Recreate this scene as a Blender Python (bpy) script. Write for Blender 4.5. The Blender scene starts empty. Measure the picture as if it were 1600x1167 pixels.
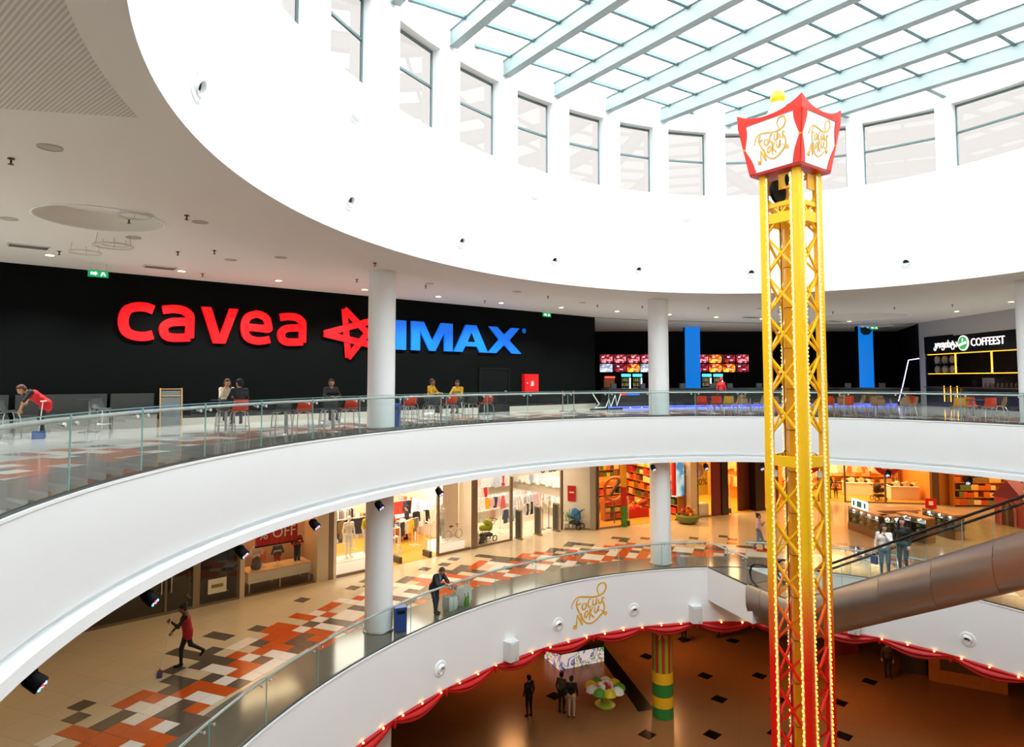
import bpy, bmesh, math, random
import numpy as np
from mathutils import Matrix, Vector
random.seed(7); np.random.seed(7)
scene = bpy.context.scene
COL = scene.collection
# ------------------------------------------------------------------ camera
FPX, PITCH, CAMZ = 1022.0, 0.0579, 1.57
cam_data = bpy.data.cameras.new('camera')
cam_data.sensor_width = 36.0
cam_data.lens = 36.0 * FPX / 1600.0
cam_data.shift_y = -50.0 / 1600.0
cam_data.clip_end = 400
camera = bpy.data.objects.new('camera', cam_data)
camera.location = (0, 0, CAMZ)
camera.rotation_euler = (math.pi / 2 + PITCH, 0, 0)
COL.objects.link(camera)
scene.camera = camera
# ------------------------------------------------------------------ world: even overcast sky
world = bpy.data.worlds.new('overcast_sky'); scene.world = world
world.use_nodes = True
bg = world.node_tree.nodes['Background']
bg.inputs[0].default_value = (0.90, 0.96, 1.0, 1); bg.inputs[1].default_value = 4.2
scene.view_settings.view_transform = 'Standard'
scene.view_settings.look = 'None'
scene.view_settings.gamma = 1.0
scene.view_settings.exposure = 0.74
scene.view_settings.use_curve_mapping = False
scene.cycles.max_bounces = 7; scene.cycles.diffuse_bounces = 4
scene.cycles.adaptive_threshold = 0.04
scene.cycles.transparent_max_bounces = 12; scene.cycles.glossy_bounces = 3
scene.cycles.sample_clamp_indirect = 6.0
scene.cycles.caustics_reflective = False; scene.cycles.caustics_refractive = False

def area_light(name, loc, sx, sy, power, color, rot=(0, 0, 0)):
    l = bpy.data.lights.new(name, 'AREA'); l.shape = 'RECTANGLE'; l.size = sx; l.size_y = sy
    l.energy = power; l.color = color
    o = bpy.data.objects.new(name, l); o.location = loc; o.rotation_euler = rot; COL.objects.link(o); return o
def frameA(s, d=0.0):      # point on the long straight front, d behind it
    return (s * .753 - d * .658, 32.5 + s * .658 + d * .753)
DOWNLIGHT_W = 470.
WARM = (1.0, .72, .42); WARM2 = (1.0, .62, .28); WHITE = (1.0, .9, .78)
ANG_A = math.atan2(.658, .753)
ANG_B = math.atan2(.48, 1.0)
def frameB(s, d=0.0):
    c, q = math.cos(ANG_B), math.sin(ANG_B)
    return (4.1 + s * c - d * q, 34.6 + s * q + d * c)
# ceiling lights of the shops and of the gallery on the middle level
for nm, (s0, s1), pw, c in (('kids_shop', (-13, -10), 150, WARM), ('bright_shop', (-9.3, -2.6), 360, WHITE),
                            ('baby_shop', (-2, 5.6), 290, WHITE), ('dark_shop', (-20, -13.3), 60, WARM)):
    x, y = frameA((s0 + s1) / 2, 2.6)
    area_light(nm + '_ceiling_light', (x, y, -2.0), s1 - s0 - .4, 3.6, pw, c, (0, 0, ANG_A))
for nm, (s0, s1), pw, c in (('toy_shop', (.6, 6.6), 430, WARM2), ('yellow_shop', (7.2, 13.6), 520, WARM2)):
    x, y = frameB((s0 + s1) / 2, 2.6)
    area_light(nm + '_ceiling_light', (x, y, -2.0), s1 - s0 - .4, 3.6, pw, c, (0, 0, ANG_B))
area_light('sale_shop_ceiling_light', (22, 44.6, -2.0), 8, 4, 620, WARM2)
area_light('far_shop_ceiling_light', (29.5, 34, -2.0), 4, 12, 380, WARM2)
for k, (x, y) in enumerate(((-13.5, 15.5), (-9, 20.5), (-3.5, 27), (2.5, 31.5), (9.5, 34), (16, 37.5), (21, 33), (22.5, 25))):
    area_light('gallery_ceiling_light', (x, y, -1.95), 1.2, 1.2, 64 if k > 1 else 34, WARM if k < 4 else WARM2)
for k, (x, y) in enumerate(((0, 33), (8, 35), (14, 30), (20, 24))):
    area_light('ground_ceiling_light', (x, y, -8.6), 1.0, 1.0, 85, (1.0, .45, .16))
area_light('lobby_ceiling_light', (14, 45.0, 6.3), 18, 2, 22, (.6, .75, 1.0))
area_light('coffee_ceiling_light', (28, 36.2, 4.2), 3, 6, 20, WARM)

# ------------------------------------------------------------------ helpers
def lin(h):
    h = h.lstrip('#'); v = [int(h[i:i + 2], 16) / 255 for i in (0, 2, 4)]
    return tuple((x / 12.92 if x <= .04045 else ((x + .055) / 1.055) ** 2.4) for x in v)
MATS = {}
def mat(name, col='#ffffff', rough=.5, metal=0., emit=None, estr=0., var=.04, scale=6., bump=0., spec=.5):
    if name in MATS: return MATS[name]
    m = bpy.data.materials.new(name); m.use_nodes = True
    nt = m.node_tree; b = nt.nodes['Principled BSDF']
    c = lin(col) if isinstance(col, str) else col
    b.inputs['Roughness'].default_value = rough; b.inputs['Metallic'].default_value = metal
    b.inputs['Specular IOR Level'].default_value = spec
    if var > 0:
        tc = nt.nodes.new('ShaderNodeTexCoord'); n = nt.nodes.new('ShaderNodeTexNoise')
        n.inputs['Scale'].default_value = scale; n.inputs['Detail'].default_value = 3
        nt.links.new(tc.outputs['Object'], n.inputs['Vector'])
        r = nt.nodes.new('ShaderNodeMix'); r.data_type = 'RGBA'
        r.inputs[6].default_value = (*[min(1, x * (1 - var)) for x in c], 1); r.inputs[7].default_value = (*[min(1, x * (1 + var)) for x in c], 1)
        nt.links.new(n.outputs['Fac'], r.inputs[0]); nt.links.new(r.outputs[2], b.inputs['Base Color'])
        if bump:
            bp = nt.nodes.new('ShaderNodeBump'); bp.inputs['Strength'].default_value = bump; bp.inputs['Distance'].default_value = .01
            nt.links.new(n.outputs['Fac'], bp.inputs['Height']); nt.links.new(bp.outputs[0], b.inputs['Normal'])
    else: b.inputs['Base Color'].default_value = (*c, 1)
    if emit:
        b.inputs['Emission Color'].default_value = (*(lin(emit) if isinstance(emit, str) else emit), 1); b.inputs['Emission Strength'].default_value = estr
    MATS[name] = m; return m
def glass(name, tint=(.9, .96, .95), refl=.10, rough=.02):
    if name in MATS: return MATS[name]
    m = bpy.data.materials.new(name); m.use_nodes = True; nt = m.node_tree; nt.nodes.clear()
    o = nt.nodes.new('ShaderNodeOutputMaterial'); t = nt.nodes.new('ShaderNodeBsdfTransparent'); g = nt.nodes.new('ShaderNodeBsdfGlossy')
    t.inputs[0].default_value = (*tint, 1); g.inputs['Roughness'].default_value = rough
    lw = nt.nodes.new('ShaderNodeFresnel')
    ge = nt.nodes.new('ShaderNodeNewGeometry'); io = nt.nodes.new('ShaderNodeMapRange')     # a thin sheet reflects alike from both faces
    io.inputs[3].default_value = 1.45; io.inputs[4].default_value = 1 / 1.45
    nt.links.new(ge.outputs['Backfacing'], io.inputs[0]); nt.links.new(io.outputs[0], lw.inputs[0])
    mx = nt.nodes.new('ShaderNodeMixShader')
    ml = nt.nodes.new('ShaderNodeMath'); ml.operation = 'MULTIPLY'; ml.inputs[1].default_value = refl / .04
    ml.use_clamp = True
    nt.links.new(lw.outputs[0], ml.inputs[0]); nt.links.new(ml.outputs[0], mx.inputs[0])
    nt.links.new(t.outputs[0], mx.inputs[1]); nt.links.new(g.outputs[0], mx.inputs[2]); nt.links.new(mx.outputs[0], o.inputs[0])
    MATS[name] = m; return m

class MB:
    """collects shapes that become ONE mesh"""
    def __init__(self): self.v = []; self.f = []; self.m = []; self.mi = 0
    def add(self, vs, fs, mi=None):
        o = len(self.v); self.v += [tuple(x) for x in vs]; self.f += [tuple(i + o for i in f) for f in fs]
        self.m += [self.mi if mi is None else mi] * len(fs); return self
    def box(self, c, s, rz=0., mi=None, M=None):
        x, y, z = s[0] / 2, s[1] / 2, s[2] / 2
        vs = [Vector((a * x, b * y, d * z)) for a in (-1, 1) for b in (-1, 1) for d in (-1, 1)]
        R = M if M is not None else Matrix.Rotation(rz, 3, 'Z')
        vs = [R @ v + Vector(c) for v in vs]
        return self.add(vs, [(0, 1, 3, 2), (4, 6, 7, 5), (0, 4, 5, 1), (2, 3, 7, 6), (0, 2, 6, 4), (1, 5, 7, 3)], mi)
    def bar(self, p0, p1, w, h=None, mi=None, up=(0, 0, 1)):
        p0, p1 = Vector(p0), Vector(p1); d = p1 - p0; L = d.length
        if L < 1e-6: return self
        z = d / L; u = Vector(up)
        if abs(z.dot(u)) > .98: u = Vector((0, 1, 0)) if abs(z.y) < .9 else Vector((1, 0, 0))
        x = u.cross(z).normalized(); y = z.cross(x)
        R = Matrix((x, y, z)).transposed()
        return self.box((p0 + p1) / 2, (w, h or w, L), M=R, mi=mi)
    def tube(self, pts, r, n=8, mi=None, closed=False, cap=True):
        pts = [Vector(p) for p in pts]; N = len(pts)
        rs = r if isinstance(r, (list, tuple)) else [r] * N
        T = []
        for i in range(N):
            a = pts[i - 1] if (i or closed) else pts[i]; b = pts[(i + 1) % N] if (i < N - 1 or closed) else pts[i]
            T.append((b - a).normalized() if (b - a).length > 1e-9 else Vector((0, 0, 1)))
        u = Vector((0, 0, 1)) if abs(T[0].z) < .9 else Vector((1, 0, 0))
        vs = []
        for i in range(N):
            x = (u - T[i] * u.dot(T[i]))
            if x.length < 1e-4: x = Vector((1, 0, 0)).cross(T[i])
            x.normalize(); y = T[i].cross(x); u = x
            for k in range(n):
                a = 2 * math.pi * k / n
                vs.append(pts[i] + (x * math.cos(a) + y * math.sin(a)) * rs[i])
        fs = []
        for i in range(N if closed else N - 1):
            j = (i + 1) % N
            for k in range(n): fs.append((i * n + k, i * n + (k + 1) % n, j * n + (k + 1) % n, j * n + k))
        if cap and not closed: fs += [tuple(range(n))[::-1], tuple((N - 1) * n + k for k in range(n))]
        return self.add(vs, fs, mi)
    def lathe(self, prof, n=24, c=(0, 0, 0), mi=None, M=None, sy=1.):
        vs = []; fs = []
        for (r, z) in prof:
            for k in range(n):
                a = 2 * math.pi * k / n; v = Vector((r * math.cos(a), r * sy * math.sin(a), z))
                vs.append((M @ v if M is not None else v) + Vector(c))
        for i in range(len(prof) - 1):
            for k in range(n): fs.append((i * n + k, i * n + (k + 1) % n, (i + 1) * n + (k + 1) % n, (i + 1) * n + k))
        if prof[0][0] > 1e-6: fs.append(tuple(range(n))[::-1])
        if prof[-1][0] > 1e-6: fs.append(tuple((len(prof) - 1) * n + k for k in range(n)))
        return self.add(vs, fs, mi)
    def prism(self, poly, z0, z1, mi=None):
        n = len(poly); vs = [(x, y, z0) for x, y in poly] + [(x, y, z1) for x, y in poly]
        return self.add(vs, [tuple(range(n))[::-1], tuple(range(n, 2 * n))] + [(i, (i + 1) % n, n + (i + 1) % n, n + i) for i in range(n)], mi)
    def plate(self, poly, th, M, mi=None):   # 2-D outline in local xy, thickness along local z, placed by a 4x4
        n = len(poly); vs = [M @ Vector((x, y, 0)) for x, y in poly] + [M @ Vector((x, y, th)) for x, y in poly]
        return self.add(vs, [tuple(range(n))[::-1], tuple(range(n, 2 * n))] + [(i, (i + 1) % n, n + (i + 1) % n, n + i) for i in range(n)], mi)
    def stroke(self, pts, w, th, M, mi=None):   # flat pen stroke
        pts = [Vector((*p, 0)) for p in pts]; N = len(pts); ws = w if isinstance(w, (list, tuple)) else [w] * N
        L = []; R = []
        for i in range(N):
            a = pts[max(0, i - 1)]; b = pts[min(N - 1, i + 1)]; t = (b - a).normalized(); nrm = Vector((-t.y, t.x, 0))
            k = 1.
            if 0 < i < N - 1:
                t0 = (pts[i] - a).normalized(); k = min(1.6, 1 / max(.5, abs(t0.dot(t))))
            L.append(pts[i] + nrm * ws[i] / 2 * k); R.append(pts[i] - nrm * ws[i] / 2 * k)
        vs = []
        for z in (0, th):
            for p in L + R: vs.append(M @ Vector((p.x, p.y, z)))
        fs = []
        for i in range(N - 1):
            fs += [(i, i + 1, N + i + 1, N + i), (2 * N + i, 3 * N + i, 3 * N + i + 1, 2 * N + i + 1), (i, 2 * N + i, 2 * N + i + 1, i + 1), (N + i, N + i + 1, 3 * N + i + 1, 3 * N + i)]
        fs += [(0, N, 3 * N, 2 * N), (N - 1, 3 * N - 1, 4 * N - 1, 2 * N - 1)]
        return self.add(vs, fs, mi)
    def sphere(self, c, r, n=10, m=7, mi=None, s=(1, 1, 1)):
        vs = []; fs = []
        for i in range(m + 1):
            t = math.pi * i / m
            for k in range(n):
                a = 2 * math.pi * k / n
                vs.append((c[0] + r * s[0] * math.sin(t) * math.cos(a), c[1] + r * s[1] * math.sin(t) * math.sin(a), c[2] + r * s[2] * math.cos(t)))
        for i in range(m):
            for k in range(n): fs.append((i * n + k, (i + 1) * n + k, (i + 1) * n + (k + 1) % n, i * n + (k + 1) % n))
        return self.add(vs, fs, mi)
    def mesh(self, name, mats, smooth=False):
        me = bpy.data.meshes.new(name); me.from_pydata(self.v, [], self.f)
        for m in (mats if isinstance(mats, (list, tuple)) else [mats]): me.materials.append(m)
        if any(self.m): me.polygons.foreach_set('material_index', self.m)
        bm = bmesh.new(); bm.from_mesh(me); bmesh.ops.remove_doubles(bm, verts=bm.verts, dist=1e-5); bmesh.ops.recalc_face_normals(bm, faces=bm.faces); bm.to_mesh(me); bm.free()
        if smooth:
            me.polygons.foreach_set('use_smooth', [True] * len(me.polygons))
            me.set_sharp_from_angle(angle=math.radians(40))
        me.update(); return me
    def build(self, name, mats, parent=None, smooth=False, stuff=False):
        return obj(name, self.mesh(name, mats, smooth), parent, stuff)
def obj(name, me, parent=None, stuff=False):
    o = bpy.data.objects.new(name, me); COL.objects.link(o)
    if parent is not None: o.parent = parent
    if stuff: o['kind'] = 'stuff'
    return o
def tag(o, label=None, cat=None, group=None, kind=None):
    if label: o['label'] = label
    if cat: o['category'] = cat
    if group: o['group'] = group
    if kind: o['kind'] = kind
    return o
def thing(name, label, cat, loc=(0, 0, 0), rz=0., group=None):
    o = bpy.data.objects.new(name, None); o.empty_display_size = .1; COL.objects.link(o)
    o.location = loc; o.rotation_euler = (0, 0, rz)
    return tag(o, label, cat, group)
def struct(name, mb, m, parent=None, smooth=False, label=None):
    o = mb.build(name, m, parent, smooth)
    if parent is None: o['kind'] = 'structure'
    if label: o['label'] = label
    return o
def sroot(name, label=None):
    o = bpy.data.objects.new(name, None); COL.objects.link(o); o['kind'] = 'structure'
    if label: o['label'] = label
    return o
def dup(o, parent=None, loc=None, rz=None, label=None, kids=None):
    c = o.copy(); COL.objects.link(c); c.parent = parent
    if loc is not None: c.location = loc
    if rz is not None: c.rotation_euler = (0, 0, rz)
    if label: c['label'] = label
    for k in list(o.children): dup(k, c)
    return c
def T4(loc, rz=0.):
    return Matrix.Translation(Vector(loc)) @ Matrix.Rotation(rz, 4, 'Z')
def wallM(loc, rz):          # local x along the wall, local y up, local z out of the wall (towards -normal side = viewer)
    return T4(loc, rz) @ Matrix.Rotation(math.pi / 2, 4, 'X')
def text_mesh(name, body, size, depth, m, align='CENTER', shear=0., sx=1.):
    cu = bpy.data.curves.new(name, 'FONT'); cu.body = body; cu.size = size; cu.extrude = depth / 2; cu.align_x = align; cu.align_y = 'CENTER'; cu.shear = shear
    cu.resolution_u = 3
    o = bpy.data.objects.new(name, cu); COL.objects.link(o)
    dg = bpy.context.evaluated_depsgraph_get(); me = bpy.data.meshes.new_from_object(o.evaluated_get(dg)); bpy.data.objects.remove(o)
    me.name = name; me.materials.clear(); me.materials.append(m)
    if sx != 1.:
        for v in me.vertices: v.co.x *= sx
    return me
# ------------------------------------------------------------------ the atrium's oval
EC = (6.2818, 13.8316); EA, EB, ETH = 11.573, 14.739, 2.6256
def E(deg, off=0., z=None):
    t = math.radians(deg); c, s = math.cos(ETH), math.sin(ETH)
    nx, ny = math.cos(t) / EA, math.sin(t) / EB; L = math.hypot(nx, ny); nx /= L; ny /= L
    ex, ey = EA * math.cos(t) + off * nx, EB * math.sin(t) + off * ny
    p = (EC[0] + c * ex - s * ey, EC[1] + s * ex + c * ey)
    return p if z is None else (*p, z)
def Enorm(deg):
    a, b = E(deg, 0), E(deg, 1); return (b[0] - a[0], b[1] - a[1])
_ang = np.linspace(0, 360, 2881); _pts = np.array([E(a) for a in _ang])
_len = np.concatenate([[0], np.cumsum(np.hypot(*np.diff(_pts, axis=0).T))])
def deg_at(length):  # arc length -> degrees
    return float(np.interp(length % _len[-1], _len, _ang))
def len_at(deg): return float(np.interp(deg % 360, _ang, _len))
def oval_off(x, y):   # signed distance from the oval (positive outside) and the degree
    d = np.hypot(_pts[:, 0] - x, _pts[:, 1] - y); k = int(np.argmin(d))
    n = Enorm(_ang[k]); s = (x - _pts[k, 0]) * n[0] + (y - _pts[k, 1]) * n[1]
    return math.copysign(d[k], s), float(_ang[k])
L1, L0, CE, C1, C0 = -6.29, -12.6, 5.05, -1.89, -8.53
RECT = (-25., -13., 36., 50.)
def to_rect(deg):
    p = E(deg); d = (p[0] - EC[0], p[1] - EC[1]); t = 1e9
    for k in (0, 1):
        if d[k] > 1e-9: t = min(t, (RECT[2 + k] - EC[k]) / d[k])
        if d[k] < -1e-9: t = min(t, (RECT[k] - EC[k]) / d[k])
    return (EC[0] + d[0] * t, EC[1] + d[1] * t)
NSEG = 180
def oval_ring(mb, prof, mi=None, a0=0., a1=360., n=NSEG, closed=True):
    """sweep a profile [(off,z)...] along the oval"""
    ds = [a0 + (a1 - a0) * i / n for i in range(n if closed else n + 1)]
    vs = [E(d, o, z) for d in ds for (o, z) in prof]; P = len(prof); fs = []
    for i in range(n):
        j = (i + 1) % len(ds)
        for k in range(P - 1): fs.append((i * P + k, j * P + k, j * P + k + 1, i * P + k + 1))
    return mb.add(vs, fs, mi)
def slab_ring(off, z, outer_extra=None):
    mb = MB(); corners = [math.degrees(0)]
    degs = sorted(set([360. * i / NSEG for i in range(NSEG)]))
    vs = []; fs = []
    for d in degs: vs.append(E(d, off, z)); q = to_rect(d); vs.append((*q, z))
    n = len(degs)
    for i in range(n):
        j = (i + 1) % n; fs.append((2 * i, 2 * i + 1, 2 * j + 1, 2 * j))
    mb.add(vs, fs); return mb
# ================================================================== materials of the shell
M_white = mat('white_plaster', '#f5f7f7', .55, var=.01, scale=1.5)
M_ceil = mat('soffit_paint', '#e6e0d6', .7, var=.015, scale=.8)
M_dark = mat('charcoal_wall_paint', '#070b0b', .75, var=.12, scale=1.2, spec=.08)
M_black = mat('black_matte', '#060708', .7, var=.05, spec=.2)
M_hrail = mat('satin_handrail_steel', '#dfe3e3', .3, .35, var=.02)
M_chrome = mat('brushed_steel', '#c9cbcb', .28, 1., var=.03, scale=20)
M_steel_paint = mat('pale_grey_steel_paint', '#9caaa9', .45, var=.02)
M_frame = mat('grey_green_aluminium', '#6f8486', .4, .4, var=.03)
M_glass_rail = glass('clear_balustrade_glass', (.86, .94, .92), .06)
M_glass_edge = mat('green_glass_edge', '#86b5b0', .15, var=.05)
M_glass_roof = glass('roof_glazing', (.93, .95, .95), .04)
M_glass_win = glass('clerestory_glazing', (.142, .127, .117), .03)
M_glass_shop = glass('shop_glazing', (.95, .96, .95), .05)
M_glass_dark = glass('tinted_shop_glazing', (.42, .38, .28), .10)

def floor_mat(name, c_in, c_main, c_out, edges, tile=.9, rough=.16):
    """polished stone tiles: bands that follow the oval are set by the stones themselves"""
    m = bpy.data.materials.new(name); m.use_nodes = True; nt = m.node_tree; b = nt.nodes['Principled BSDF']
    b.inputs['Roughness'].default_value = rough
    tc = nt.nodes.new('ShaderNodeTexCoord'); mp = nt.nodes.new('ShaderNodeMapping'); mp.inputs['Rotation'].default_value = (0, 0, math.radians(21))
    nt.links.new(tc.outputs['Object'], mp.inputs['Vector'])
    br = nt.nodes.new('ShaderNodeTexBrick'); br.offset = 0.; br.inputs['Scale'].default_value = 1.
    br.inputs['Brick Width'].default_value = tile; br.inputs['Row Height'].default_value = tile; br.inputs['Mortar Size'].default_value = .006
    br.inputs['Color1'].default_value = (*c_main, 1); br.inputs['Color2'].default_value = (*[x * .95 for x in c_main], 1); br.inputs['Mortar'].default_value = (*[x * .72 for x in c_main], 1)
    nt.links.new(mp.outputs[0], br.inputs['Vector'])
    n = nt.nodes.new('ShaderNodeTexNoise'); n.inputs['Scale'].default_value = 1.3; nt.links.new(tc.outputs['Object'], n.inputs['Vector'])
    mx = nt.nodes.new('ShaderNodeMix'); mx.data_type = 'RGBA'; mx.blend_type = 'MULTIPLY'; mx.inputs[0].default_value = .12
    nt.links.new(br.outputs['Color'], mx.inputs[6]); nt.links.new(n.outputs['Color'], mx.inputs[7]); nt.links.new(mx.outputs[2], b.inputs['Base Color'])
    MATS[name] = m; return m
M_floor1 = floor_mat('cream_stone_tiles', None, lin('#d8c8a8'), None, None, .9, .14)
M_floor2 = floor_mat('pale_grey_stone_tiles', None, lin('#c2c6c3'), None, None, .9, .12)
M_floor0 = floor_mat('brown_stone_tiles', None, lin('#8a5a34'), None, None, 1.2, .25)
M_band = mat('taupe_polished_stone', '#726b60', .12, var=.06, scale=2)

# ------------------------------------------------------------------ floors and soffits
fl2 = struct('floor', slab_ring(0, 0.), M_floor2, label='pale grey stone floor of the upper gallery')
fl1 = struct('floor', slab_ring(0, L1), M_floor1, label='cream stone floor of the middle gallery')
mb = MB(); mb.add([(-25, -13, L0), (36, -13, L0), (36, 50, L0), (-25, 50, L0)], [(0, 1, 2, 3)])
fl0 = struct('floor', mb, M_floor0, label='brown stone floor of the ground level')
# polished taupe border strips along the void
for par, z in ((fl2, 0.), (fl1, L1)):
    mb = MB(); oval_ring(mb, [(.10, z + .004), (1.75, z + .004)]); mb.build('border_strip', M_band, par)
RECESSES = [(-8.95, 14.05, 1.22), (19.4, 36.2, 2.3)]
def pierced_soffit():
    from mathutils.geometry import delaunay_2d_cdt
    vs = []; es = []
    def loop(pts):
        o = len(vs); vs.extend(Vector(p) for p in pts); es.extend((o + i, o + (i + 1) % len(pts)) for i in range(len(pts)))
    loop([(RECT[0], RECT[1]), (RECT[2], RECT[1]), (RECT[2], RECT[3]), (RECT[0], RECT[3])])
    loop([E(360. * i / NSEG, -1.467) for i in range(NSEG)])
    for (x, y, r) in RECESSES: loop([(x + r * math.cos(2 * math.pi * k / 48), y + r * math.sin(2 * math.pi * k / 48)) for k in range(48)])
    v, e, f, *_ = delaunay_2d_cdt(vs, es, [], 0, 1e-5)
    keep = []
    for t in f:
        cx = sum(v[i].x for i in t) / len(t); cy = sum(v[i].y for i in t) / len(t)
        c, s = math.cos(ETH), math.sin(ETH); dx, dy = cx - EC[0], cy - EC[1]
        if ((c * dx + s * dy) / (EA - 1.5)) ** 2 + ((-s * dx + c * dy) / (EB - 1.5)) ** 2 < 1: continue
        if any(math.hypot(cx - x, cy - y) < r * .995 for (x, y, r) in RECESSES): continue
        keep.append(tuple(t))
    return MB().add([(p.x, p.y, CE) for p in v], keep)
ce2 = struct('ceiling', pierced_soffit(), M_ceil, label='beige soffit of the upper gallery')
ce1 = struct('ceiling', slab_ring(.2, C1), M_ceil, label='soffit of the middle gallery')
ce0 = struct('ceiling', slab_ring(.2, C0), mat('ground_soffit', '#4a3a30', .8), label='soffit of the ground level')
# fine ribbed acoustic panel in the soffit near the viewer
def ribbed():
    m = bpy.data.materials.new('ribbed_soffit_panel'); m.use_nodes = True; nt = m.node_tree; b = nt.nodes['Principled BSDF']; b.inputs['Roughness'].default_value = .7
    tc = nt.nodes.new('ShaderNodeTexCoord'); mp = nt.nodes.new('ShaderNodeMapping'); mp.inputs['Rotation'].default_value = (0, 0, math.radians(RIB_DEG)); w = nt.nodes.new('ShaderNodeTexWave'); w.inputs['Scale'].default_value = 6.3
    nt.links.new(tc.outputs['Object'], mp.inputs[0]); nt.links.new(mp.outputs[0], w.inputs['Vector'])
    mx = nt.nodes.new('ShaderNodeMix'); mx.data_type = 'RGBA'; mx.inputs[6].default_value = (*lin('#bdb6aa'), 1); mx.inputs[7].default_value = (*lin('#e2dcd2'), 1); nt.links.new(w.outputs['Fac'], mx.inputs[0]); nt.links.new(mx.outputs[2], b.inputs['Base Color'])
    bp = nt.nodes.new('ShaderNodeBump'); bp.inputs['Strength'].default_value = .5; bp.inputs['Distance'].default_value = .01; nt.links.new(w.outputs['Fac'], bp.inputs['Height']); nt.links.new(bp.outputs[0], b.inputs['Normal']); return m
RIB_DEG = -50.7
mb = MB(); oval_ring(mb, [(-.95, CE - .004), (7.5, CE - .004)], a0=47., a1=125., n=40, closed=False); mb.build('ribbed_panel', ribbed(), ce2)
# edge bands (parapets of the slabs)
mb = MB(); oval_ring(mb, [(.12, .012), (-.02, .012), (-.02, -.03), (0, -.05), (0, -1.50), (.02, -1.58), (.16, -1.62), (.16, -1.70), (-.14, -1.70), (-.14, -1.89), (.25, -1.89)])
struct('trim_1', mb, M_white, smooth=True, label='white curved parapet under the upper glass railing')
mb = MB(); oval_ring(mb, [(.12, L1 + .012), (-.02, L1 + .012), (-.02, L1 - .03), (0, L1 - .05), (0, C0), (.25, C0)])
struct('trim_2', mb, M_white, smooth=True, label='white curved parapet under the lower glass railing')
mb = MB(); oval_ring(mb, [(-1.467, CE), (-1.467, CE + .185), (-1.28, CE + .185), (-1.28, CE + .24), (-1.36, CE + .26), (-1.36, CE + .40)])
struct('trim_3', mb, M_white, label='white lip around the edge of the upper soffit')

# ------------------------------------------------------------------ drum wall with clerestory windows
DI, DO = -1.36, -.96
SILL = 9.1
def ztop(x, y): return 11.80 - .025 * (x - 2) + .043 * (y - 24.1)      # window heads
def zroof(x, y): return ztop(x, y) + .34
wins = [(18.3, 10.2), (4.9, -3.3), (-7.4, -15.7), (-19.6, -27.3), (-30.9, -38.6), (-42.2, -49.7), (-53.1, -61.7), (-65.9, -76.6), (-80.6, -92.0), (-95.3, -109.1), (-112.1, -125.5)]
a = 22.0
while a < 222:
    wins.insert(0, (a + 8.2, a)); a += 12.0
wins = sorted(wins, key=lambda w: -w[0])
mb = MB()
def arc(d0, d1): 
    n = max(2, int(abs(d1 - d0) / 1.5) + 1); return [d0 + (d1 - d0) * i / (n - 1) for i in range(n)]
def arc_block(mb, d0, d1, z0f, z1f, o0=DI, o1=DO):
    ds = arc(d0, d1); vs = []; fs = []
    for d in ds:
        pi, po = E(d, o0), E(d, o1)
        vs += [(*pi, z0f(*pi)), (*pi, z1f(*pi)), (*po, z0f(*po)), (*po, z1f(*po))]
    for i in range(len(ds) - 1):
        a, b = 4 * i, 4 * i + 4
        fs += [(a, b, b + 1, a + 1), (a + 2, a + 3, b + 3, b + 2), (a, a + 2, b + 2, b), (a + 1, b + 1, b + 3, a + 3)]
    e = 4 * (len(ds) - 1); fs += [(0, 1, 3, 2), (e, e + 2, e + 3, e + 1)]
    mb.add(vs, fs)
zc = lambda v: (lambda x, y: v)
oval_ring(mb, [(DI, CE + .36), (DI, SILL), (DO, SILL), (DO, CE + .36)])
prev = wins[-1][1] + 360
seq = []
for w in wins:
    arc_block(mb, prev, w[0], zc(SILL), zroof)                    # pier before the window
    arc_block(mb, w[0], w[1], ztop, zroof)                        # head over the window
    prev = w[1]
struct('wall_drum', mb, M_white, label='tall white oval drum wall above the soffit')
for i, (d0, d1) in enumerate(wins):
    r = sroot('window_%d' % (i + 1), 'clerestory window with grey frame in the white drum wall')
    p0, p1 = E(d0, DO - .05), E(d1, DO - .05)
    z0, z1 = ztop(*p0), ztop(*p1); A, B = Vector((*p0, 0)), Vector((*p1, 0))
    def wp(t, z): q = A.lerp(B, t); return (q.x, q.y, z)
    fm = MB(); w_ = .07
    fm.bar(wp(0, SILL), wp(0, z0), w_, w_); fm.bar(wp(1, SILL), wp(1, z1), w_, w_)
    fm.bar(wp(0, SILL + .03), wp(1, SILL + .03), w_, w_); fm.bar(wp(0, z0 - .03), wp(1, z1 - .03), w_, w_)
    fm.build('window_frame', M_frame, r)
    h0, h1 = SILL + (z0 - SILL) * .56, SILL + (z1 - SILL) * .56
    MB().bar(wp(0, h0), wp(1, h1), w_, w_).build('transom', M_frame, r)
    for (a0, b0, a1, b1) in ((SILL, SILL, h0, h1), (h0, h1, z0, z1)):
        MB().add([wp(0.02, a0 + .03), wp(.98, b0 + .03), wp(.98, b1 - .03), wp(0.02, a1 - .03)], [(0, 1, 2, 3)]).build('pane', M_glass_win, r)

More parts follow.
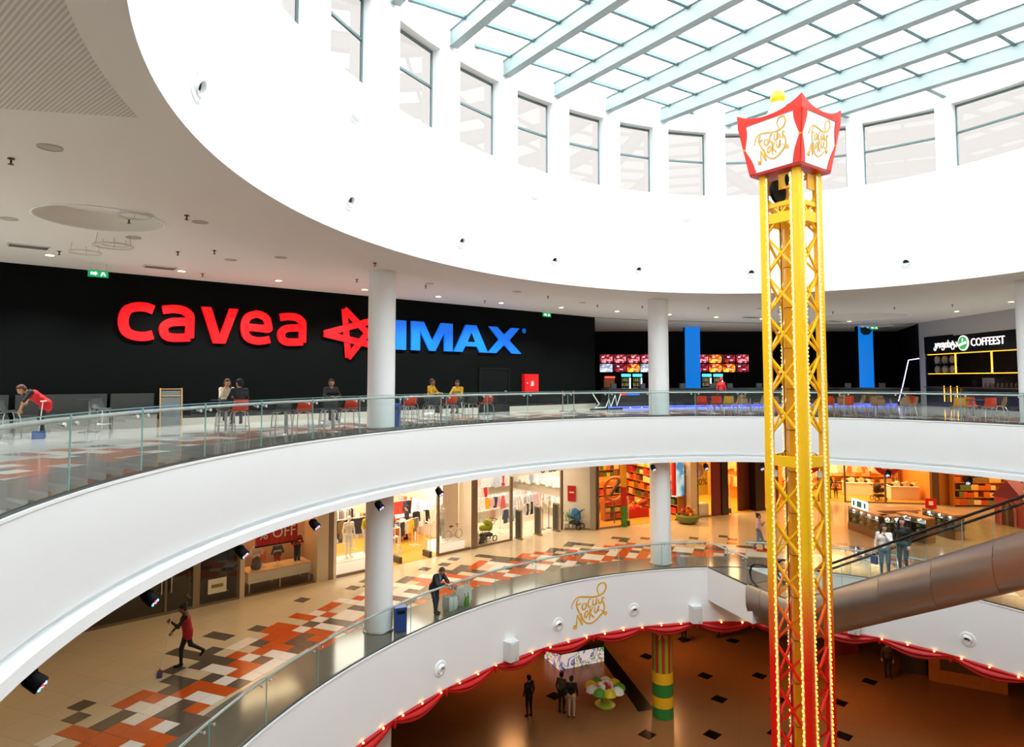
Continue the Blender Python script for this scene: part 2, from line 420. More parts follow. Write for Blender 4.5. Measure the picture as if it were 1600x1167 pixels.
# ------------------------------------------------------------------ glass roof
BD, PD = (.532, -.847), (.847, .532)      # along the beams, across them
roof = thing('glass_roof', 'sloping glass roof on pale grey steel beams over the atrium', 'roof')
def chord(n, along, off):    # ends of a straight line inside the oval
    pts = []
    base = (PD[0] * n, PD[1] * n) if along else (BD[0] * n, BD[1] * n)
    dr = BD if along else PD
    ts = [t * .05 for t in range(-900, 900)]
    ins = [t for t in ts if oval_in(base[0] + dr[0] * t, base[1] + dr[1] * t, off)]
    if not ins: return None
    return (base[0] + dr[0] * ins[0], base[1] + dr[1] * ins[0]), (base[0] + dr[0] * ins[-1], base[1] + dr[1] * ins[-1])
def oval_in(x, y, off):
    c, s = math.cos(ETH), math.sin(ETH); dx, dy = x - EC[0], y - EC[1]
    return ((c * dx + s * dy) / (EA + off)) ** 2 + ((-s * dx + c * dy) / (EB + off)) ** 2 < 1
beams = [16.6 + 2.5 * (k - 4) for k in range(-3, 8)]
purl = [-18.37 + 1.41 * k for k in range(-4, 22)]
for n in beams:
    ch = chord(n, True, DI)
    if not ch: continue
    (x0, y0), (x1, y1) = ch
    z0, z1 = zroof(x0, y0) - .05, zroof(x1, y1) - .05
    b = MB(); b.bar((x0, y0, z0 + .27), (x1, y1, z1 + .27), .20, .54)
    b.bar((x0, y0, z0 + .005), (x1, y1, z1 + .005), .30, .03); b.bar((x0, y0, z0 + .53), (x1, y1, z1 + .53), .30, .03)
    b.build('beam', M_steel_paint, roof)
for n in purl:
    ch = chord(n, False, DI)
    if not ch: continue
    (x0, y0), (x1, y1) = ch
    b = MB(); z0, z1 = zroof(x0, y0) + .44, zroof(x1, y1) + .44
    b.bar((x0, y0, z0 + .05), (x1, y1, z1 + .05), .06, .13); b.bar((x0, y0, z0 - .01), (x1, y1, z1 - .01), .12, .03)
    b.build('purlin', M_frame, roof)
for i in range(len(beams) - 1):
    for j in range(len(purl) - 1):
        q = []
        for (n, t) in ((beams[i], purl[j]), (beams[i + 1], purl[j]), (beams[i + 1], purl[j + 1]), (beams[i], purl[j + 1])):
            q.append((PD[0] * n + BD[0] * t, PD[1] * n + BD[1] * t))
        if not any(oval_in(*p, DO + .05) for p in q): continue
        MB().add([(x, y, zroof(x, y) + .57) for x, y in q], [(0, 1, 2, 3)]).build('pane', M_glass_roof, roof)
# stub ties between the last beam and the drum
for (x, y) in ((13.25, 25.24), (15.55, 22.99)):
    n_ = x * PD[0] + y * PD[1]; bb = max(b for b in beams if b < n_ - .3); d = n_ - bb
    MB().bar((x, y, zroof(x, y) + .1), (x - PD[0] * d, y - PD[1] * d, zroof(x, y) + .1), .16, .3).build('tie_beam', M_steel_paint, roof)
# curb that closes the gap between drum and glass
mb = MB(); arc_block(mb, 0, 359.99, zroof, lambda x, y: zroof(x, y) + .56, DI + .02, DO); struct('trim_4', mb, M_white, label='white kerb between drum wall and glass roof')

# ------------------------------------------------------------------ outer walls
def wall_seg(mb, pts, z0, z1, closed=False):
    n = len(pts); vs = [(x, y, z0) for x, y in pts] + [(x, y, z1) for x, y in pts]
    mb.add(vs, [(i, i + 1, n + i + 1, n + i) for i in range(n - 1)]); return mb
A_end = (4.64, 36.3)
struct('wall_left', wall_seg(MB(), [frameA(-33), frameA(6.17)], 0, CE), M_dark, label='charcoal cinema wall of the upper gallery')
BULK = [frameA(6.17), (7.9, 38.3), (15.9, 40.5), (20.6, 41.6), (25.3, 40.6)]
mb = MB(); wall_seg(mb, [frameA(6.17), (3.0, 40.5), (3.0, 47.5), (28, 47.5), (25.3, 40.6)], 0, 6.6)
wall_seg(mb, BULK, CE - .02, 6.6)
mb.add([(3, 36, 6.6), (30, 36, 6.6), (30, 50, 6.6), (3, 50, 6.6)], [(0, 1, 2, 3)])
struct('wall_back', mb, M_black, label='black recess of the cinema bar')
mb = MB(); wall_seg(mb, [(25.3, 40.6), (25.1, 39.6)], 0, CE); wall_seg(mb, [(25.1, 39.6), (24.75, 31.2)], 4.05, CE); wall_seg(mb, [(24.75, 31.2), (24.6, 27.5), (25, -13)], 0, CE)
struct('wall_right', mb, mat('pale_grey_bulkhead', '#b9b7b4', .6, var=.02), label='pale grey wall around the coffee bar')
mb = MB(); wall_seg(mb, [(25, -13), (-25, -13), frameA(-33)], 0, CE); struct('wall_rear', mb, M_ceil, label='plain wall behind the viewer')
mb = MB(); wall_seg(mb, [(36, 50), (36, -13), (-25, -13), (-25, 50), (36, 50)], L1, C1); struct('wall_gallery', mb, M_ceil, label='outer wall of the middle level')
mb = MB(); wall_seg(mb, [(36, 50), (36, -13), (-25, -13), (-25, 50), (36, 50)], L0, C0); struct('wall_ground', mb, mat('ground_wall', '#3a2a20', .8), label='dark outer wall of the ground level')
# pale skirting of the cinema wall
x0, y0 = frameA(-33, -.02); x1, y1 = frameA(6.17, -.02)
MBs = MB(); MBs.bar((x0, y0, .12), (x1, y1, .12), .03, .24); struct('baseboard_left', MBs, mat('pale_skirting', '#b9b4a8', .5), label='pale skirting along the charcoal wall')
# ------------------------------------------------------------------ columns
def column(x, y, z0, z1, label, m=M_white):
    t = thing('column', label, 'column', (x, y, z0))
    h = z1 - z0; R_ = .435
    MB().lathe([(R_, .06), (R_, h - .001)], 40).build('shaft', m, t, True)
    MB().lathe([(R_ + .035, 0.), (R_ + .035, .05), (R_ + .01, .07)], 40).build('base_ring', M_chrome, t, True)
    return t
COLS = [(-4.2, 21.05), (6.38, 28.5)]
column(*COLS[0], 0, CE, 'round white column in front of the red star logo on the upper gallery')
column(*COLS[1], 0, CE, 'round white column beside the blue panel at the cinema bar')
column(*COLS[0], L1, C1, 'round white column by the blue bin on the middle gallery')
column(18.24, 22.9, 0, CE, 'round white column at the right edge in front of the coffee bar')
column(18.24, 22.9, L1, C1, 'round white column on the middle gallery at the right edge')
column(*COLS[1], L1, C1, 'round white column in front of the toy shop on the middle gallery')
# ================================================================== coloured floor tiles (each a stone of its own)
T1, T2 = (.934, -.358), (.358, .934); TC = .45
M_t = [mat('orange_tile', '#c8541a', .14, var=.08, scale=3), mat('white_tile', '#e9e4da', .14, var=.03, scale=3), mat('brown_grey_tile', '#5d544b', .14, var=.08, scale=3)]
M_t2 = [mat('terracotta_tile', '#b9724f', .13, var=.08, scale=3), mat('pale_tile', '#dfdcd5', .13, var=.03, scale=3), mat('slate_tile', '#6d7674', .13, var=.08, scale=3)]
def lay_tiles(par, z, mats, nmax, rnd, degs):
    used = {}; out = []
    cells = []
    for i in range(-75, 76):
        for j in range(-50, 110):
            x, y = (i + .5) * TC * T1[0] + (j + .5) * TC * T2[0], (i + .5) * TC * T1[1] + (j + .5) * TC * T2[1]
            if not (-24 < x < 22 and 3 < y < 39): continue
            u, v = x / y * FPX, (CAMZ - z) / y * FPX + 592
            if not (-900 < u < 900 and v < 1260): continue
            d, a = oval_off(x, y)
            if 1.75 < d < 5.6: cells.append((i, j, d)); used[(i, j)] = d
    rnd.shuffle(cells)
    for (i, j, d) in cells:
        if (i, j) not in used: continue
        dens = .95 if d < 3.4 else (.62 if d < 4.3 else .13)
        if rnd.random() > dens: used.pop((i, j)); continue
        w, h = rnd.choice(((1, 1), (2, 1), (2, 1), (1, 2), (1, 1), (2, 2) if d < 2.6 else (1, 1)))
        cs = [(i + a, j + b) for a in range(w) for b in range(h)]
        if not all(c in used for c in cs): w = h = 1; cs = [(i, j)]
        for c in cs: used.pop(c)
        k = 2 if d > 4.3 else rnd.choices((0, 1, 2), (.34, .36, .30))[0]
        x = (i + w / 2) * TC * T1[0] + (j + h / 2) * TC * T2[0]; y = (i + w / 2) * TC * T1[1] + (j + h / 2) * TC * T2[1]
        out.append((w * h / (y * y * y), x, y, w, h, k))
    out.sort(reverse=True)
    protos = {}; rest = MB(); rz = math.atan2(T1[1], T1[0])
    for n, (_, x, y, w, h, k) in enumerate(out):
        if n < nmax:
            if (w, h, k) not in protos:
                protos[(w, h, k)] = MB().box((0, 0, .003), (w * TC - .012, h * TC - .012, .006)).mesh('tile', mats[k])
            o = obj('tile', protos[(w, h, k)], par); o.location = (x, y, z + .001); o.rotation_euler = (0, 0, rz)
        else: rest.box((x, y, z + .004), (w * TC - .012, h * TC - .012, .006), rz, mi=k)
    if rest.f: rest.build('distant_tiles', mats, par, stuff=True)
lay_tiles(fl1, L1, M_t, 300, random.Random(3), None)
lay_tiles(fl2, 0., M_t2, 160, random.Random(5), None)

# ================================================================== glass railings
def rail_pane(mb, pts, z0, z1):
    n = len(pts); vs = [(x, y, z0) for x, y in pts] + [(x, y, z1) for x, y in pts]
    mb.add(vs, [(i, i + 1, n + i + 1, n + i) for i in range(n - 1)], 0)
    for e in (0, -1):
        mb.bar((*pts[e], z0), (*pts[e], z1), .010, .010, mi=1)
    for i in range(n - 1): mb.bar((*pts[i], z1), (*pts[i + 1], z1), .012, .012, mi=1)
def rail(par, fpts, joints, z, has_end=True):
    """fpts(offset, s) gives a plan point; joints are positions of the pane seams"""
    N = max(2, int((joints[-1] - joints[0]) / .35)); ss = [joints[0] + (joints[-1] - joints[0]) * i / N for i in range(N + 1)]
    hrail = MB().tube([(*fpts(.13, s), z + 1.02) for s in ss], .032, 8).build('handrail', M_hrail, par, True)
    for a, b in zip(joints[:-1], joints[1:]):
        g = .012; n = 5
        p = [fpts(.045, a + g + (b - a - 2 * g) * i / (n - 1)) for i in range(n)]
        mb = MB(); rail_pane(mb, p, z + .02, z + 1.10); mb.build('glass_pane', [M_glass_rail, M_glass_edge], par)
        for s in (a + .16, b - .16):
            q0, q1 = fpts(.045, s), fpts(.13, s)
            bk = MB(); bk.tube([(*q0, z + .96), (*q1, z + .965), (*q1, z + 1.0)], .012, 6); bk.tube([(*fpts(.03, s), z + .96), (*fpts(.06, s), z + .96)], .03, 8)
            bk.build('bracket', M_hrail, hrail, True)
    ch = MB()
    for s0, s1 in zip(ss[:-1], ss[1:]):
        ch.bar((*fpts(.045, s0), z + .025), (*fpts(.045, s1), z + .025), .05, .05)
    ch.build('base_channel', mat('channel_grey', '#4c5654', .35, .6), par)
def oval_pt(o, s): return E(deg_at(s), o)
r2 = thing('glass_railing', 'frameless glass railing with steel handrail around the upper gallery', 'railing')
total = _len[-1]; s_ref = len_at(44.0); npan = round(total / 1.99); pitch = total / npan
# lengths run with the degrees; start so that a seam falls on 44 degrees
rail(r2, oval_pt, [s_ref + pitch * k for k in range(npan + 1)], 0.)
# landing of the escalator on the middle level
EU, EV = (.40, -.9165), (.9165, .40)            # along, across
PA = E(-62.9); PB = (9.05, 25.16); LW = 1.75
PB2 = (PB[0] + EV[0] * LW, PB[1] + EV[1] * LW)
t_ = 0.
while oval_in(PB2[0] - EU[0] * t_, PB2[1] - EU[1] * t_, 0): t_ += .02
PA2 = (PB2[0] - EU[0] * t_, PB2[1] - EU[1] * t_)
deg2 = oval_off(*PA2)[1]
mb = MB(); inn = E(-62.9, .5), E(deg2 - 360 if deg2 > 180 else deg2, .5)
mb.prism([PA, PB, PB2, PA2, inn[1], inn[0]], L1 - 1.32, L1 + .008)
struct('trim_5', mb, M_white, label='white landing slab at the foot of the escalator')
mb = MB(); mb.prism([PA, PB, PB2, PA2, inn[1], inn[0]], L1 + .006, L1 + .012); mb.build('border_strip', M_band, fl1)
r1 = thing('glass_railing', 'frameless glass railing with steel handrail around the middle gallery, left of the escalator', 'railing')
sA = len_at(360 - 62.9)
k1 = int((sA - len_at(150)) / pitch)
rail(r1, oval_pt, [sA + pitch * k for k in range(0, 25)], L1)
r1b = thing('glass_railing', 'short straight glass railing beside the escalator landing', 'railing')
Ld = math.hypot(PB[0] - PA[0], PB[1] - PA[1])
def landing_pt(o, s):
    ux, uy = (PB[0] - PA[0]) / Ld, (PB[1] - PA[1]) / Ld
    return (PA[0] + ux * s - uy * o, PA[1] + uy * s + ux * o)
rail(r1b, landing_pt, [0.02, Ld / 2 - .1, Ld - .4], L1)
r1c = thing('glass_railing', 'glass railing with steel handrail on the middle gallery behind the escalator', 'railing')
sB = len_at(deg2)
rail(r1c, oval_pt, [sB - pitch * k for k in range(9, -1, -1)], L1)
# ================================================================== drop tower in the middle of the atrium
def grad_paint():
    m = bpy.data.materials.new('yellow_to_red_paint'); m.use_nodes = True; nt = m.node_tree; b = nt.nodes['Principled BSDF']
    tc = nt.nodes.new('ShaderNodeTexCoord'); sp = nt.nodes.new('ShaderNodeSeparateXYZ'); mr = nt.nodes.new('ShaderNodeMapRange')
    mr.inputs[1].default_value = 7.1; mr.inputs[2].default_value = 9.7       # metres above the tower foot where the paint fades
    cr = nt.nodes.new('ShaderNodeValToRGB'); e = cr.color_ramp.elements
    e[0].position = 0.; e[0].color = (*lin('#ee1406'), 1); e[1].position = 1.; e[1].color = (*lin('#fdc60a'), 1)
    x = cr.color_ramp.elements.new(.45); x.color = (*lin('#f2670a'), 1)
    nt.links.new(tc.outputs['Object'], sp.inputs[0]); nt.links.new(sp.outputs['Z'], mr.inputs[0]); nt.links.new(mr.outputs[0], cr.inputs[0]); nt.links.new(cr.outputs[0], b.inputs['Base Color'])
    b.inputs['Roughness'].default_value = .35; return m
M_grad = grad_paint()
M_led = mat('white_strip', '#eeeae2', .5, var=.02); M_bulb = mat('warm_lamp_cap', '#ffd36a', .4, emit='#ffb52e', estr=1.6, var=0)
M_red = mat('gloss_red', '#e02a14', .3, var=.03); M_darkred = mat('deep_red', '#b8110c', .35, var=.03)
M_ywl = mat('signal_yellow', '#fbc30d', .35, var=.03); M_amber = mat('amber_yellow', '#eda80c', .4, var=.03)
TX, TY = 7.33, 16.97
tower = thing('drop_tower', 'tall yellow and red lattice drop tower with light strips and a lantern top', 'fairground tower', (TX, TY, L0))
TA = math.atan2(-.97, -.16)              # direction from the centre to the nearest corner
def tc_(h, k, z): a = TA + k * math.pi / 2; return (h * math.cos(a), h * math.sin(a), z)
ZT = 6.95 - L0
H_ = .66
# four corner tubes with their light strips
for k in range(4):
    MB().bar(tc_(H_, k, 0), tc_(H_, k, ZT), .17, .17, up=(math.cos(TA + math.pi / 4), math.sin(TA + math.pi / 4), 0)).build('corner_post', M_grad, tower)
    for q in (-1, 1):
        a = TA + k * math.pi / 2
        ix, iy = H_ * math.cos(a), H_ * math.sin(a)
        nx, ny = math.cos(a + q * math.pi * .75), math.sin(a + q * math.pi * .75)    # along the face
        ox, oy = math.cos(a + q * math.pi / 4), math.sin(a + q * math.pi / 4)        # outwards
        sx, sy = ix + nx * .125 + ox * .075, iy + ny * .125 + oy * .075
        st = MB().bar((sx, sy, .1), (sx, sy, ZT - .1), .055, .03, up=(ox, oy, 0)).build('light_strip', M_led, tower)
        bl = MB(); z = .15
        while z < ZT - .12:
            bl.box((sx + ox * .028 + nx * .012 * (1 if int(z * 10) % 2 else -1), sy + oy * .028 + ny * .012 * (1 if int(z * 10) % 2 else -1), z), (.034, .034, .045), a); z += .098
        bl.build('strip_lamps', M_bulb, st, stuff=True)
# lattice on each face, section by section
sec = [0.0, 2.95, 5.9, 8.9, 12.1, 15.2, 18.2, ZT - .9]
for k in range(4):
    for i in range(18):
        z0 = .25 + i * 1.04; z1 = z0 + 1.04
        if any(abs(s - (z0 + z1) / 2) < .25 for s in (12.1,)): continue
        for (a, b) in ((k, k + 1), (k + 1, k)):
            p0, p1 = Vector(tc_(H_ - .02, a, z0)), Vector(tc_(H_ - .02, b, z1))
            d = (p1 - p0) * .06
            MB().bar(p0 + d, p1 - d, .055, .05).build('brace', M_grad, tower)
for z in (0.15, 12.1, 18.35):
    for k in range(4):
        MB().bar(tc_(H_, k, z), tc_(H_, k + 1, z), .10, .26).build('tie_plate', M_grad, tower)
for k in range(4):
    x, y, z = tc_(H_ - .12, k, 11.75); jb = MB().box((x, y, z), (.1, .1, .16), TA); jb.build('junction_box', M_led, tower)
    p = [tc_(H_ - .05, k, 11.9), tc_(H_ - .16, k + .12, 12.25), tc_(H_ - .22, k + .3, 12.3), tc_(H_ - .16, k + .42, 12.0)]
    MB().tube(p, .012, 5).build('cable', M_black, tower)
# guide mast, hoist rope, winding wheel
MB().box((-.05, .12, ZT / 2 - .6), (.24, .2, ZT - 1.3), TA).build('guide_mast', M_amber, tower)
for z in [1.2 + 1.06 * i for i in range(16)]:
    MB().box((-.05, .12, z), (.26, .22, .012), TA).build('mast_joint', M_black, tower)
MB().tube([(-.35, -.15, .2), (-.35, -.15, ZT - .5)], .011, 5).build('hoist_rope', M_black, tower)
MR = Matrix.Rotation(TA + math.pi / 4, 3, 'Z') @ Matrix.Rotation(math.pi / 2, 3, 'Y')
for (x, y, z, r) in ((-.40, -.18, ZT - .5, .3), (-.16, -.42, ZT - .27, .2)):
    MB().lathe([(r, -.05), (r, -.03), (r - .03, 0), (r, .03), (r, .05)], 24, (x, y, z), M=MR).build('winding_wheel', M_black, tower, True)
for k in range(4):
    MB().bar(tc_(H_ * .98, k, ZT - .85), tc_(H_ * .98, k + 1, ZT - .85), .09, .12).build('head_beam', M_ywl, tower)
    MB().plate([(-.17, -.2), (.17, -.2), (.17, .2), (-.17, .2)], .03, T4(((tc_(H_, k, 0)[0] * .35 + tc_(H_, k + 1, 0)[0] * .65), (tc_(H_, k, 0)[1] * .35 + tc_(H_, k + 1, 0)[1] * .65), ZT - .28), TA + k * math.pi / 2 + math.pi * .75) @ Matrix.Rotation(math.pi / 2, 4, 'X')).build('head_plate', M_amber, tower)
# ---- lantern box
LB, LT = ZT - .02, ZT + 1.32; HB, HT = 1.0, 1.27
M_panel = mat('white_print_panel', '#eef0ee', .3, var=.01); M_gold = mat('gold_print', '#eeb030', .4, var=.25, scale=9)
MB().add([tc_(HB, k, LB) for k in range(4)] + [tc_(HB + .02, k, LB + .07) for k in range(4)], [(3, 2, 1, 0), (4, 5, 6, 7)] + [(k, (k + 1) % 4, 4 + (k + 1) % 4, 4 + k) for k in range(4)]).build('lantern_floor', M_darkred, tower)
def curve(pts, n=8):      # Catmull-Rom
    P = [Vector((*p, 0)) for p in pts]; P = [P[0] * 2 - P[1]] + P + [P[-1] * 2 - P[-2]]; out = []
    for i in range(1, len(P) - 2):
        for k in range(n):
            t = k / n; a, b, c, d = P[i - 1:i + 3]
            q = .5 * ((2 * b) + (c - a) * t + (2 * a - 5 * b + 4 * c - d) * t * t + (3 * b - a - 3 * c + d) * t ** 3); out.append((q.x, q.y))
    out.append((P[-2].x, P[-2].y)); return out
SCRIPT = [  # the hand-drawn lettering, in a box about 1.2 wide and 1.15 high
    [(.04, .62), (.02, .66), (.07, .78), (.20, .88), (.40, .86), (.62, .82), (.80, .84), (.92, .92), (.96, 1.04), (.90, 1.14), (.78, 1.12), (.72, 1.02), (.74, .92), (.78, .84)],
    [(.22, .84), (.16, .74), (.18, .60), (.24, .46), (.25, .40)], [(.15, .68), (.22, .70), (.28, .72)],
    [(.40, .70), (.33, .68), (.31, .60), (.35, .54), (.41, .58), (.42, .66), (.40, .70)],
    [(.56, .78), (.50, .76), (.47, .66), (.49, .58), (.56, .60)],
    [(.62, .76), (.60, .66), (.63, .60), (.68, .64), (.71, .76), (.70, .64), (.73, .62)],
    [(.76, .74), (.76, .66), (.80, .62), (.84, .66), (.86, .78)],
    [(.92, .72), (.88, .76), (.85, .70), (.90, .58), (.91, .46), (.86, .40), (.82, .46)],
    [(.10, .08), (.07, .14), (.11, .18), (.14, .10), (.16, .28), (.18, .44)], [(.18, .44), (.24, .30), (.31, .14)], [(.31, .14), (.29, .30), (.28, .46)],
    [(.28, .46), (.34, .28), (.44, .18), (.58, .16), (.72, .24), (.84, .34), (.93, .38), (.97, .34), (.93, .30), (.90, .35)],
    [(.46, .50), (.40, .46), (.38, .36), (.43, .34), (.47, .42), (.46, .50)],
    [(.53, .56), (.52, .42), (.51, .24)], [(.60, .56), (.53, .42), (.60, .32), (.63, .28)],
    [(.66, .56), (.65, .44), (.68, .40), (.73, .46), (.76, .56), (.75, .46), (.78, .43)]]
def script_strokes(par, M, w=.034, s=1., m=None, name='lettering_stroke', th=.006):
    for st in SCRIPT:
        c = curve([(x * s, y * s) for x, y in st], 6); n = len(c)
        ws = [w * s * (.45 + .75 * math.sin(math.pi * min(1, (i + 1) / n)) ** .7) for i in range(n)]
        MB().stroke(c, ws, th, M).build(name, m or M_gold, par)
for k in range(4):
    b0, b1, t0, t1 = Vector(tc_(HB, k, LB + .07)), Vector(tc_(HB, k + 1, LB + .07)), Vector(tc_(HT, k, LT)), Vector(tc_(HT, k + 1, LT))
    pn = MB(); off = ((b0 + b1) * .5 - Vector((0, 0, (b0.z)))).normalized() * -.04
    pn.add([b0, b1, t1, t0, b0 + off, b1 + off, t1 + off, t0 + off], [(0, 1, 2, 3), (7, 6, 5, 4), (0, 4, 5, 1), (1, 5, 6, 2), (2, 6, 7, 3), (3, 7, 4, 0)])
    panel = pn.build('lantern_panel', M_panel, tower)
    ex = (b1 - b0).normalized(); up = ((t0 + t1) / 2 - (b0 + b1) / 2); hh = up.length; up.normalize(); nz = ex.cross(up)
    # seen from outside the lettering must run left to right
    W0 = (b1 - b0).length; W1 = (t1 - t0).length; mid = (b0 + b1) / 2
    outw = Vector((mid.x, mid.y, 0)).normalized()
    if nz.dot(outw) < 0: ex = -ex; nz = ex.cross(up)
    F = Matrix(((ex.x, up.x, nz.x, mid.x), (ex.y, up.y, nz.y, mid.y), (ex.z, up.z, nz.z, mid.z), (0, 0, 0, 1)))
    script_strokes(panel, F @ Matrix.Translation((-.5, .1, .008)), .03, .98, M_gold)
    for sgn in (-1, 1):
        def hw(v): return W0 / 2 + (W1 - W0) / 2 * v / hh
        def cx(v, i): return sgn * (hw(v) - i)
        inner = curve([(hw(hh) - .22, hh), (hw(hh * .82) - .19, hh * .82), (hw(hh * .52) - .03, hh * .52)], 6)
        inner2 = curve([(hw(hh * .52) - .03, hh * .52), (hw(hh * .25) - .15, hh * .25), (hw(0) - .19, 0)], 6)
        for cur, (va, vb) in ((inner, (hh, hh * .52)), (inner2, (hh * .52, 0))):
            poly = [(sgn * x, y) for x, y in cur] + [(sgn * (hw(vb) + .005), vb), (sgn * (hw(va) + .005), va)]
            if sgn < 0: poly = poly[::-1]
            cu = MB().plate(poly, .02, F @ Matrix.Translation((0, 0, .004)))
            cu.build('painted_curtain', M_red, panel)
        MB().box((sgn * (hw(hh * .52) - .02), hh * .52, .02), (.05, .04, .04)).build('tie_back', M_gold, panel).matrix_local = F
    # flared red cornice, high at the corners
    c0, c1 = Vector(tc_(HT + .02, k, LT - .02)), Vector(tc_(HT + .02, k + 1, LT - .02))
    co = MB(); N = 12; vs = []
    for i in range(N + 1):
        t = i / N; p = c0.lerp(c1, t); h = .10 + .26 * abs(2 * t - 1) ** 2.2; inw = Vector((-p.x, -p.y, 0)).normalized()
        vs += [p, p + Vector((0, 0, h)) - inw * .02, p + inw * .05, p + Vector((0, 0, h)) + inw * .03]
    for i in range(N):
        a, b = 4 * i, 4 * i + 4; co.add([], [])
        co.f += [(a, b, b + 1, a + 1), (a + 2, a + 3, b + 3, b + 2), (a + 1, b + 1, b + 3, a + 3), (a, a + 2, b + 2, b)]; co.m += [0] * 4
    co.v = [tuple(v) for v in vs]
    co.build('cornice', M_red, tower)
MB().add([tc_(HT, k, LT) for k in range(4)] + [(0, 0, LT + .35)], [(0, 1, 4), (1, 2, 4), (2, 3, 4), (3, 0, 4), (3, 2, 1, 0)]).build('lantern_roof', M_panel, tower)
MB().lathe([(.30, LT + .2), (.26, LT + .45), (.17, LT + .62), (.13, LT + .70)], 16, (-.22, .12, 0)).build('finial_neck', mat('pale_pink_white', '#f2e4e0', .4), tower, True)
MB().lathe([(.14, LT + .68), (.20, LT + .78), (.17, LT + .93), (.08, LT + 1.02), (0, LT + 1.04)], 16, (-.22, .12, 0)).build('finial_knob', M_ywl, tower, True)
MB().lathe([(1.3, 0), (1.3, .12), (1.1, .16)], 4, (0, 0, 0)).build('foot_plate', M_darkred, tower)

# ================================================================== escalator
M_clad = mat('satin_steel_cladding', '#a79d94', .30, .85, var=.03, scale=3); M_rub = mat('black_rubber', '#0c0d0e', .35, var=.05)
M_step = mat('ribbed_step_metal', '#5c5e60', .4, .8, var=.05)
esc = thing('escalator', 'steel-clad escalator with glass sides rising to the right', 'escalator', (PB[0], PB[1], L1), math.atan2(EU[1], EU[0]))
# local x along, local y to the left (= away is -y ... across = EV is local -? )
YS = 1. if (-EU[1] * EV[0] + EU[0] * EV[1]) > 0 else -1.
Lf, SL = 1.95, .54; Lr = 6.29 / SL; LE = Lf + Lr
def zz(x): return 0. if x < Lf else (6.29 if x > LE else (x - Lf) * SL)
xs = [-.3, .4, 1.2, Lf] + [Lf + Lr * i / 7 for i in range(1, 7)] + [LE, LE + 1.2, LE + 3.2]
def zt(x): return zz(x - .15) + .02 - .0
def section(x):     # near side at y=0, far side at y=YS*1.55
    z = zz(x); b = z - 1.33; w = 1.55 * YS
    return [(0.04 * YS, z + .06), (-.02 * YS, z - .10), (-.05 * YS, z - .40), (-.03 * YS, z - .75), (.06 * YS, z - 1.05), (.22 * YS, z - 1.26), (.42 * YS, b), (w - .42 * YS, b), (w - .22 * YS, z - 1.26), (w - .06 * YS, z - 1.05), (w + .03 * YS, z - .75), (w + .05 * YS, z - .40), (w + .02 * YS, z - .1), (w - .04 * YS, z + .06)]
for a, b in zip(xs[:-1], xs[1:]):
    pn = MB(); sa, sb = section(a + .006), section(b - .006); n = len(sa)
    pn.add([(a + .006, *p) for p in sa] + [(b - .006, *p) for p in sb], [(i, i + 1, n + i + 1, n + i) for i in range(n - 1)])
    pn.build('cladding_panel', M_clad, esc, True)
sk = MB(); sa, sb = section(-.3), section(LE + 3.2)
sk.add([(-.3, *p) for p in sa], [tuple(range(len(sa)))]); sk.build('end_cap', M_clad, esc)
for side in (0, 1):
    y0 = (.10 if side == 0 else 1.45) * YS
    X = [.25, 1.1, Lf] + [Lf + Lr * i / 6 for i in range(1, 6)] + [LE, LE + 1.2, LE + 2.4]
    for a, b in zip(X[:-1], X[1:]):
        g = MB(); pts = [a + .01, b - .01]
        g.add([(a + .01, y0, zz(a) + .05), (b - .01, y0, zz(b) + .05), (b - .01, y0, zz(b) + .90), (a + .01, y0, zz(a) + .90)], [(0, 1, 2, 3)], 0)
        g.bar((b, y0, zz(b) + .05), (b, y0, zz(b) + .9), .012, .012, mi=1)
        g.build('balustrade_pane', [M_glass_rail, M_glass_edge], esc)
    hp = [(.45, y0, .08), (.12, y0, .12), (-.12, y0, .28), (-.2, y0, .52), (-.12, y0, .78), (.1, y0, .92), (.4, y0, .95)]
    hp += [(Lf * .8, y0, .95)] + [(Lf + Lr * i / 10, y0, zz(Lf + Lr * i / 10) + .95) for i in range(11)] + [(LE + 2.4, y0, 7.24), (LE + 2.75, y0, 7.1), (LE + 2.9, y0, 6.8), (LE + 2.75, y0, 6.5)]
    MB().tube(hp, .04, 8).build('handrail', M_rub, esc, True)
    MB().add([(a, y0 + d, zz(a) + h) for a in X for d, h in ((-.05, .05), (.05, .05), (.05, .12), (-.05, .12))], [(4 * i + k, 4 * i + (k + 1) % 4, 4 * i + 4 + (k + 1) % 4, 4 * i + 4 + k) for i in range(len(X) - 1) for k in range(4)]).build('skirt_rail', M_clad, esc)
n = int((LE - Lf + 1.6) / .4)
for i in range(n):
    x = Lf - .6 + i * .4
    MB().box((x + .2, .775 * YS, max(0, zz(x + .2)) - .08), (.40, 1.1, .18)).build('step', M_step, esc)
for x in (-.1, LE + 1.9):
    MB().box((x + .6, .775 * YS, zz(x) + .03), (1.6, 1.1, .02)).build('comb_plate', M_clad, esc)
# upper landing that receives the escalator
hx, hy = PB[0] + EU[0] * (LE + 3.0), PB[1] + EU[1] * (LE + 3.0)
mb = MB(); q = [(hx, hy), (hx + EV[0] * LW, hy + EV[1] * LW), (hx + EV[0] * LW + EU[0] * 5, hy + EV[1] * LW + EU[1] * 5), (hx + EU[0] * 5, hy + EU[1] * 5)]
mb.prism(q, -1.3, .008); struct('trim_6', mb, M_white, label='white landing slab at the head of the escalator')
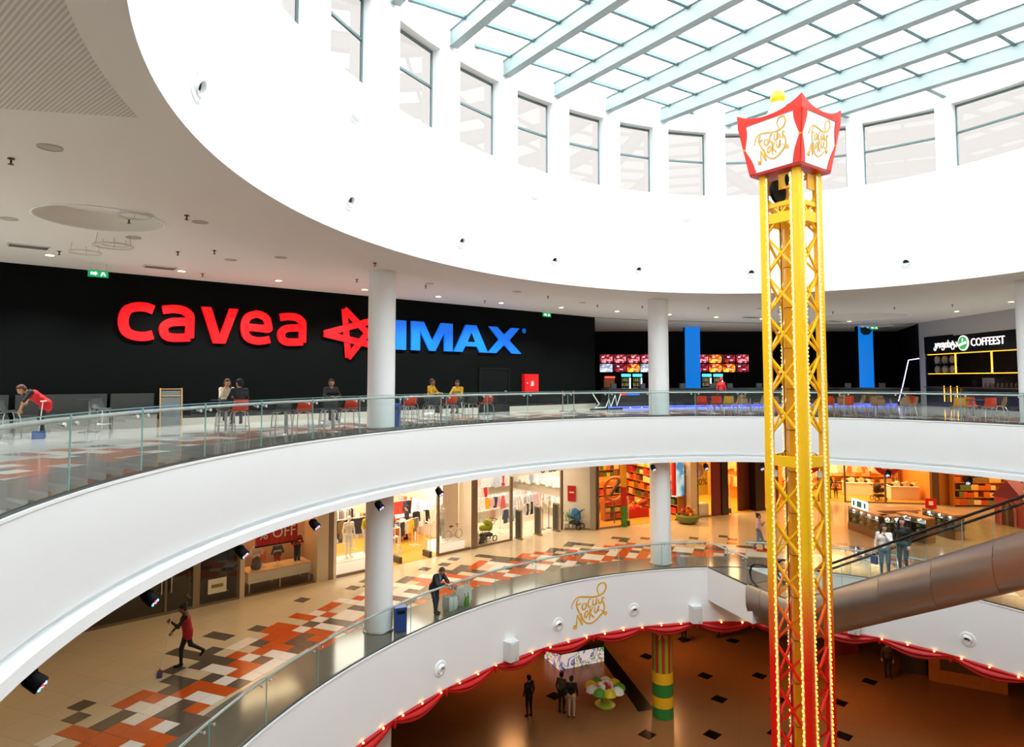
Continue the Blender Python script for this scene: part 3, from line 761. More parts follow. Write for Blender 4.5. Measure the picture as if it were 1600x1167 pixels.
# ================================================================== lettering on the cinema wall
M_redsign = mat('red_sign_face', '#e8000c', .4, emit='#ff000c', estr=.55, var=0)
M_bluesign = mat('blue_sign_face', '#0a6fe8', .35, emit='#0a6ff0', estr=.35, var=.05)
def wpt(s, z, out=0.03): x, y = frameA(s, -out); return (x, y, z)
def WM(s, z, out=.03): return wallM(wpt(s, z, out), ANG_A)
sign = thing('wall_sign', 'large red lowercase cinema lettering reading cavea on the charcoal wall', 'sign')
def letter(par, s0, W, strokes, m, w=.30, H=1.27, th=.09):
    mb = MB(); M = WM(s0, 2.85)
    for st in strokes: mb.stroke([(x * W, y * H) for x, y in st], w, th, M)
    mb.build('letter', m, par)
def rr(pts, n=6): return curve(pts, n)
hw_ = .12
c_ = [rr([(.97, .83), (.74, .885), (.45, .87), (.22, .76), (.14, .50), (.22, .24), (.45, .13), (.74, .115), (.97, .17)])]
a_ = [rr([(.10, .84), (.40, .885), (.68, .86), (.85, .74), (.87, .60), (.87, .30), (.87, .12)]), rr([(.87, .56), (.62, .55), (.34, .52), (.17, .42), (.14, .30), (.20, .17), (.36, .115), (.62, .12), (.88, .14)])]
e_ = [rr([(.12, .50), (.60, .485), (.86, .47), (.87, .56), (.80, .78), (.58, .885), (.40, .87), (.20, .76), (.13, .50), (.20, .24), (.40, .13), (.66, .115), (.92, .17)])]
letter(sign, -17.09, 1.06, c_, M_redsign); letter(sign, -15.90, 1.13, a_, M_redsign, .28); letter(sign, -13.22, 1.18, e_, M_redsign, .27); letter(sign, -11.86, 1.15, a_, M_redsign, .28)
mb = MB(); mb.plate([(0, 1.27), (.33, 1.27), (.64, .30), (.95, 1.27), (1.26, 1.27), (.83, 0), (.42, 0)], .09, WM(-14.56, 2.85)); mb.build('letter', M_redsign, sign)
# the red folded-ribbon star
star = thing('wall_logo', 'red folded-ribbon star logo between the red and blue lettering, half behind the column', 'logo')
cx, cz = -8.58, 3.46
P5 = []
for k in range(5):
    a = math.radians(112 + 72 * k); P5.append((1.38 * math.cos(a), 1.02 * math.sin(a)))
for k in range(5):
    p, q = Vector((*P5[k], 0)), Vector((*P5[(k + 2) % 5], 0)); d = (q - p).normalized(); n = Vector((-d.y, d.x, 0)) * .135
    a0, b0 = p - d * .02, q + d * .02
    MB().plate([((a0 - n).x, (a0 - n).y), ((b0 - n * .9).x, (b0 - n * .9).y), ((b0 + n).x, (b0 + n).y), ((a0 + n * .9).x, (a0 + n * .9).y)], .05, WM(cx, cz, .03 + .012 * k)).build('ribbon', M_redsign, star)
    MB().plate([((p - n * 1.06).x, (p - n * 1.06).y), ((q - n).x, (q - n).y), ((q - n * 1.12).x, (q - n * 1.12).y), ((p - n * 1.18).x, (p - n * 1.18).y)], .06, WM(cx, cz, .03 + .012 * k)).build('ribbon_edge', M_black, star)
imax = thing('wall_sign', 'large blue capital lettering reading IMAX on the charcoal wall', 'sign')
H = 1.27
def lp(s, poly): MB().plate(poly, .09, WM(s, 2.85)).build('letter', M_bluesign, imax)
lp(-6.72, [(0, 0), (.52, 0), (.52, H), (0, H)])
lp(-5.94, [(0, 0), (.46, 0), (.46, .86), (.95, 0), (1.28, 0), (1.77, .86), (1.77, 0), (2.23, 0), (2.23, H), (1.58, H), (1.115, .44), (.65, H), (0, H)])
MB().plate([(0, 0), (.5, 0), (.66, .27), (1.36, .27), (1.52, 0), (2.02, 0), (1.32, H), (.70, H), (.0, 0)][:-1], .09, WM(-3.65, 2.85)).build('letter', M_bluesign, imax)
MB().plate([(.80, .48), (1.22, .48), (1.01, .92)], .02, WM(-3.65, 2.85, .115)).build('letter_counter', M_dark, imax)
lp(-1.62, [(0, 0), (.52, 0), (1.02, .42), (1.52, 0), (2.14, 0), (1.35, .64), (2.02, H), (1.48, H), (1.02, .90), (.58, H), (.06, H), (.70, .66)])
me = text_mesh('registered_mark', '\u00ae', .34, .03, M_bluesign); o = obj('registered_mark', me, imax); o.matrix_local = WM(.77, 4.0, .05)
# ------------------------------------------------------------------ wall fittings
dr = sroot('door_1', 'charcoal flush door in the cinema wall')
MB().box((.87, 1.03, .02), (1.74, 2.06, .03)).build('door_leaf', mat('charcoal_door', '#090d0e', .6, var=.08, spec=.12), dr)
fr = MB(); fr.box((-.04, 1.03, .03), (.08, 2.1, .06)); fr.box((1.78, 1.03, .03), (.08, 2.1, .06)); fr.box((.87, 2.09, .03), (1.9, .08, .06)); fr.build('door_frame', M_black, dr)
MB().tube([(1.6, 1.0, .04), (1.6, 1.0, .09), (1.46, 1.0, .09)], .012, 6).build('door_handle', M_chrome, dr)
dr.matrix_local = WM(-2.03, 0, .01)
fb = thing('fire_hose_cabinet', 'red fire hose cabinet with a white flame mark on the charcoal wall', 'fire cabinet', wpt(.64, .94, .0), ANG_A)
MB().box((.5, -.10, .45), (.98, .2, .9)).build('cabinet_body', mat('fire_red', '#d3141a', .35), fb)
MB().box((.5, -.21, .45), (.92, .02, .84)).build('cabinet_door', mat('fire_red', '#d3141a'), fb)
MB().lathe([(.035, 0), (.035, .02)], 12, (.18, -.22, .45), M=Matrix.Rotation(math.pi / 2, 3, 'X')).build('latch', M_white, fb)
MB().plate([(0, 0), (.2, 0), (.22, .12), (.15, .3), (.12, .18), (.06, .26), (.02, .14)], .006, T4((.42, -.222, .3)) @ Matrix.Rotation(math.pi / 2, 4, 'X')).build('flame_mark', mat('pale_mark', '#f0c8c0', .5), fb)
# low seating boxes along the skirting, left
for i, (s, w) in enumerate(((-22.2, 2.4), (-19.7, 2.4), (-17.25, 1.3))):
    t = thing('banquette', ['grey upholstered banquette against the charcoal wall, far left', 'grey upholstered banquette behind the bending cleaner', 'grey upholstered banquette at the right end of its row'][i], 'bench', wpt(s, 0, .0), ANG_A, 'banquettes along the cinema wall')
    MB().box((w / 2, -.32, .22), (w - .05, .6, .44)).build('seat_base', mat('grey_vinyl', '#8f8c84', .5), t)
    MB().box((w / 2, -.08, .78), (w - .06, .14, .66)).build('backrest', mat('dark_grey_fabric', '#2b302f', .8), t)
    MB().box((w / 2, -.36, .47), (w - .08, .54, .08)).build('seat_cushion', mat('dark_grey_fabric', '#2b302f'), t)
t = thing('menu_stand', 'tall timber-framed menu stand with a grey panel by the charcoal wall', 'menu stand', wpt(-15.85, 0, .5), ANG_A)
fr = MB()
M_oak = mat('light_oak', '#b39158', .5, var=.1, scale=12)
for x in (0, .66): MB().bar((x, 0, 0), (x, .12, 1.28), .04).build('stand_upright', M_oak, t)
MB().bar((0, .09, 1.02), (.66, .09, 1.02), .03).build('stand_rail', M_oak, t)
MB().bar((0, .11, 1.25), (.66, .11, 1.25), .03).build('stand_rail', M_oak, t)
MB().box((.33, .07, .62), (.6, .02, 1.16), M=Matrix.Rotation(-.09, 3, 'X')).build('panel', mat('grey_panel', '#5d676a', .4), t)

# ================================================================== ceiling fittings
M_lamp = mat('downlight_glow', '#fff0d0', .4, emit='#ffcf90', estr=14, var=0)
M_ring = mat('fitting_white', '#d8d4cc', .5, var=.02)
M_grille = mat('grille_grey', '#77726a', .5, var=.05)
dl_pts = [(-12.92, 18.12), (-10.6, 20.82), (-8.22, 22.86), (-5.7, 25.15), (-3.09, 27.3), (-.49, 29.6), (2.38, 31.45), (5.36, 33.23), (8.43, 34.87), (11.38, 36.31), (14.35, 37.46), (20.25, 39.13), (22.7, 33.23), (22.33, 29.11), (-15.2, 16.0), (-17.5, 13.8), (-20, 11.2), (-9.5, 8.5), (-12.5, 11.5), (-8, 3.5), (-14, 5), (-3, -3), (4, -5), (11, -4), (17, 1), (21, 8), (22, 16), (22, 22.5)]  # points out of view at the list's end are added to brighten the soffit
proto = None
def downlight():
    t = thing('downlight', 'small round warm downlight in the beige soffit', 'downlight', (0, 0, CE), 0, 'downlights in the upper soffit')
    MB().lathe([(.14, 0.), (.14, -.02), (.11, -.02), (.11, -.005)], 20).build('rim', M_ring, t, True)
    MB().lathe([(.0, -.012), (.11, -.012)], 20).build('lens', M_lamp, t)
    return t
for i, (x, y) in enumerate(dl_pts):
    if proto is None: proto = downlight(); o = proto
    else: o = dup(proto)
    o.location = (x, y, CE)
    o['label'] = ('warm downlight, number %s from the left in the row before the dark wall' % ('one two three four five six seven eight nine ten eleven'.split()[i]) if i < 11 else {11: 'warm downlight above the second blue lit panel', 12: 'warm downlight in front of the coffee bar sign', 13: 'warm downlight nearest the right-edge column'}.get(i, 'warm downlight in the soffit outside the picture'))
    l = bpy.data.lights.new('downlight_beam', 'SPOT'); l.energy = DOWNLIGHT_W; l.color = (1, .97, .93); l.spot_size = 2.2; l.spot_blend = .6; l.shadow_soft_size = .1
    lo = bpy.data.objects.new('downlight_beam', l); lo.location = (x, y, CE - .06); COL.objects.link(lo)
sp = None
for (x, y) in ((-7.89, 10.12), (-8.3, 14.0), (-6.9, 13.7), (-12.3, 17.6), (-9.11, 17.66), (-10.2, 21.4), (-8.04, 17.5), (-5.4, 22.6), (-3.2, 24.1), (-1.2, 28.8), (1.5, 27.2), (6.2, 31.0), (9.5, 31.5), (4.0, 30.5), (13.5, 33.0), (16.5, 33.5), (18.5, 31.5), (-4.1, 19.4), (20.5, 30.3)):
    if sp is None:
        sp = thing('sprinkler', 'small sprinkler head hanging from the beige soffit', 'sprinkler', (x, y, CE), 0, 'sprinklers in the upper soffit')
        MB().lathe([(.0, 0), (.05, -.002), (.05, -.02), (.015, -.025), (.015, -.09), (.04, -.095), (.04, -.105), (0, -.106)], 10).build('sprinkler_head', mat('dark_bronze', '#55483c', .4, .6), sp)
    else: dup(sp, None, (x, y, CE))
sk_ = None
for (x, y) in ((-6.94, 9.64), (-10.9, 14.0), (-6.9, 14.3), (-9.3, 15.9), (-8.2, 18.9), (-6.6, 18.5), (-3.0, 23.6), (3.2, 29.5), (12.2, 32.0), (0.2, 25.8)):
    if sk_ is None:
        sk_ = thing('ceiling_speaker', 'flush round speaker grille in the beige soffit', 'speaker', (x, y, CE), 0, 'flush speakers in the upper soffit')
        MB().lathe([(.17, 0), (.17, -.012), (.15, -.014), (.15, -.006), (0, -.006)], 22).build('grille', mat('soffit_grille', '#b5aea3', .7), sk_)
    else: dup(sk_, None, (x, y, CE))
for i, (x, y, rz, lab) in enumerate(((-12.61, 16.89, .72, 'dark slotted air grille beside the leftmost downlight'), (-10.9, 20.1, .72, 'dark slotted air grille next to the downlight above the red lettering'), (13.4, 36.5, .3, 'dark slotted air grille above the cinema bar, left of the tower'), (19.2, 38.7, .3, 'dark slotted air grille above the cinema bar, right of the tower'))):
    t = thing('air_grille', lab, 'air grille', (x, y, CE), rz)
    MB().box((0, 0, -.015), (.9, .42, .03)).build('frame', M_ring, t)
    for k in range(7): MB().box((0, -.15 + .05 * k, -.035), (.82, .025, .02)).build('slat', M_grille, t)
for i, (x, y, rz, lab) in enumerate(((-12.4, 19.45, ANG_A, 'green running-man exit sign hanging under the soffit near the red lettering'), (1.7, 31.9, ANG_A, 'green running-man exit sign hanging above the fire hose cabinet'), (22.2, 40.0, .1, 'green running-man exit sign above the blue lit panel on the right'))):
    t = thing('exit_sign', lab, 'exit sign', (x, y, CE - .42), rz)
    MB().box((0, 0, .1), (.52, .06, .2)).build('sign_box', mat('exit_green', '#0a8a52', .4, emit='#0a9a5a', estr=.5, var=0), t)
    mk = MB(); mk.plate([(-.2, -.04), (-.08, -.04), (-.08, -.07), (-.01, .0), (-.08, .07), (-.08, .04), (-.2, .04)], .004, T4((0, -.031, .1)) @ Matrix.Rotation(math.pi / 2, 4, 'X'))
    mk.plate([(.05, -.07), (.09, -.07), (.12, .0), (.17, -.07), (.2, -.05), (.15, .05), (.09, .05)], .004, T4((0, -.031, .1)) @ Matrix.Rotation(math.pi / 2, 4, 'X')); mk.build('pictogram', mat('exit_white', '#d8ffe8', .4, emit='#d8ffe8', estr=.6, var=0), t)
    for k in (-.2, .2): MB().tube([(k, 0, .2), (k, 0, .42)], .006, 5).build('hanger', M_chrome, t)
# round dome recess with ring pendants
def ceiling_recess(x, y, r, lab, rings):
    t = thing('ceiling_recess', lab, 'ceiling recess', (x, y, CE))
    rm = MB(); rm.lathe([(r + .03, -.001), (r + .03, -.02), (r - .005, -.02), (r - .005, .01)], 48); rm.f = rm.f[:-2]; rm.m = rm.m[:-2]; rm.build('recess_rim', M_white, t, True)
    dm = MB(); dm.lathe([(r, .0), (r * .99, .05), (r * .975, .34), (r * .93, .40), (0, .42)], 48); dm.f.pop(); dm.m.pop(); dm.build('recess_dome', M_ceil, t, True)
    return t
ceiling_recess(-8.95, 14.05, 1.22, 'large round recess in the beige soffit, upper left', 3)
ceiling_recess(19.4, 36.2, 2.3, 'large shallow round recess in the soffit, right of the tower', 2)
for (x, y, r, d, lab) in ((-7.95, 13.6, .30, .05, 'thin white ring pendant at the rim of the round ceiling recess'), (-9.6, 15.6, .42, .28, 'thin white ring pendant hanging below the round ceiling recess'), (-11.0, 16.7, .36, .22, 'thin white ring pendant beside the slotted air grille'), (-10.0, 16.3, .30, .1, 'small ring pendant just under the soffit behind the recess'), (21.6, 38.6, .9, .3, 'wide thin ring pendant in front of the black bar recess')):
    t = thing('ring_pendant', lab, 'pendant', (x, y, CE - d))
    N = 36; MB().tube([(r * math.cos(2 * math.pi * k / N), r * math.sin(2 * math.pi * k / N), 0) for k in range(N)], .022, 6, closed=True).build('ring', M_ring, t, True)
    for k in range(3):
        a = 2.1 * k; MB().tube([(r * math.cos(a), r * math.sin(a), 0), (r * .9 * math.cos(a), r * .9 * math.sin(a), d + (.3 if abs(x + 8) < .3 else 0))], .004, 4).build('wire', M_grille, t)

# ================================================================== fittings on the drum and the parapets
def on_oval(deg, off, z):
    n = Enorm(deg); return (*E(deg, off), z), math.atan2(-n[1], -n[0])     # faces the void
def nozzle(deg, off, z, r, label, cat='air nozzle', group='air nozzles', tilt=.35):
    p, a = on_oval(deg, off, z); t = thing('air_nozzle', label, cat, p, a, group)
    R_ = Matrix.Rotation(math.pi / 2, 3, 'Y')
    MB().lathe([(r * 1.25, 0.), (r * 1.25, .015), (r * 1.0, .04), (r * .92, .04), (r * .9, .02)], 28, M=R_).build('flange', M_white, t, True)
    R2 = Matrix.Rotation(math.pi / 2 + tilt, 3, 'Y')
    MB().lathe([(r * .86, .0), (r * .80, .07), (r * .62, .10), (r * .55, .09), (r * .5, .02)], 24, M=R2).build('eyeball', M_white, t, True)
    MB().lathe([(0, .03), (r * .52, .03)], 20, M=R2).build('duct_opening', mat('duct_dark', '#3d4440', .6), t)
def disc(deg, off, z, r, label):
    p, a = on_oval(deg, off, z); t = thing('wall_speaker', label, 'speaker', p, a, 'round speakers on the drum wall'); R_ = Matrix.Rotation(math.pi / 2, 3, 'Y')
    MB().lathe([(r, 0), (r, .02), (r * .9, .03)], 28, M=R_).build('rim', M_white, t, True)
    MB().lathe([(r * .9, .025), (r * .7, .05), (r * .4, .065), (0, .07)], 28, M=R_).build('grille', mat('pale_grille', '#d9dad6', .6), t, True)
for i, d in enumerate((42.7, 14.5, -7.6, -27.3, -45.9, -71.0, -103.0)):
    nozzle(d, DI, 5.92, .20, ['white air nozzle low on the drum, nearest the left edge', 'white air nozzle above the red lettering', 'white air nozzle on the drum right of the first column', 'white air nozzle on the drum above the blue lettering', 'white air nozzle above the second column', 'white air nozzle beside the yellow tower', 'dark-mouthed air nozzle on the drum right of the tower'][i], group='air nozzles on the drum wall')
for i, d in enumerate((13.6, -23.1, -56.9)):
    disc(d, DI, 8.2, .27, ['round white speaker under the leftmost clerestory windows', 'round white speaker high on the drum, middle one', 'round white speaker on the drum nearest the tower'][i])
for i, d in enumerate((-10.3, -32.8, -48.0, -108.8)):
    nozzle(d, 0, -7.77, .21, ['white air nozzle on the lower parapet below the man at the rail', 'white air nozzle on the lower parapet left of the gold script', 'white air nozzle on the lower parapet right of the gold script', 'dark-mouthed air nozzle on the lower parapet under the escalator'][i], group='air nozzles on the lower parapet')
for i, (d, lab) in enumerate(((-23.1, 'white box speaker on the lower parapet left of the gold script'), (-60.2, 'white box speaker on the lower parapet near the landing'), (-90.3, 'grey box speaker on the lower parapet right of the tower'))):
    p, a = on_oval(d, 0, -8.1); t = thing('box_speaker', lab, 'speaker', p, a, 'box speakers on the lower parapet')
    MB().prism([(0, -.26), (.34, -.2), (.34, .2), (0, .26)], -.34, .34).build('cabinet', mat('pale_plastic', '#dcdedd', .45), t)
    MB().box((.345, 0, .04), (.02, .34, .5)).build('grille', mat('pale_grille', '#d9dad6'), t)
    MB().box((.35, .06, -.28), (.02, .03, .03)).build('lamp', M_black, t)
# gold script on the lower parapet
p, a = on_oval(-39.0, -.012, -8.2); sg = thing('wall_script', 'gold hand-lettered script with curls on the white lower parapet', 'lettering', (0, 0, 0))
dgs = -39.0
for st in SCRIPT:
    c = curve(st, 6); n = len(c); mb = MB(); vs = []; ws = [.034 * (.4 + .8 * math.sin(math.pi * (i + 1) / (n + 1)) ** .7) for i in range(n)]
    S_ = 1.75
    def pos(x, y, o): return Vector((*E(deg_at(len_at(360 + dgs) + (x - .5) * -S_ * -1 * -1), o), -8.33 + y * S_ * .86 + .08))
    L = []; R_ = []
    for i in range(n):
        q0, q1 = c[max(0, i - 1)], c[min(n - 1, i + 1)]; dx, dy = q1[0] - q0[0], q1[1] - q0[1]; l = math.hypot(dx, dy) or 1; nx, ny = -dy / l * ws[i] / 2, dx / l * ws[i] / 2
        L.append((c[i][0] + nx, c[i][1] + ny)); R_.append((c[i][0] - nx, c[i][1] - ny))
    for o in (-.004, -.012):
        for q in L + R_: vs.append(pos(*q, o))
    fs = []
    for i in range(n - 1): fs += [(i, i + 1, n + i + 1, n + i), (2 * n + i, 3 * n + i, 3 * n + i + 1, 2 * n + i + 1), (i, 2 * n + i, 2 * n + i + 1, i + 1), (n + i, n + i + 1, 3 * n + i + 1, 3 * n + i)]
    mb.add(vs, fs); mb.build('lettering_stroke', M_gold, sg)
# stage spotlights hanging at the lip of the upper parapet
M_multi = mat('coloured_lens', '#9fb4ff', .2, emit='#8fa6ff', estr=1.2, var=0)
sl = [(47.6, 'black stage lamp with coloured lenses at the lower left'), (34.6, 'black stage lamp under the parapet above the mopping cleaner'), (22.5, 'black stage lamp under the parapet left of the sale banner'), (11.6, 'black stage lamp under the parapet above the children outfits'), (0.9, 'black stage lamp under the parapet by the first column'), (-9.8, 'small stage lamp under the parapet in front of the bright shop'), (-52.2, 'stage lamp under the parapet beside the second column'), (-62.9, 'stage lamp under the parapet above the yellow shop'), (-74.0, 'stage lamp under the parapet just left of the tower'), (-97.0, 'stage lamp under the parapet above the kiosk'), (-110.0, 'stage lamp under the parapet above the toy shelves')]
for d, lab in sl:
    p, a = on_oval(d, -.02, -1.93); t = thing('stage_lamp', lab, 'stage lamp', p, a, 'stage lamps under the upper parapet')
    MB().tube([(0, 0, .03), (0, 0, -.04), (0, .1, -.08), (0, .1, -.16)], .012, 6).build('yoke', M_black, t)
    R_ = Matrix.Rotation(2.2, 3, 'Y')
    MB().lathe([(0, -.14), (.07, -.13), (.10, -.05), (.11, .12), (.10, .13)], 16, (0, 0, -.17), M=R_).build('lamp_body', M_black, t, True)
    ln = MB()
    for k in range(7):
        q = Vector((.055 * math.cos(k) if k else 0, .055 * math.sin(k) if k else 0, .128)); q = R_ @ q; ln.sphere((q.x, q.y, q.z - .17), .024, 6, 4, mi=k % 3)
    ln.build('lens_cluster', [M_multi, mat('lens_red', '#ff4a5a', .2, emit='#ff3040', estr=1.2, var=0), mat('lens_cyan', '#7affff', .2, emit='#60f0ff', estr=1.2, var=0)], t)
# ================================================================== bar stools, high tables, chairs on the upper gallery
M_orange = mat('orange_shell', '#e8401c', .35, var=.03); M_greysh = mat('dark_grey_shell', '#414c4e', .4, var=.04); M_yel = mat('yellow_shell', '#e8a935', .4, var=.03); M_tan = mat('beech_ply', '#b58a58', .45, var=.1, scale=10)
M_top = mat('dark_tabletop', '#3b3f40', .25, var=.05)
def shell(mb, w, d, z, hb, rnd=False, flare=.06):
    """curved one-piece seat and back; sitter faces +y, back at -y"""
    n = 8; prof = [(d * .5, z - .02), (d * .42, z), (d * .1, z - .01), (-d * .25, z - .01), (-d * .42, z + .03), (-d * .52, z + .12), (-d * .58, z + hb * .6), (-d * .62, z + hb)]
    vs = []; m = 9
    for off in (0, .018):
        for i, (y, zz_) in enumerate(prof):
            f = i / (len(prof) - 1)
            ww = w * (1 - .12 * (f > .6) * (f - .6) / .4)
            if rnd and f > .5: ww = w * math.sqrt(max(.12, 1 - ((f - .72) / .34) ** 2))
            for k in range(m):
                t = -1 + 2 * k / (m - 1); vs.append((t * ww / 2, y + (flare * t * t if f > .5 else 0) + (off if f > .55 else 0), zz_ + (.03 * t * t if f < .5 else 0) - (off if f <= .55 else 0)))
    P = len(prof); fs = []
    for o in (0, P * m):
        for i in range(P - 1):
            for k in range(m - 1): fs.append((o + i * m + k, o + i * m + k + 1, o + (i + 1) * m + k + 1, o + (i + 1) * m + k))
    Q = P * m
    for i in range(P - 1): fs += [(i * m, (i + 1) * m, Q + (i + 1) * m, Q + i * m), (i * m + m - 1, Q + i * m + m - 1, Q + (i + 1) * m + m - 1, (i + 1) * m + m - 1)]
    for k in range(m - 1): fs += [(k, Q + k, Q + k + 1, k + 1), ((P - 1) * m + k, (P - 1) * m + k + 1, Q + (P - 1) * m + k + 1, Q + (P - 1) * m + k)]
    return mb.add(vs, fs)
def make_seat(kind, bar):
    z = .72 if bar else .45; w = .42 if bar else .46; hb = .30 if bar else .38
    m = {'o': M_orange, 'g': M_greysh, 'y': M_yel, 't': M_tan}[kind]
    t = thing('bar_stool' if bar else 'cafe_chair', '', 'stool' if bar else 'chair')
    shell(MB(), w, .42, z, hb, kind == 't').build('seat_shell', m, t, True)
    for sx in (-1, 1):
        for sy in (-1, 1):
            MB().tube([(sx * .06, sy * .10, z - .03), (sx * .17, sy * .15, z - .05), (sx * (.20 if bar else .22), sy * (.19 if bar else .2), z - .16), (sx * (.235 if bar else .25), sy * (.225 if bar else .24), 0)], .013, 6).build('leg', M_chrome, t, True)
    if bar:
        q = .215; MB().tube([(-q, q, .28), (q, q, .28), (q, -q, .28), (-q, -q, .28)], .009, 5, closed=True).build('footrest', M_chrome, t)
    return t
SEATP = {}
def seat(kind, bar, x, y, face, label, group):
    key = (kind, bar)
    if key not in SEATP: SEATP[key] = make_seat(kind, bar); o = SEATP[key]
    else: o = dup(SEATP[key])
    o.location = (x, y, 0); o.rotation_euler = (0, 0, face - math.pi / 2); o['label'] = label; o['group'] = group; return o
def htable(x, y, h, r, label, square=False):
    t = thing('high_table' if h > .9 else 'cafe_table', label, 'table', (x, y, 0), .4, 'bar tables on the upper gallery' if h > .9 else 'cafe tables on the upper gallery')
    if square: MB().box((0, 0, h - .015), (2 * r, 2 * r, .03), 0).build('table_top', M_top, t)
    else: MB().lathe([(r, h - .03), (r, h), (0, h)], 28).build('table_top', M_top, t, True)
    MB().lathe([(.035, .02), (.035, h - .03)], 12).build('pole', M_chrome, t, True)
    MB().lathe([(.27, 0), (.27, .012), (.06, .03), (.035, .05)], 24).build('foot', M_chrome, t, True)
    return t
GS = 'bar stools along the railing'
# (kind, x, y, facing angle, label): sitters on the rail side look away from the viewer
FA = math.radians(125)
pairs = [((-8.05, 18.45, 'g', 'dark grey bar stool left of the stool with the dark-haired person'), (-7.55, 18.2, 'o', 'orange bar stool under the dark-haired person with back to us')),
         ((-6.2, 17.7, 'g', 'dark grey bar stool beside the empty orange stool left of the column'), (-5.66, 17.8, 'o', 'empty orange bar stool between two dark grey stools')),
         ((-5.28, 18.95, 'g', 'dark grey bar stool opposite the man in black'), (-4.72, 19.1, 'o', 'orange bar stool just left of the first white column')),
         ((-3.42, 21.75, 'o', 'orange bar stool right of the first column beside the blue bin'), (-3.75, 24.4, 'g', 'dark grey bar stool behind the table right of the first column')),
         ((-2.75, 22.6, 'g', 'dark grey bar stool in front of the person in yellow, left'), (-2.17, 22.95, 'o', 'orange bar stool in front of the standing door, left of the pair')),
         ((-1.5, 23.9, 'g', 'dark grey bar stool in front of the right-hand person in yellow'), (-.95, 24.1, 'o', 'orange bar stool farthest right of its row'))]
for i, (a, b) in enumerate(pairs):
    for (x, y, k, lab) in (a, b): seat(k, True, x, y, FA, lab, GS)
seat('g', True, -11.98, 19.1, FA - 2.6, 'dark grey bar stool with pale legs by the far-left table', GS)
seat('g', True, -13.4, 17.5, FA - 1.2, 'dark grey bar stool next to the cleaner, at the left edge', GS)
NX, NY = -.57, .82
for (x, y, lab) in ((-8.4, 19.3, 'dark round bar table shared by the two talking people'), (-6.4, 18.6, 'dark round bar table by the empty orange stool'), (-5.35, 19.6, 'dark round bar table of the man in black'), (-3.9, 22.9, 'dark round bar table right of the first column'), (-2.6, 24.0, 'dark round bar table of the couple in yellow'), (-12.6, 19.6, 'dark round bar table with pale pole at the far left'), (-14.3, 17.3, 'dark round bar table at the left edge beside the cleaner')):
    htable(x, y, .98, .42, lab)
# low chairs and tables in front of the cinema bar
GC = 'cafe chairs in front of the cinema bar'
low = [('o', 8.6, 29.7, 1.2, 'orange shell chair right of the second column, leftmost'), ('o', 9.15, 29.45, 1.4, 'orange shell chair beside the leftmost orange one'), ('y', 9.65, 29.4, 1.6, 'yellow shell chair between orange and beech chairs'), ('t', 10.3, 30.4, 3.0, 'round-backed beech chair turned sideways behind the yellow chair'), ('t', 11.0, 31.2, 4.6, 'round-backed beech chair at the far side of its table'), ('t', 11.5, 30.4, 3.3, 'round-backed beech chair seen from the side left of the tower'), ('t', 11.6, 29.2, 1.8, 'round-backed beech chair nearest the tower on its left'),
       ('o', 14.15, 29.4, 1.2, 'orange shell chair half behind the tower'), ('o', 14.95, 29.3, 1.6, 'red-orange shell chair just right of the tower'), ('t', 15.4, 30.6, 4.2, 'round-backed beech chair behind the red-orange chair'), ('t', 16.4, 31.0, 3.0, 'dark beech chair beside the second blue panel'),
       ('t', 15.95, 28.7, .2, 'round-backed beech chair in profile right of the tower'), ('t', 16.6, 29.6, 4.4, 'round-backed beech chair facing us right of the blue panel'), ('t', 16.85, 28.3, 1.7, 'round-backed beech chair with its back to the railing'), ('t', 17.35, 28.5, 2.4, 'round-backed beech chair close to the red chair'), ('o', 18.1, 30.0, 3.6, 'red shell chair at the back of the beech group'),
       ('y', 18.35, 27.0, 1.3, 'yellow shell chair in front of the coffee bar, left one'), ('y', 18.75, 27.4, 1.9, 'yellow shell chair in front of the coffee bar, right one'), ('o', 19.45, 26.8, 1.4, 'orange-red shell chair nearest in front of the coffee bar'), ('o', 19.5, 27.9, 4.4, 'red shell chair across the table in front of the coffee bar'), ('t', 20.5, 27.6, 2.8, 'dark beech chair at the right end by the coffee bar')]
for (k, x, y, f, lab) in low: seat(k, False, x, y, f, lab, GC)
for (x, y, lab) in ((9.35, 30.35, 'small square cafe table behind the orange and yellow chairs'), (11.0, 30.3, 'small square cafe table among the beech chairs'), (12.3, 29.9, 'small square cafe table beside the tower on its left'), (14.8, 30.2, 'small square cafe table right of the tower'), (16.7, 28.95, 'small square cafe table in the beech group right of the tower'), (19.1, 27.2, 'small square cafe table in front of the coffee bar')):
    htable(x, y, .74, .36, lab, True)
# blue bins at both first columns
def bin_(x, y, z, lab):
    t = thing('litter_bin', lab, 'bin', (x, y, z), .35, 'blue bins behind the columns')
    MB().box((0, 0, .37), (.36, .30, .70)).build('bin_body', mat('blue_plastic', '#1450a0', .4), t)
    MB().box((0, 0, .74), (.38, .32, .05)).build('bin_lid', mat('blue_plastic_lid', '#1a5cb4', .4), t); MB().box((0, -.155, .62), (.24, .01, .1)).build('slot', M_black, t)
bin_(-3.93, 21.98, 0, 'blue litter bin beside the first column on the upper gallery'); bin_(-3.5, 20.95, L1, 'blue litter bin beside the first column on the middle gallery')

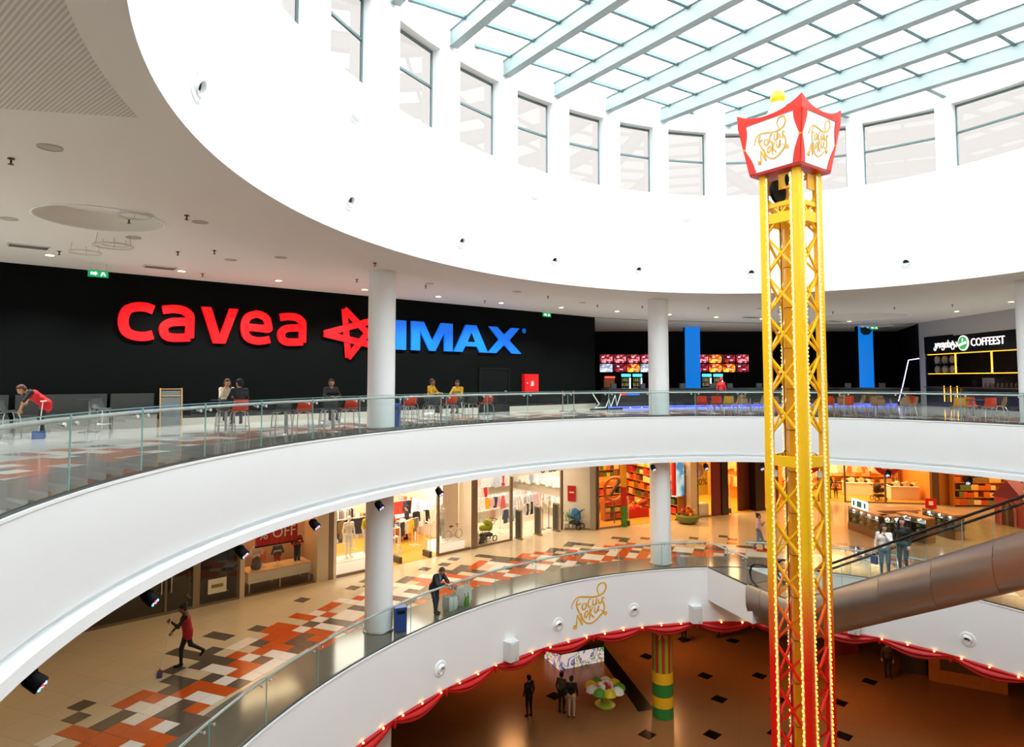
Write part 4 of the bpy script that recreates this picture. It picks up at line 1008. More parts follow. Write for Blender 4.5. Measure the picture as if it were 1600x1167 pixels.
# ================================================================== cinema bar
M_cnt = mat('dark_counter', '#14171a', .3, var=.05); M_ledb = mat('blue_led', '#3a4cff', .4, emit='#3b4dff', estr=2.5, var=0)
cpts = [(5.2, 35.4), (8.4, 37.1), (12.4, 38.3), (16.0, 39.3), (20.2, 40.4), (24.2, 39.9)]
for i, (p, q) in enumerate(zip(cpts[:-1], cpts[1:])):
    L = math.hypot(q[0] - p[0], q[1] - p[1]); a = math.atan2(q[1] - p[1], q[0] - p[0])
    t = thing('bar_counter', ['dark bar counter with blue base light, left end by the charcoal wall', 'dark bar counter with blue base light behind the second column', 'dark bar counter with blue base light left of the tower', 'dark bar counter with blue base light behind the tower', 'dark bar counter with blue base light right of the second blue panel'][i], 'counter', (*p, 0), a, 'units of the cinema bar')
    MB().box((L / 2, .35, .52), (L - .02, .6, .96)).build('counter_body', M_cnt, t); MB().box((L / 2, .33, 1.04), (L - .01, .72, .06)).build('counter_top', mat('counter_top', '#2a2d31', .2), t)
    MB().box((L / 2, .03, .06), (L - .02, .03, .05)).build('base_light', M_ledb, t)
    if i == 0:
        for k, (c, x, w) in enumerate((('#d02024', 1.0, .45), ('#1460d0', 1.7, .9))): MB().box((x, .035, .78), (w, .012, .16)).build('price_strip', mat('strip_%d' % k, c, .4, emit=c, estr=.6, var=0), t)
    for k in range(int(L)):
        if (i + k) % 2 == 0: MB().box((k + .6, .35, 1.2), (.34, .12, .28)).build('till', mat('till_plastic', '#3a3f48', .4), t)
def screen_mat(name, c1, c2, c3, sc, st):
    m = bpy.data.materials.new(name); m.use_nodes = True; nt = m.node_tree; b = nt.nodes['Principled BSDF']; b.inputs['Base Color'].default_value = (.01, .01, .01, 1); b.inputs['Roughness'].default_value = .3
    tc = nt.nodes.new('ShaderNodeTexCoord'); n = nt.nodes.new('ShaderNodeTexNoise'); n.inputs['Scale'].default_value = sc; n.inputs['Detail'].default_value = 2
    cr = nt.nodes.new('ShaderNodeValToRGB'); e = cr.color_ramp.elements; e[0].position = .38; e[0].color = (*lin(c1), 1); e[1].position = .62; e[1].color = (*lin(c3), 1); q = e.new(.5); q.color = (*lin(c2), 1)
    nt.links.new(tc.outputs['Object'], n.inputs['Vector']); nt.links.new(n.outputs['Fac'], cr.inputs[0]); nt.links.new(cr.outputs[0], b.inputs['Emission Color']); b.inputs['Emission Strength'].default_value = st; return m
SCR = [screen_mat('menu_screen_red', '#30020a', '#8a0a1c', '#ff9aa8', 3.5, .9), screen_mat('menu_screen_fire', '#5a0a00', '#d24a08', '#ffd24a', 3.0, 1.0), screen_mat('menu_screen_pale', '#5a6a80', '#9fb0c8', '#e8eef8', 2.5, .8), screen_mat('menu_screen_dark', '#12020a', '#500818', '#c0203c', 4, .8)]
YB = 46.9
rows = [('L', 6.75, [0, 0, 0, 0, 0], [2, 3, 1, 2, 0]), ('R', 13.6, [0, 1, 3, 0], [3, 1, 1, 3])]
rndm = random.Random(2)
for tagn, x0, r0, r1_ in rows:
    for r, row in enumerate((r0, r1_)):
        for c, k in enumerate(row):
            w, h = .90, .58; x = x0 + c * .97; z = 3.05 - r * .66
            kind = ['dark red menu screen', 'fiery orange menu screen', 'pale blue-grey menu screen', 'dim dark red menu screen'][k]
            t = thing('menu_screen', '%s, %s in %s row, %s bar bank' % (kind, ['first', 'second', 'third', 'fourth', 'fifth'][c], ['upper', 'lower'][r], {'L': 'left', 'R': 'right'}[tagn]), 'screen', (x, YB, z), 0, 'menu screens behind the cinema bar')
            MB().box((0, .03, 0), (w + .03, .06, h + .03)).build('bezel', M_black, t); o = MB().box((0, -.005, 0), (w, .01, h)).build('display', SCR[k], t); 
            MB().box((-.22 + .1 * (c % 3), -.012, .12), (.18, .004, .10)).build('price_block', mat('screen_white', '#ffe8e8', .3, emit='#ffd0d8', estr=.7, var=0), t)
            MB().box((.2 - .08 * (c % 2), -.012, -.1), (.22, .004, .07)).build('price_block', mat('screen_white', '#ffe8e8'), t)
for i, (x, lab) in enumerate(((8.05, 'lit glass-door drinks fridge behind the bar, left of the second column'), (8.85, 'lit glass-door drinks fridge touching the second column'), (13.75, 'lit glass-door drinks fridge right of the blue panel, left one'), (14.55, 'lit glass-door drinks fridge right of the blue panel, right one'))):
    t = thing('drinks_fridge', lab, 'fridge', (x, YB - .45, 0), 0, 'drinks fridges behind the bar')
    MB().box((0, .1, 1.0), (.72, .6, 2.0)).build('cabinet', M_black, t)
    MB().box((0, -.21, 1.86), (.66, .02, .2)).build('header', mat('fridge_header', '#2aa0c8', .3, emit='#3fc0e8', estr=1.6, var=0), t)
    MB().box((.28, -.21, 1.0), (.06, .02, 1.35)).build('tube_light', mat('tube_white', '#ffffff', .3, emit='#f4fff4', estr=5, var=0), t)
    for k in range(4):
        shf = MB().box((-.06, -.2, .45 + .33 * k), (.52, .03, .02)).build('shelf', M_chrome, t)
        for q in range(4):
            MB().lathe([(.05, 0), (.05, .16), (.02, .2), (.02, .24)], 8, (-.25 + .13 * q, -.19, .46 + .33 * k)).build('bottle', mat('bottle_%d' % ((k + q) % 3), ('#6a7a2a', '#c88a20', '#8a9aa0')[(k + q) % 3], .3, emit=('#6a7a2a', '#c88a20', '#8a9aa0')[(k + q) % 3], estr=.35, var=0), shf)
    MB().box((-.06, -.225, 1.0), (.58, .004, 1.45)).build('door_glass', M_glass_shop, t)
for i, (x, lab) in enumerate(((6.9, 'glowing red header box behind the bar, left end'), (10.6, 'glowing red header box behind the second column'))):
    t = thing('popcorn_cabinet', lab, 'popcorn machine', (x, YB - .5, 0), 0, 'popcorn cabinets')
    MB().box((0, .1, .5), (.8, .6, 1.0)).build('base', M_black, t); MB().box((0, -.2, 1.72), (.72, .03, .13)).build('header', mat('popcorn_red', '#ff3040', .3, emit='#ff3a30', estr=2.2, var=0), t)
    MB().box((0, .1, 1.3), (.7, .5, .6)).build('popcorn_bin', mat('popcorn_amber', '#7a4a28', .5, emit='#8a5028', estr=.25, var=.3), t); MB().box((0, .1, 1.83), (.8, .6, .1)).build('cap', M_black, t)
# tall blue lit panels
def bluep(x0, x1, y, lab, face):
    t = thing('lit_panel', lab, 'lit panel', ((x0 + x1) / 2, y, 0), face)
    w = x1 - x0
    MB().box((0, .22, 2.62), (w, .4, 5.2)).build('panel_core', M_black, t)
    gm = bpy.data.materials.get('blue_backlit_print')
    if not gm:
        gm = mat('blue_backlit_print', '#0a5fb0', .3, emit='#0064b8', estr=.75, var=.0)
    MB().box((0, 0, 2.62), (w, .02, 5.18)).build('print_face', gm, t)
    return t
bluep(11.55, 12.55, 43.6, 'tall bright blue lit panel right of the second column', 0)
p_ = bluep(22.6, 23.55, 42.6, 'tall blue lit panel with a dark diver print at its top, right of the tower', 0)
MB().plate([(-.3, 0), (-.1, -.15), (.25, -.1), (.42, .15), (.3, .45), (.05, .35), (-.2, .5), (-.35, .3)], .006, T4((0, -.012, 4.6)) @ Matrix.Rotation(math.pi / 2, 4, 'X')).build('dark_print', mat('ink_teal', '#06222c', .4), p_)
for k, (x, z) in enumerate(((-.2, 5.0), (.15, 4.95), (.05, 5.08))): MB().plate([(-.08, -.03), (.07, -.05), (.1, .04), (-.04, .06)], .008, T4((x, -.012, z)) @ Matrix.Rotation(math.pi / 2, 4, 'X')).build('pale_print', mat('ink_pale', '#9fd8f0', .4, emit='#80c8f0', estr=.5, var=0), p_)
# slanted white neon bracket right of the bar
t = thing('neon_bracket', 'thin white neon bracket bending over the bar by the coffee bar', 'neon light', (24.3, 40.0, 0))
MB().tube([(-.75, 0, .25), (-.45, 0, 1.2), (-.05, 0, 2.75), (.6, 0, 2.85)], .025, 6).build('neon_tube', mat('neon_white', '#e8d8ff', .3, emit='#d8c0ff', estr=3, var=0), t)
MB().box((-.75, 0, .12), (.15, .15, .24)).build('bracket_foot', M_black, t)
# zig-zag neon by the end of the charcoal wall
t = thing('neon_zigzag', 'pale zig-zag neon sculpture standing at the end of the charcoal wall', 'neon light', (4.6, 34.0, 0), .45)
MB().tube([(-.5, 0, .85), (-.1, 0, .3), (-.35, 0, .1), (.3, 0, .12), (.5, 0, .55), (.62, 0, .15), (.9, 0, .75), (1.0, 0, .2), (1.25, 0, .8)], .03, 6).build('neon_tube', mat('neon_dim', '#b8c4c4', .3, emit='#a8b8b8', estr=.5, var=0), t)
MB().box((.35, 0, .03), (1.9, .2, .06)).build('plinth', M_black, t)
# stanchions by the charcoal wall end
for x, y, lab in ((2.5, 32.4, 'slim steel queue post by the fire hose cabinet'), (3.1, 32.9, 'slim steel queue post nearer the bar')):
    t = thing('queue_post', lab, 'queue post', (x, y, 0)); MB().lathe([(.16, 0), (.16, .02), (.025, .04), (.025, .95), (.035, .96), (.035, 1.0), (0, 1.0)], 14).build('post', M_chrome, t, True); MB().lathe([(.04, .9), (.04, .99)], 12).build('belt_head', mat('fire_red', '#d3141a'), t)

# ================================================================== coffee bar
XF = 25.05
t = thing('coffee_bar', 'dark coffee bar unit with amber-lit shelves under a white sign', 'coffee bar', (XF, 31.4, 0), math.pi / 2)
# local x along +Y of the world, local y = -X of the world (towards the gallery is +y)
W_ = 8.2
MB().box((W_ / 2, -1.9, 2.0), (W_, .1, 4.05)).build('back_wall', mat('dark_brick', '#2a221c', .8, var=.3, scale=9, bump=.6), t)
for x in (0.02, W_): MB().box((x, -.95, 2.0), (.1, 1.9, 4.05)).build('side_wall', M_cnt, t)
MB().box((W_ / 2, -.95, 4.0), (W_, 1.9, .08)).build('soffit', M_cnt, t)
MB().box((W_ / 2, .0, 3.62), (W_, .12, 1.0)).build('sign_board', M_black, t)
MB().box((W_ / 2, -.25, .55), (W_ - .2, .7, 1.08)).build('counter', M_cnt, t); MB().box((W_ / 2, -.2, 1.11), (W_ - .1, .84, .05)).build('counter_top', mat('walnut', '#4a3424', .35, var=.2, scale=8), t)
M_amb = mat('amber_led', '#ffb43a', .4, emit='#ffa928', estr=2.2, var=0)
for z in (1.9, 3.05): MB().box((W_ / 2, -.3, z), (W_ - .1, .35, .04)).build('shelf_board', M_cnt, t); MB().box((W_ / 2, -.11, z), (W_ - .1, .03, .035)).build('shelf_light', M_amb, t)
for x in (2.9, 5.7): MB().box((x, -.11, 2.47), (.09, .03, 1.12)).build('upright_light', M_amb, t)
for r, z in enumerate((1.94, 2.5)):
    if r: MB().box((6.9, -.3, z - .02), (2.2, .3, .025)).build('shelf_board', M_cnt, t)
    for k in range(3):
        MB().lathe([(.13, 0), (.2, .12), (.2, .3), (.14, .42), (.1, .44)], 14, (6.15 + .68 * k, -.3, z)).build('jar', mat('pale_ceramic', '#8c8478', .4), t, True)
for k in range(9): MB().lathe([(.05, 0), (.06, .12), (.05, .24)], 10, (1.0 + .3 * k, -.1, 1.14)).build('cup_stack', mat('cup_brown', '#3a2a20', .5), t, True)
MB().box((3.2, -.35, 1.4), (.9, .5, .5)).build('coffee_machine', M_chrome, t); MB().box((4.3, -.35, 1.34), (.35, .4, .4)).build('grinder', M_black, t)
MS = mat('sign_white', '#ffffff', .3, emit='#fff4f2', estr=.75, var=0)
Fs = Matrix.Translation((0, .07, 3.56)) @ Matrix.Rotation(math.pi, 4, 'Z') @ Matrix.Rotation(math.pi / 2, 4, 'X')
for body, xc, sz in (('COFFEEST', 2.92, .60), ('\u10d9\u10dd\u10e4\u10d8\u10e1\u10e2\u10d0', 6.25, .56)):
    me = text_mesh('sign_text', body, sz, .05, MS); o = obj('sign_text', me, t)
    w = max(v.co.x for v in me.vertices) - min(v.co.x for v in me.vertices) if len(me.vertices) else 1
    tw = 2.45 if body[0] == 'C' else 2.05
    o.matrix_local = Matrix.Translation((xc, 0, 0)) @ Fs @ Matrix.Scale(tw / w, 4, (1, 0, 0))
R_ = Matrix.Rotation(-math.pi / 2, 3, 'X')
MB().lathe([(.42, 0), (.42, .05), (0, .05)], 28, (4.72, .07, 3.58), M=R_).build('roundel', MS, t); MB().lathe([(.36, .05), (.36, .065), (0, .065)], 28, (4.72, .07, 3.58), M=R_).build('roundel_face', mat('leaf_green', '#4aa860', .4, emit='#4aa860', estr=.5, var=0), t)
MB().box((4.72, .142, 3.54), (.62, .01, .12), M=Matrix.Rotation(.25, 3, 'Y')).build('roundel_band', MS, t)
MB().box((4.72, .142, 3.75), (.08, .01, .16)).build('roundel_mark', MS, t)
for k in range(3): MB().box((5.2 + .55 * k, .2, .75), (.03, .03, .9)).build('chain_light', M_amb, t)
# ================================================================== people (one continuous body surface each)
def surface_nets(field, lo, hi, h):
    nx, ny, nz = [max(4, int(math.ceil((hi[i] - lo[i]) / h)) + 1) for i in range(3)]
    X, Y, Z = np.meshgrid(lo[0] + h * np.arange(nx), lo[1] + h * np.arange(ny), lo[2] + h * np.arange(nz), indexing='ij')
    D = field(np.stack([X.ravel(), Y.ravel(), Z.ravel()], 1)).reshape(nx, ny, nz)
    ins = D < 0
    cnt = np.zeros((nx - 1, ny - 1, nz - 1)); acc = np.zeros((nx - 1, ny - 1, nz - 1, 3))
    G = np.stack([X, Y, Z], -1)
    off = [(i, j, k) for i in (0, 1) for j in (0, 1) for k in (0, 1)]
    def sl(o): return (slice(o[0], nx - 1 + o[0]), slice(o[1], ny - 1 + o[1]), slice(o[2], nz - 1 + o[2]))
    for a in off:
        for ax in range(3):
            if a[ax]: continue
            b = tuple(a[q] + (q == ax) for q in range(3))
            da, db = D[sl(a)], D[sl(b)]; m = (da < 0) != (db < 0)
            t = np.where(m, da / np.where(m, da - db, 1), 0)
            p = G[sl(a)] + (G[sl(b)] - G[sl(a)]) * t[..., None]
            acc += p * m[..., None]; cnt += m
    act = cnt > 0; idx = -np.ones(act.shape, int); idx[act] = np.arange(act.sum()); V = acc[act] / cnt[act][:, None]
    F = []
    for ax in range(3):
        u, v = (ax + 1) % 3, (ax + 2) % 3
        s0 = [slice(1, -1)] * 3; s0[ax] = slice(0, -1); s1 = list(s0); s1[ax] = slice(1, None)
        a, b = ins[tuple(s0)], ins[tuple(s1)]
        I = np.argwhere(a != b)
        if not len(I): continue
        fl = a[tuple(I.T)]
        base = I.copy(); base[:, u] += 1; base[:, v] += 1
        q = []
        for du, dv in ((-1, -1), (0, -1), (0, 0), (-1, 0)):
            c = base.copy(); c[:, u] += du; c[:, v] += dv; q.append(idx[tuple(c.T)])
        Q = np.stack(q, 1); Q[~fl] = Q[~fl][:, ::-1]; F.append(Q)
    F = np.concatenate(F); F = F[(F >= 0).all(1)]
    return V, F
def seg_d(P, a, b, ra, rb, sc=None):
    a, b = np.array(a, float), np.array(b, float)
    if sc is not None: P = (P - a) / sc + a; b = (b - a) / sc + a
    d = b - a; L = d @ d
    t = np.clip(((P - a) @ d) / L, 0, 1) if L > 1e-12 else np.zeros(len(P))
    q = np.linalg.norm(P - a - t[:, None] * d, axis=1) - (ra + (rb - ra) * t)
    return q if sc is None else q * float(np.min(sc))
def prim_field(prims, k=.03):
    def f(P):
        D = None
        for (a, b, ra, rb, tg, sc) in prims:
            d = seg_d(P, a, b, ra, rb, sc)
            if D is None: D = d
            else:
                h = np.clip(.5 + .5 * (D - d) / k, 0, 1); D = D + (d - D) * h - k * h * (1 - h)
        return D
    return f
def prim_tags(prims, V):
    T = sorted(set(p[4] for p in prims)); best = np.full(len(V), 1e9); tg = np.zeros(len(V), int)
    for p in prims:
        d = seg_d(V, p[0], p[1], p[2], p[3], p[5]); m = d < best; best[m] = d[m]; tg[m] = T.index(p[4])
    return [T[i] for i in tg]
def bounds(prims, pad=.05):
    P = np.array([p[0] for p in prims] + [p[1] for p in prims], float); r = max(max(p[2], p[3]) for p in prims) * 1.3
    return P.min(0) - r - pad, P.max(0) + r + pad
STAND = dict(pelvis=(0, 0, .93), chest=(0, .0, 1.27), neck=(0, 0, 1.44), head=(0, .025, 1.585), shL=(-.17, 0, 1.385), shR=(.17, 0, 1.385), elL=(-.24, -.02, 1.11), elR=(.24, -.02, 1.11), wrL=(-.25, .06, .87), wrR=(.25, .06, .87),
             hpL=(-.09, 0, .90), hpR=(.09, 0, .90), knL=(-.10, .02, .49), knR=(.10, .02, .49), anL=(-.10, -.02, .085), anR=(.10, -.02, .085), toL=(-.115, .13, .035), toR=(.115, .13, .035))
def hand_prims(wr, el, up, curl=.6, side=1):
    """palm and five unequal fingers; thumb leaves the side of the palm"""
    w, e = Vector(wr), Vector(el); d = (w - e).normalized(); n = Vector(up); n = (n - d * n.dot(d)); n = n.normalized() if n.length > 1e-3 else d.orthogonal().normalized(); s = d.cross(n) * side
    pr = []
    def P(a, b, c): q = w + d * a + s * b + n * c; return (q.x, q.y, q.z)
    for b in (-.026, 0, .026): pr.append((P(-.01, b * .6, 0), P(.075, b, 0), .016, .013, 'skin', None))
    for i, (b, L) in enumerate(((-.032, .068), (-.011, .080), (.011, .075), (.031, .058))):
        p0 = (.075, b, 0.); c = curl
        p1 = (p0[0] + L * .5 * math.cos(c * .6), b * 1.08, -L * .5 * math.sin(c * .6)); p2 = (p1[0] + L * .5 * math.cos(c * 1.7), b * 1.1, p1[2] - L * .5 * math.sin(c * 1.7))
        pr += [(P(*p0), P(*p1), .0095, .009, 'skin', None), (P(*p1), P(*p2), .009, .0078, 'skin', None)]
    pr += [(P(.02, -.03, -.004), P(.055, -.062, -.016), .012, .0105, 'skin', None), (P(.055, -.062, -.016), P(.085, -.066, -.03), .0105, .0085, 'skin', None)]
    return pr
def head_prims(hd, fwd, roll=0.):
    h = Vector(hd); f = Vector(fwd).normalized(); u = Vector((0, 0, 1)); u = (u - f * u.dot(f)).normalized(); r = f.cross(u)
    def P(x, y, z): q = h + r * x + f * y + u * z; return (q.x, q.y, q.z)
    pr = [(P(0, -.022, .035), P(0, .0, .03), .085, .082, 'skin', None), (P(0, .03, -.03), P(0, .05, -.075), .062, .038, 'skin', None), (P(0, .01, -.02), P(0, .02, .0), .072, .072, 'skin', None),
          (P(0, .082, .012), P(0, .102, -.028), .009, .015, 'skin', None), (P(-.03, .066, .03), P(.03, .066, .03), .016, .016, 'skin', None),
          (P(-.079, -.005, .012), P(-.079, -.008, -.022), .014, .01, 'skin', None), (P(.079, -.005, .012), P(.079, -.008, -.022), .014, .01, 'skin', None)]
    return pr, P
def add_sn(mb, prims, h, order, k=.03, clip=None):
    lo, hi = bounds(prims, 2.5 * h)
    fld = prim_field(prims, k)
    if clip is not None: f2 = (lambda P: np.maximum(fld(P), clip(P)))
    else: f2 = fld
    V, F = surface_nets(f2, lo, hi, h)
    tg = prim_tags(prims, V); o = len(mb.v); mb.v += [tuple(v) for v in V]
    for q in F:
        mb.f.append(tuple(int(i) + o for i in q)); mb.m.append(order.index(tg[q[0]]))
def person(label, loc, face, cols, pose=None, scale=1., look=None, hair='short', h=.02, cat='person', group=None, name='person', build=1., vest=None, skirt=None, hands=(.6, .6), handup=((0, -.3, 1), (0, -.3, 1)), fine=True):
    J = dict(STAND); J.update(pose or {})
    t = thing(name, label, cat, loc, face - math.pi / 2, group); t.scale = (scale,) * 3
    B = build; L = lambda a, b, ra, rb, tg, sc=None: (J[a] if isinstance(a, str) else a, J[b] if isinstance(b, str) else b, ra * B, rb * B, tg, sc)
    v = {k: np.array(q, float) for k, q in J.items()}
    mid = lambda a, b, f=.5: tuple(v[a] * (1 - f) + v[b] * f)
    side = v['shR'] - v['shL']; side = side / np.linalg.norm(side); hs = v['hpR'] - v['hpL']; hs = hs / np.linalg.norm(hs)
    waist = mid('pelvis', 'chest', .45)
    torso = [(tuple(v['pelvis'] - hs * .065), tuple(v['pelvis'] + hs * .065), .115 * B, .115 * B, 'legs', None),
             (tuple(np.array(waist) - hs * .045), tuple(np.array(waist) + hs * .045), .105 * B, .105 * B, 'top', None),
             (tuple(v['chest'] - side * .075), tuple(v['chest'] + side * .075), .118 * B, .118 * B, 'top', None),
             L(waist, 'chest', .112, .12, 'top'), L('pelvis', waist, .115, .11, 'top'),
             (tuple(v['shL'] * .95 + v['chest'] * .05), tuple(v['shR'] * .95 + v['chest'] * .05), .068 * B, .068 * B, 'top', None)]
    pr = torso + [L(mid('chest', 'neck', .6), 'head', .056, .05, 'skin')]
    for s in 'LR':
        pr += [L('sh' + s, 'el' + s, .058, .046, 'top'), L('el' + s, 'wr' + s, .044, .029, 'sleeve'), L('hp' + s, 'kn' + s, .092, .062, 'legs'), L('kn' + s, 'an' + s, .060, .040, 'legs'),
               L(tuple(v['an' + s] + np.array((0, -.02, -.03))), 'to' + s, .042, .034, 'shoe')]
    fwd = look or (0, 1, -.1)
    order = ['skin', 'top', 'sleeve', 'legs', 'shoe', 'eye', 'mouth']
    mb = MB(); add_sn(mb, pr, h, order, .035)
    hp, HP = head_prims(J['head'], fwd)
    add_sn(mb, hp, .010 if fine else .016, order, .02)
    for sg in (-1, 1):
        n0 = len(mb.f); mb.sphere(HP(sg * .031, .083, .008), .0105, 6, 4, mi=order.index('eye'))
    a, b = Vector(HP(-.022, .089, -.062)), Vector(HP(.022, .089, -.062)); mb.tube([a, (a + b) / 2 + Vector(HP(0, .006, 0)) - Vector(HP(0, 0, 0)), b], .006, 5, mi=order.index('mouth'))
    if hands:
        for i, s in enumerate('LR'):
            add_sn(mb, hand_prims(J['wr' + s], J['el' + s], handup[i], hands[i], 1 if s == 'R' else -1), .0075 if fine else .011, order, .006)
    C = dict(skin='#c89878', top='#333333', sleeve=None, legs='#2a3038', shoe='#1a1a1a', hair='#1c1512'); C.update(cols)
    if not C['sleeve']: C['sleeve'] = C['top']
    ms = [mat('cloth_' + C[k] if k != 'skin' else 'skin_' + C[k], C[k], .7 if k != 'skin' else .5, var=.08, scale=14) for k in order[:5]] + [mat('eye_dark', '#150e0b', .3), mat('lip', '#8c4a42', .5)]
    mb.build('body', ms, t, True)
    if hair:
        h0 = Vector(J['head']); hm = mat('hair_' + C['hair'], C['hair'], .6, var=.2, scale=30)
        P = HP; hpv = [(P(0, -.03, .045), P(0, -.005, .05), .092, .088, 'h', None), (P(0, -.05, -.02), P(0, -.045, .02), .075, .08, 'h', None)]
        if hair == 'long':
            hpv += [(P(-.05, -.06, -.02), P(-.07, -.06, -.24), .05, .035, 'h', None), (P(.05, -.06, -.02), P(.07, -.06, -.24), .05, .035, 'h', None), (P(0, -.08, -.02), P(0, -.08, -.28), .055, .04, 'h', None), (P(-.082, .0, .03), P(-.10, .03, -.27), .028, .03, 'h', None), (P(.082, .0, .03), P(.10, .03, -.27), .028, .03, 'h', None)]
        if hair == 'bun': hpv += [(P(0, -.10, .09), P(0, -.12, .10), .05, .045, 'h', None)]
        if hair == 'cap': hpv += [(P(0, .06, .075), P(0, .13, .065), .05, .03, 'h', (1.4, 1, .5))]
        hv = Vector(P(0, 1, 0)) - Vector(P(0, 0, 0)); uv = Vector(P(0, 0, 1)) - Vector(P(0, 0, 0)); o = np.array(P(0, 0, 0)); fv = np.array(hv); up = np.array(uv)
        cl = lambda Q: np.minimum((Q - o) @ fv - .035, .072 - ((Q - o) @ up)) if hair != 'cap' else np.full(len(Q), -1.)
        m2 = MB(); add_sn(m2, hpv, .013, ['h'], .03, cl); m2.build('hair', hm, t, True)
    if vest:
        g = .016; vp = [(p[0], p[1], p[2] + g, p[3] + g, 'v', p[5]) for p in torso[1:5]] + [(tuple(v['pelvis'] - hs * .075 + np.array((0, 0, -.1))), tuple(v['pelvis'] + hs * .075 + np.array((0, 0, -.1))), .135, .135, 'v', None), (torso[0][0], torso[0][1], .135, .135, 'v', None)]
        if vest[1] == 'jacket': vp += [(p[0], p[1], p[2] + .012, p[3] + .012, 'v', p[5]) for p in (L('shL', 'elL', .058, .05, 'v'), L('shR', 'elR', .058, .05, 'v'), L('elL', 'wrL', .048, .036, 'v'), L('elR', 'wrR', .048, .036, 'v'), torso[5])]
        nk = v['neck']; ax = v['neck'] - v['pelvis']; ax = ax / np.linalg.norm(ax)
        cl2 = (lambda Q: (.085 - np.linalg.norm(Q - nk - ax * .03, axis=1))) if vest[1] != 'jacket' else (lambda Q: np.maximum(.06 - np.linalg.norm(Q - nk, axis=1), np.where((Q - v['chest'])[:, 1] > .02, .045 - np.abs((Q - v['chest']) @ side), -1)))
        m3 = MB(); add_sn(m3, vp, h, ['v'], .03, cl2); m3.build('jacket' if vest[1] == 'jacket' else 'apron', mat('cloth_' + vest[0], vest[0], .7, var=.08, scale=14), t, True)
    return t
def lp_(*k): return k
# ---- man leaning on the lower railing
dm, am = oval_off(-2.34, 22.22)
nm = Enorm(am); facing = math.atan2(-nm[1], -nm[0])
px, py = E(am, .62)
lean = dict(pelvis=(0, -.05, .92), chest=(0, .12, 1.22), neck=(0, .22, 1.36), head=(0, .31, 1.47), shL=(-.17, .17, 1.32), shR=(.17, .17, 1.32), elL=(-.24, .34, 1.08), elR=(.24, .34, 1.08), wrL=(-.06, .48, 1.09), wrR=(.06, .47, 1.10), hpL=(-.09, -.05, .89), hpR=(.09, -.05, .89), knL=(-.12, -.02, .48), knR=(.10, .06, .49), anL=(-.12, -.08, .085), anR=(.02, .02, .085), toL=(-.14, .07, .035), toR=(.0, .16, .035))
man = person('man in a dark jacket leaning on the lower railing with hands clasped', (px, py, L1), facing, dict(skin='#b98566', top='#5fa6cc', sleeve='#1d2630', legs='#2e4657', shoe='#3a3a38', hair='#3a2a20'), lean, 1.0, (0, .75, -.66), 'short', .018, vest=('#161c26', 'jacket'), hands=(.9, .9), handup=((0, 0, 1), (0, 0, 1)))
# shopping bags by the man
def bag(x, y, z, rz, w, d, hgt, col, lab, fold=True):
    t = thing('shopping_bag', lab, 'bag', (x, y, z), rz, 'shopping bags at the railing')
    mb = MB(); n = 10; vs = []
    rings = [(0, .86), (hgt * .25, .98), (hgt * .6, 1.0), (hgt * .85, .97), (hgt, .92)]
    for (zz_, s) in rings:
        for (cx, cy) in ((-1, -1), (0, -1.05), (1, -1), (1.04, 0), (1, 1), (0, 1.06), (-1, 1), (-1.04, 0)):
            j = .02 * math.sin(cx * 5 + zz_ * 13 + cy * 7); vs.append((cx * w / 2 * s + j, cy * d / 2 * s - j, zz_ + .03 * math.sin(cx * 3 + cy) * (zz_ > hgt * .9)))
    fs = [tuple(range(8))[::-1]] + [(i * 8 + k, i * 8 + (k + 1) % 8, (i + 1) * 8 + (k + 1) % 8, (i + 1) * 8 + k) for i in range(len(rings) - 1) for k in range(8)]
    mb.add(vs, fs).build('bag_body', mat('bag_' + col, col, .45, var=.06, scale=8), t, True)
    for sy in (-1, 1): MB().tube([(-w * .2, sy * d * .46, hgt), (-w * .15, sy * d * .5, hgt + .14), (w * .15, sy * d * .5, hgt + .14), (w * .2, sy * d * .46, hgt)], .008, 5).build('bag_handle', mat('bag_' + col, col), t)
    return t
bx, by = E(am - 2.4, .55); bag(bx, by, L1, facing, .34, .42, .46, '#dfe3da', 'white shopping bag on the floor right beside the leaning man')
bx, by = E(am - 5.0, .58); bag(bx, by, L1, facing + .2, .34, .5, .62, '#e4e8e2', 'large white shopping bag farther from the man, by the glass')
bx, by = E(am - 4.1, .72); bag(bx, by, L1, facing, .26, .2, .36, '#4a3a2c', 'small brown bag between the two white bags')
t = bag(*E(am - 4.6, .33), L1, facing, .1, .16, .34, '#5a9a3a', 'small green bag against the glass between the white bags')
# ---- mopping cleaner
cx_, cy_ = -9.0, 18.55
mop_pose = dict(pelvis=(0, -.02, .92), chest=(0, .05, 1.25), neck=(0, .08, 1.42), head=(0, .13, 1.555), shL=(-.17, .06, 1.37), shR=(.17, .05, 1.37), elL=(-.29, .22, 1.16), elR=(.27, .14, 1.12), wrL=(-.20, .40, 1.30), wrR=(-.08, .38, .98), knL=(-.10, .13, .50), anL=(-.10, .13, .085), toL=(-.11, .29, .035), knR=(.11, -.10, .50), anR=(.12, -.42, .30), toR=(.12, -.36, .16))
fc = math.radians(205)
cl = person('cleaner in a red apron and black clothes mopping the middle gallery', (cx_, cy_, L1), fc, dict(skin='#8a5c44', top='#17181c', legs='#0f1013', shoe='#0c0c0d', hair='#15100f'), mop_pose, .98, (-.1, .9, -.35), 'bun', .018, vest=('#a8101a', 'apron'), hands=(1.4, 1.4), handup=((1, 0, 0), (0, 0, 1)))
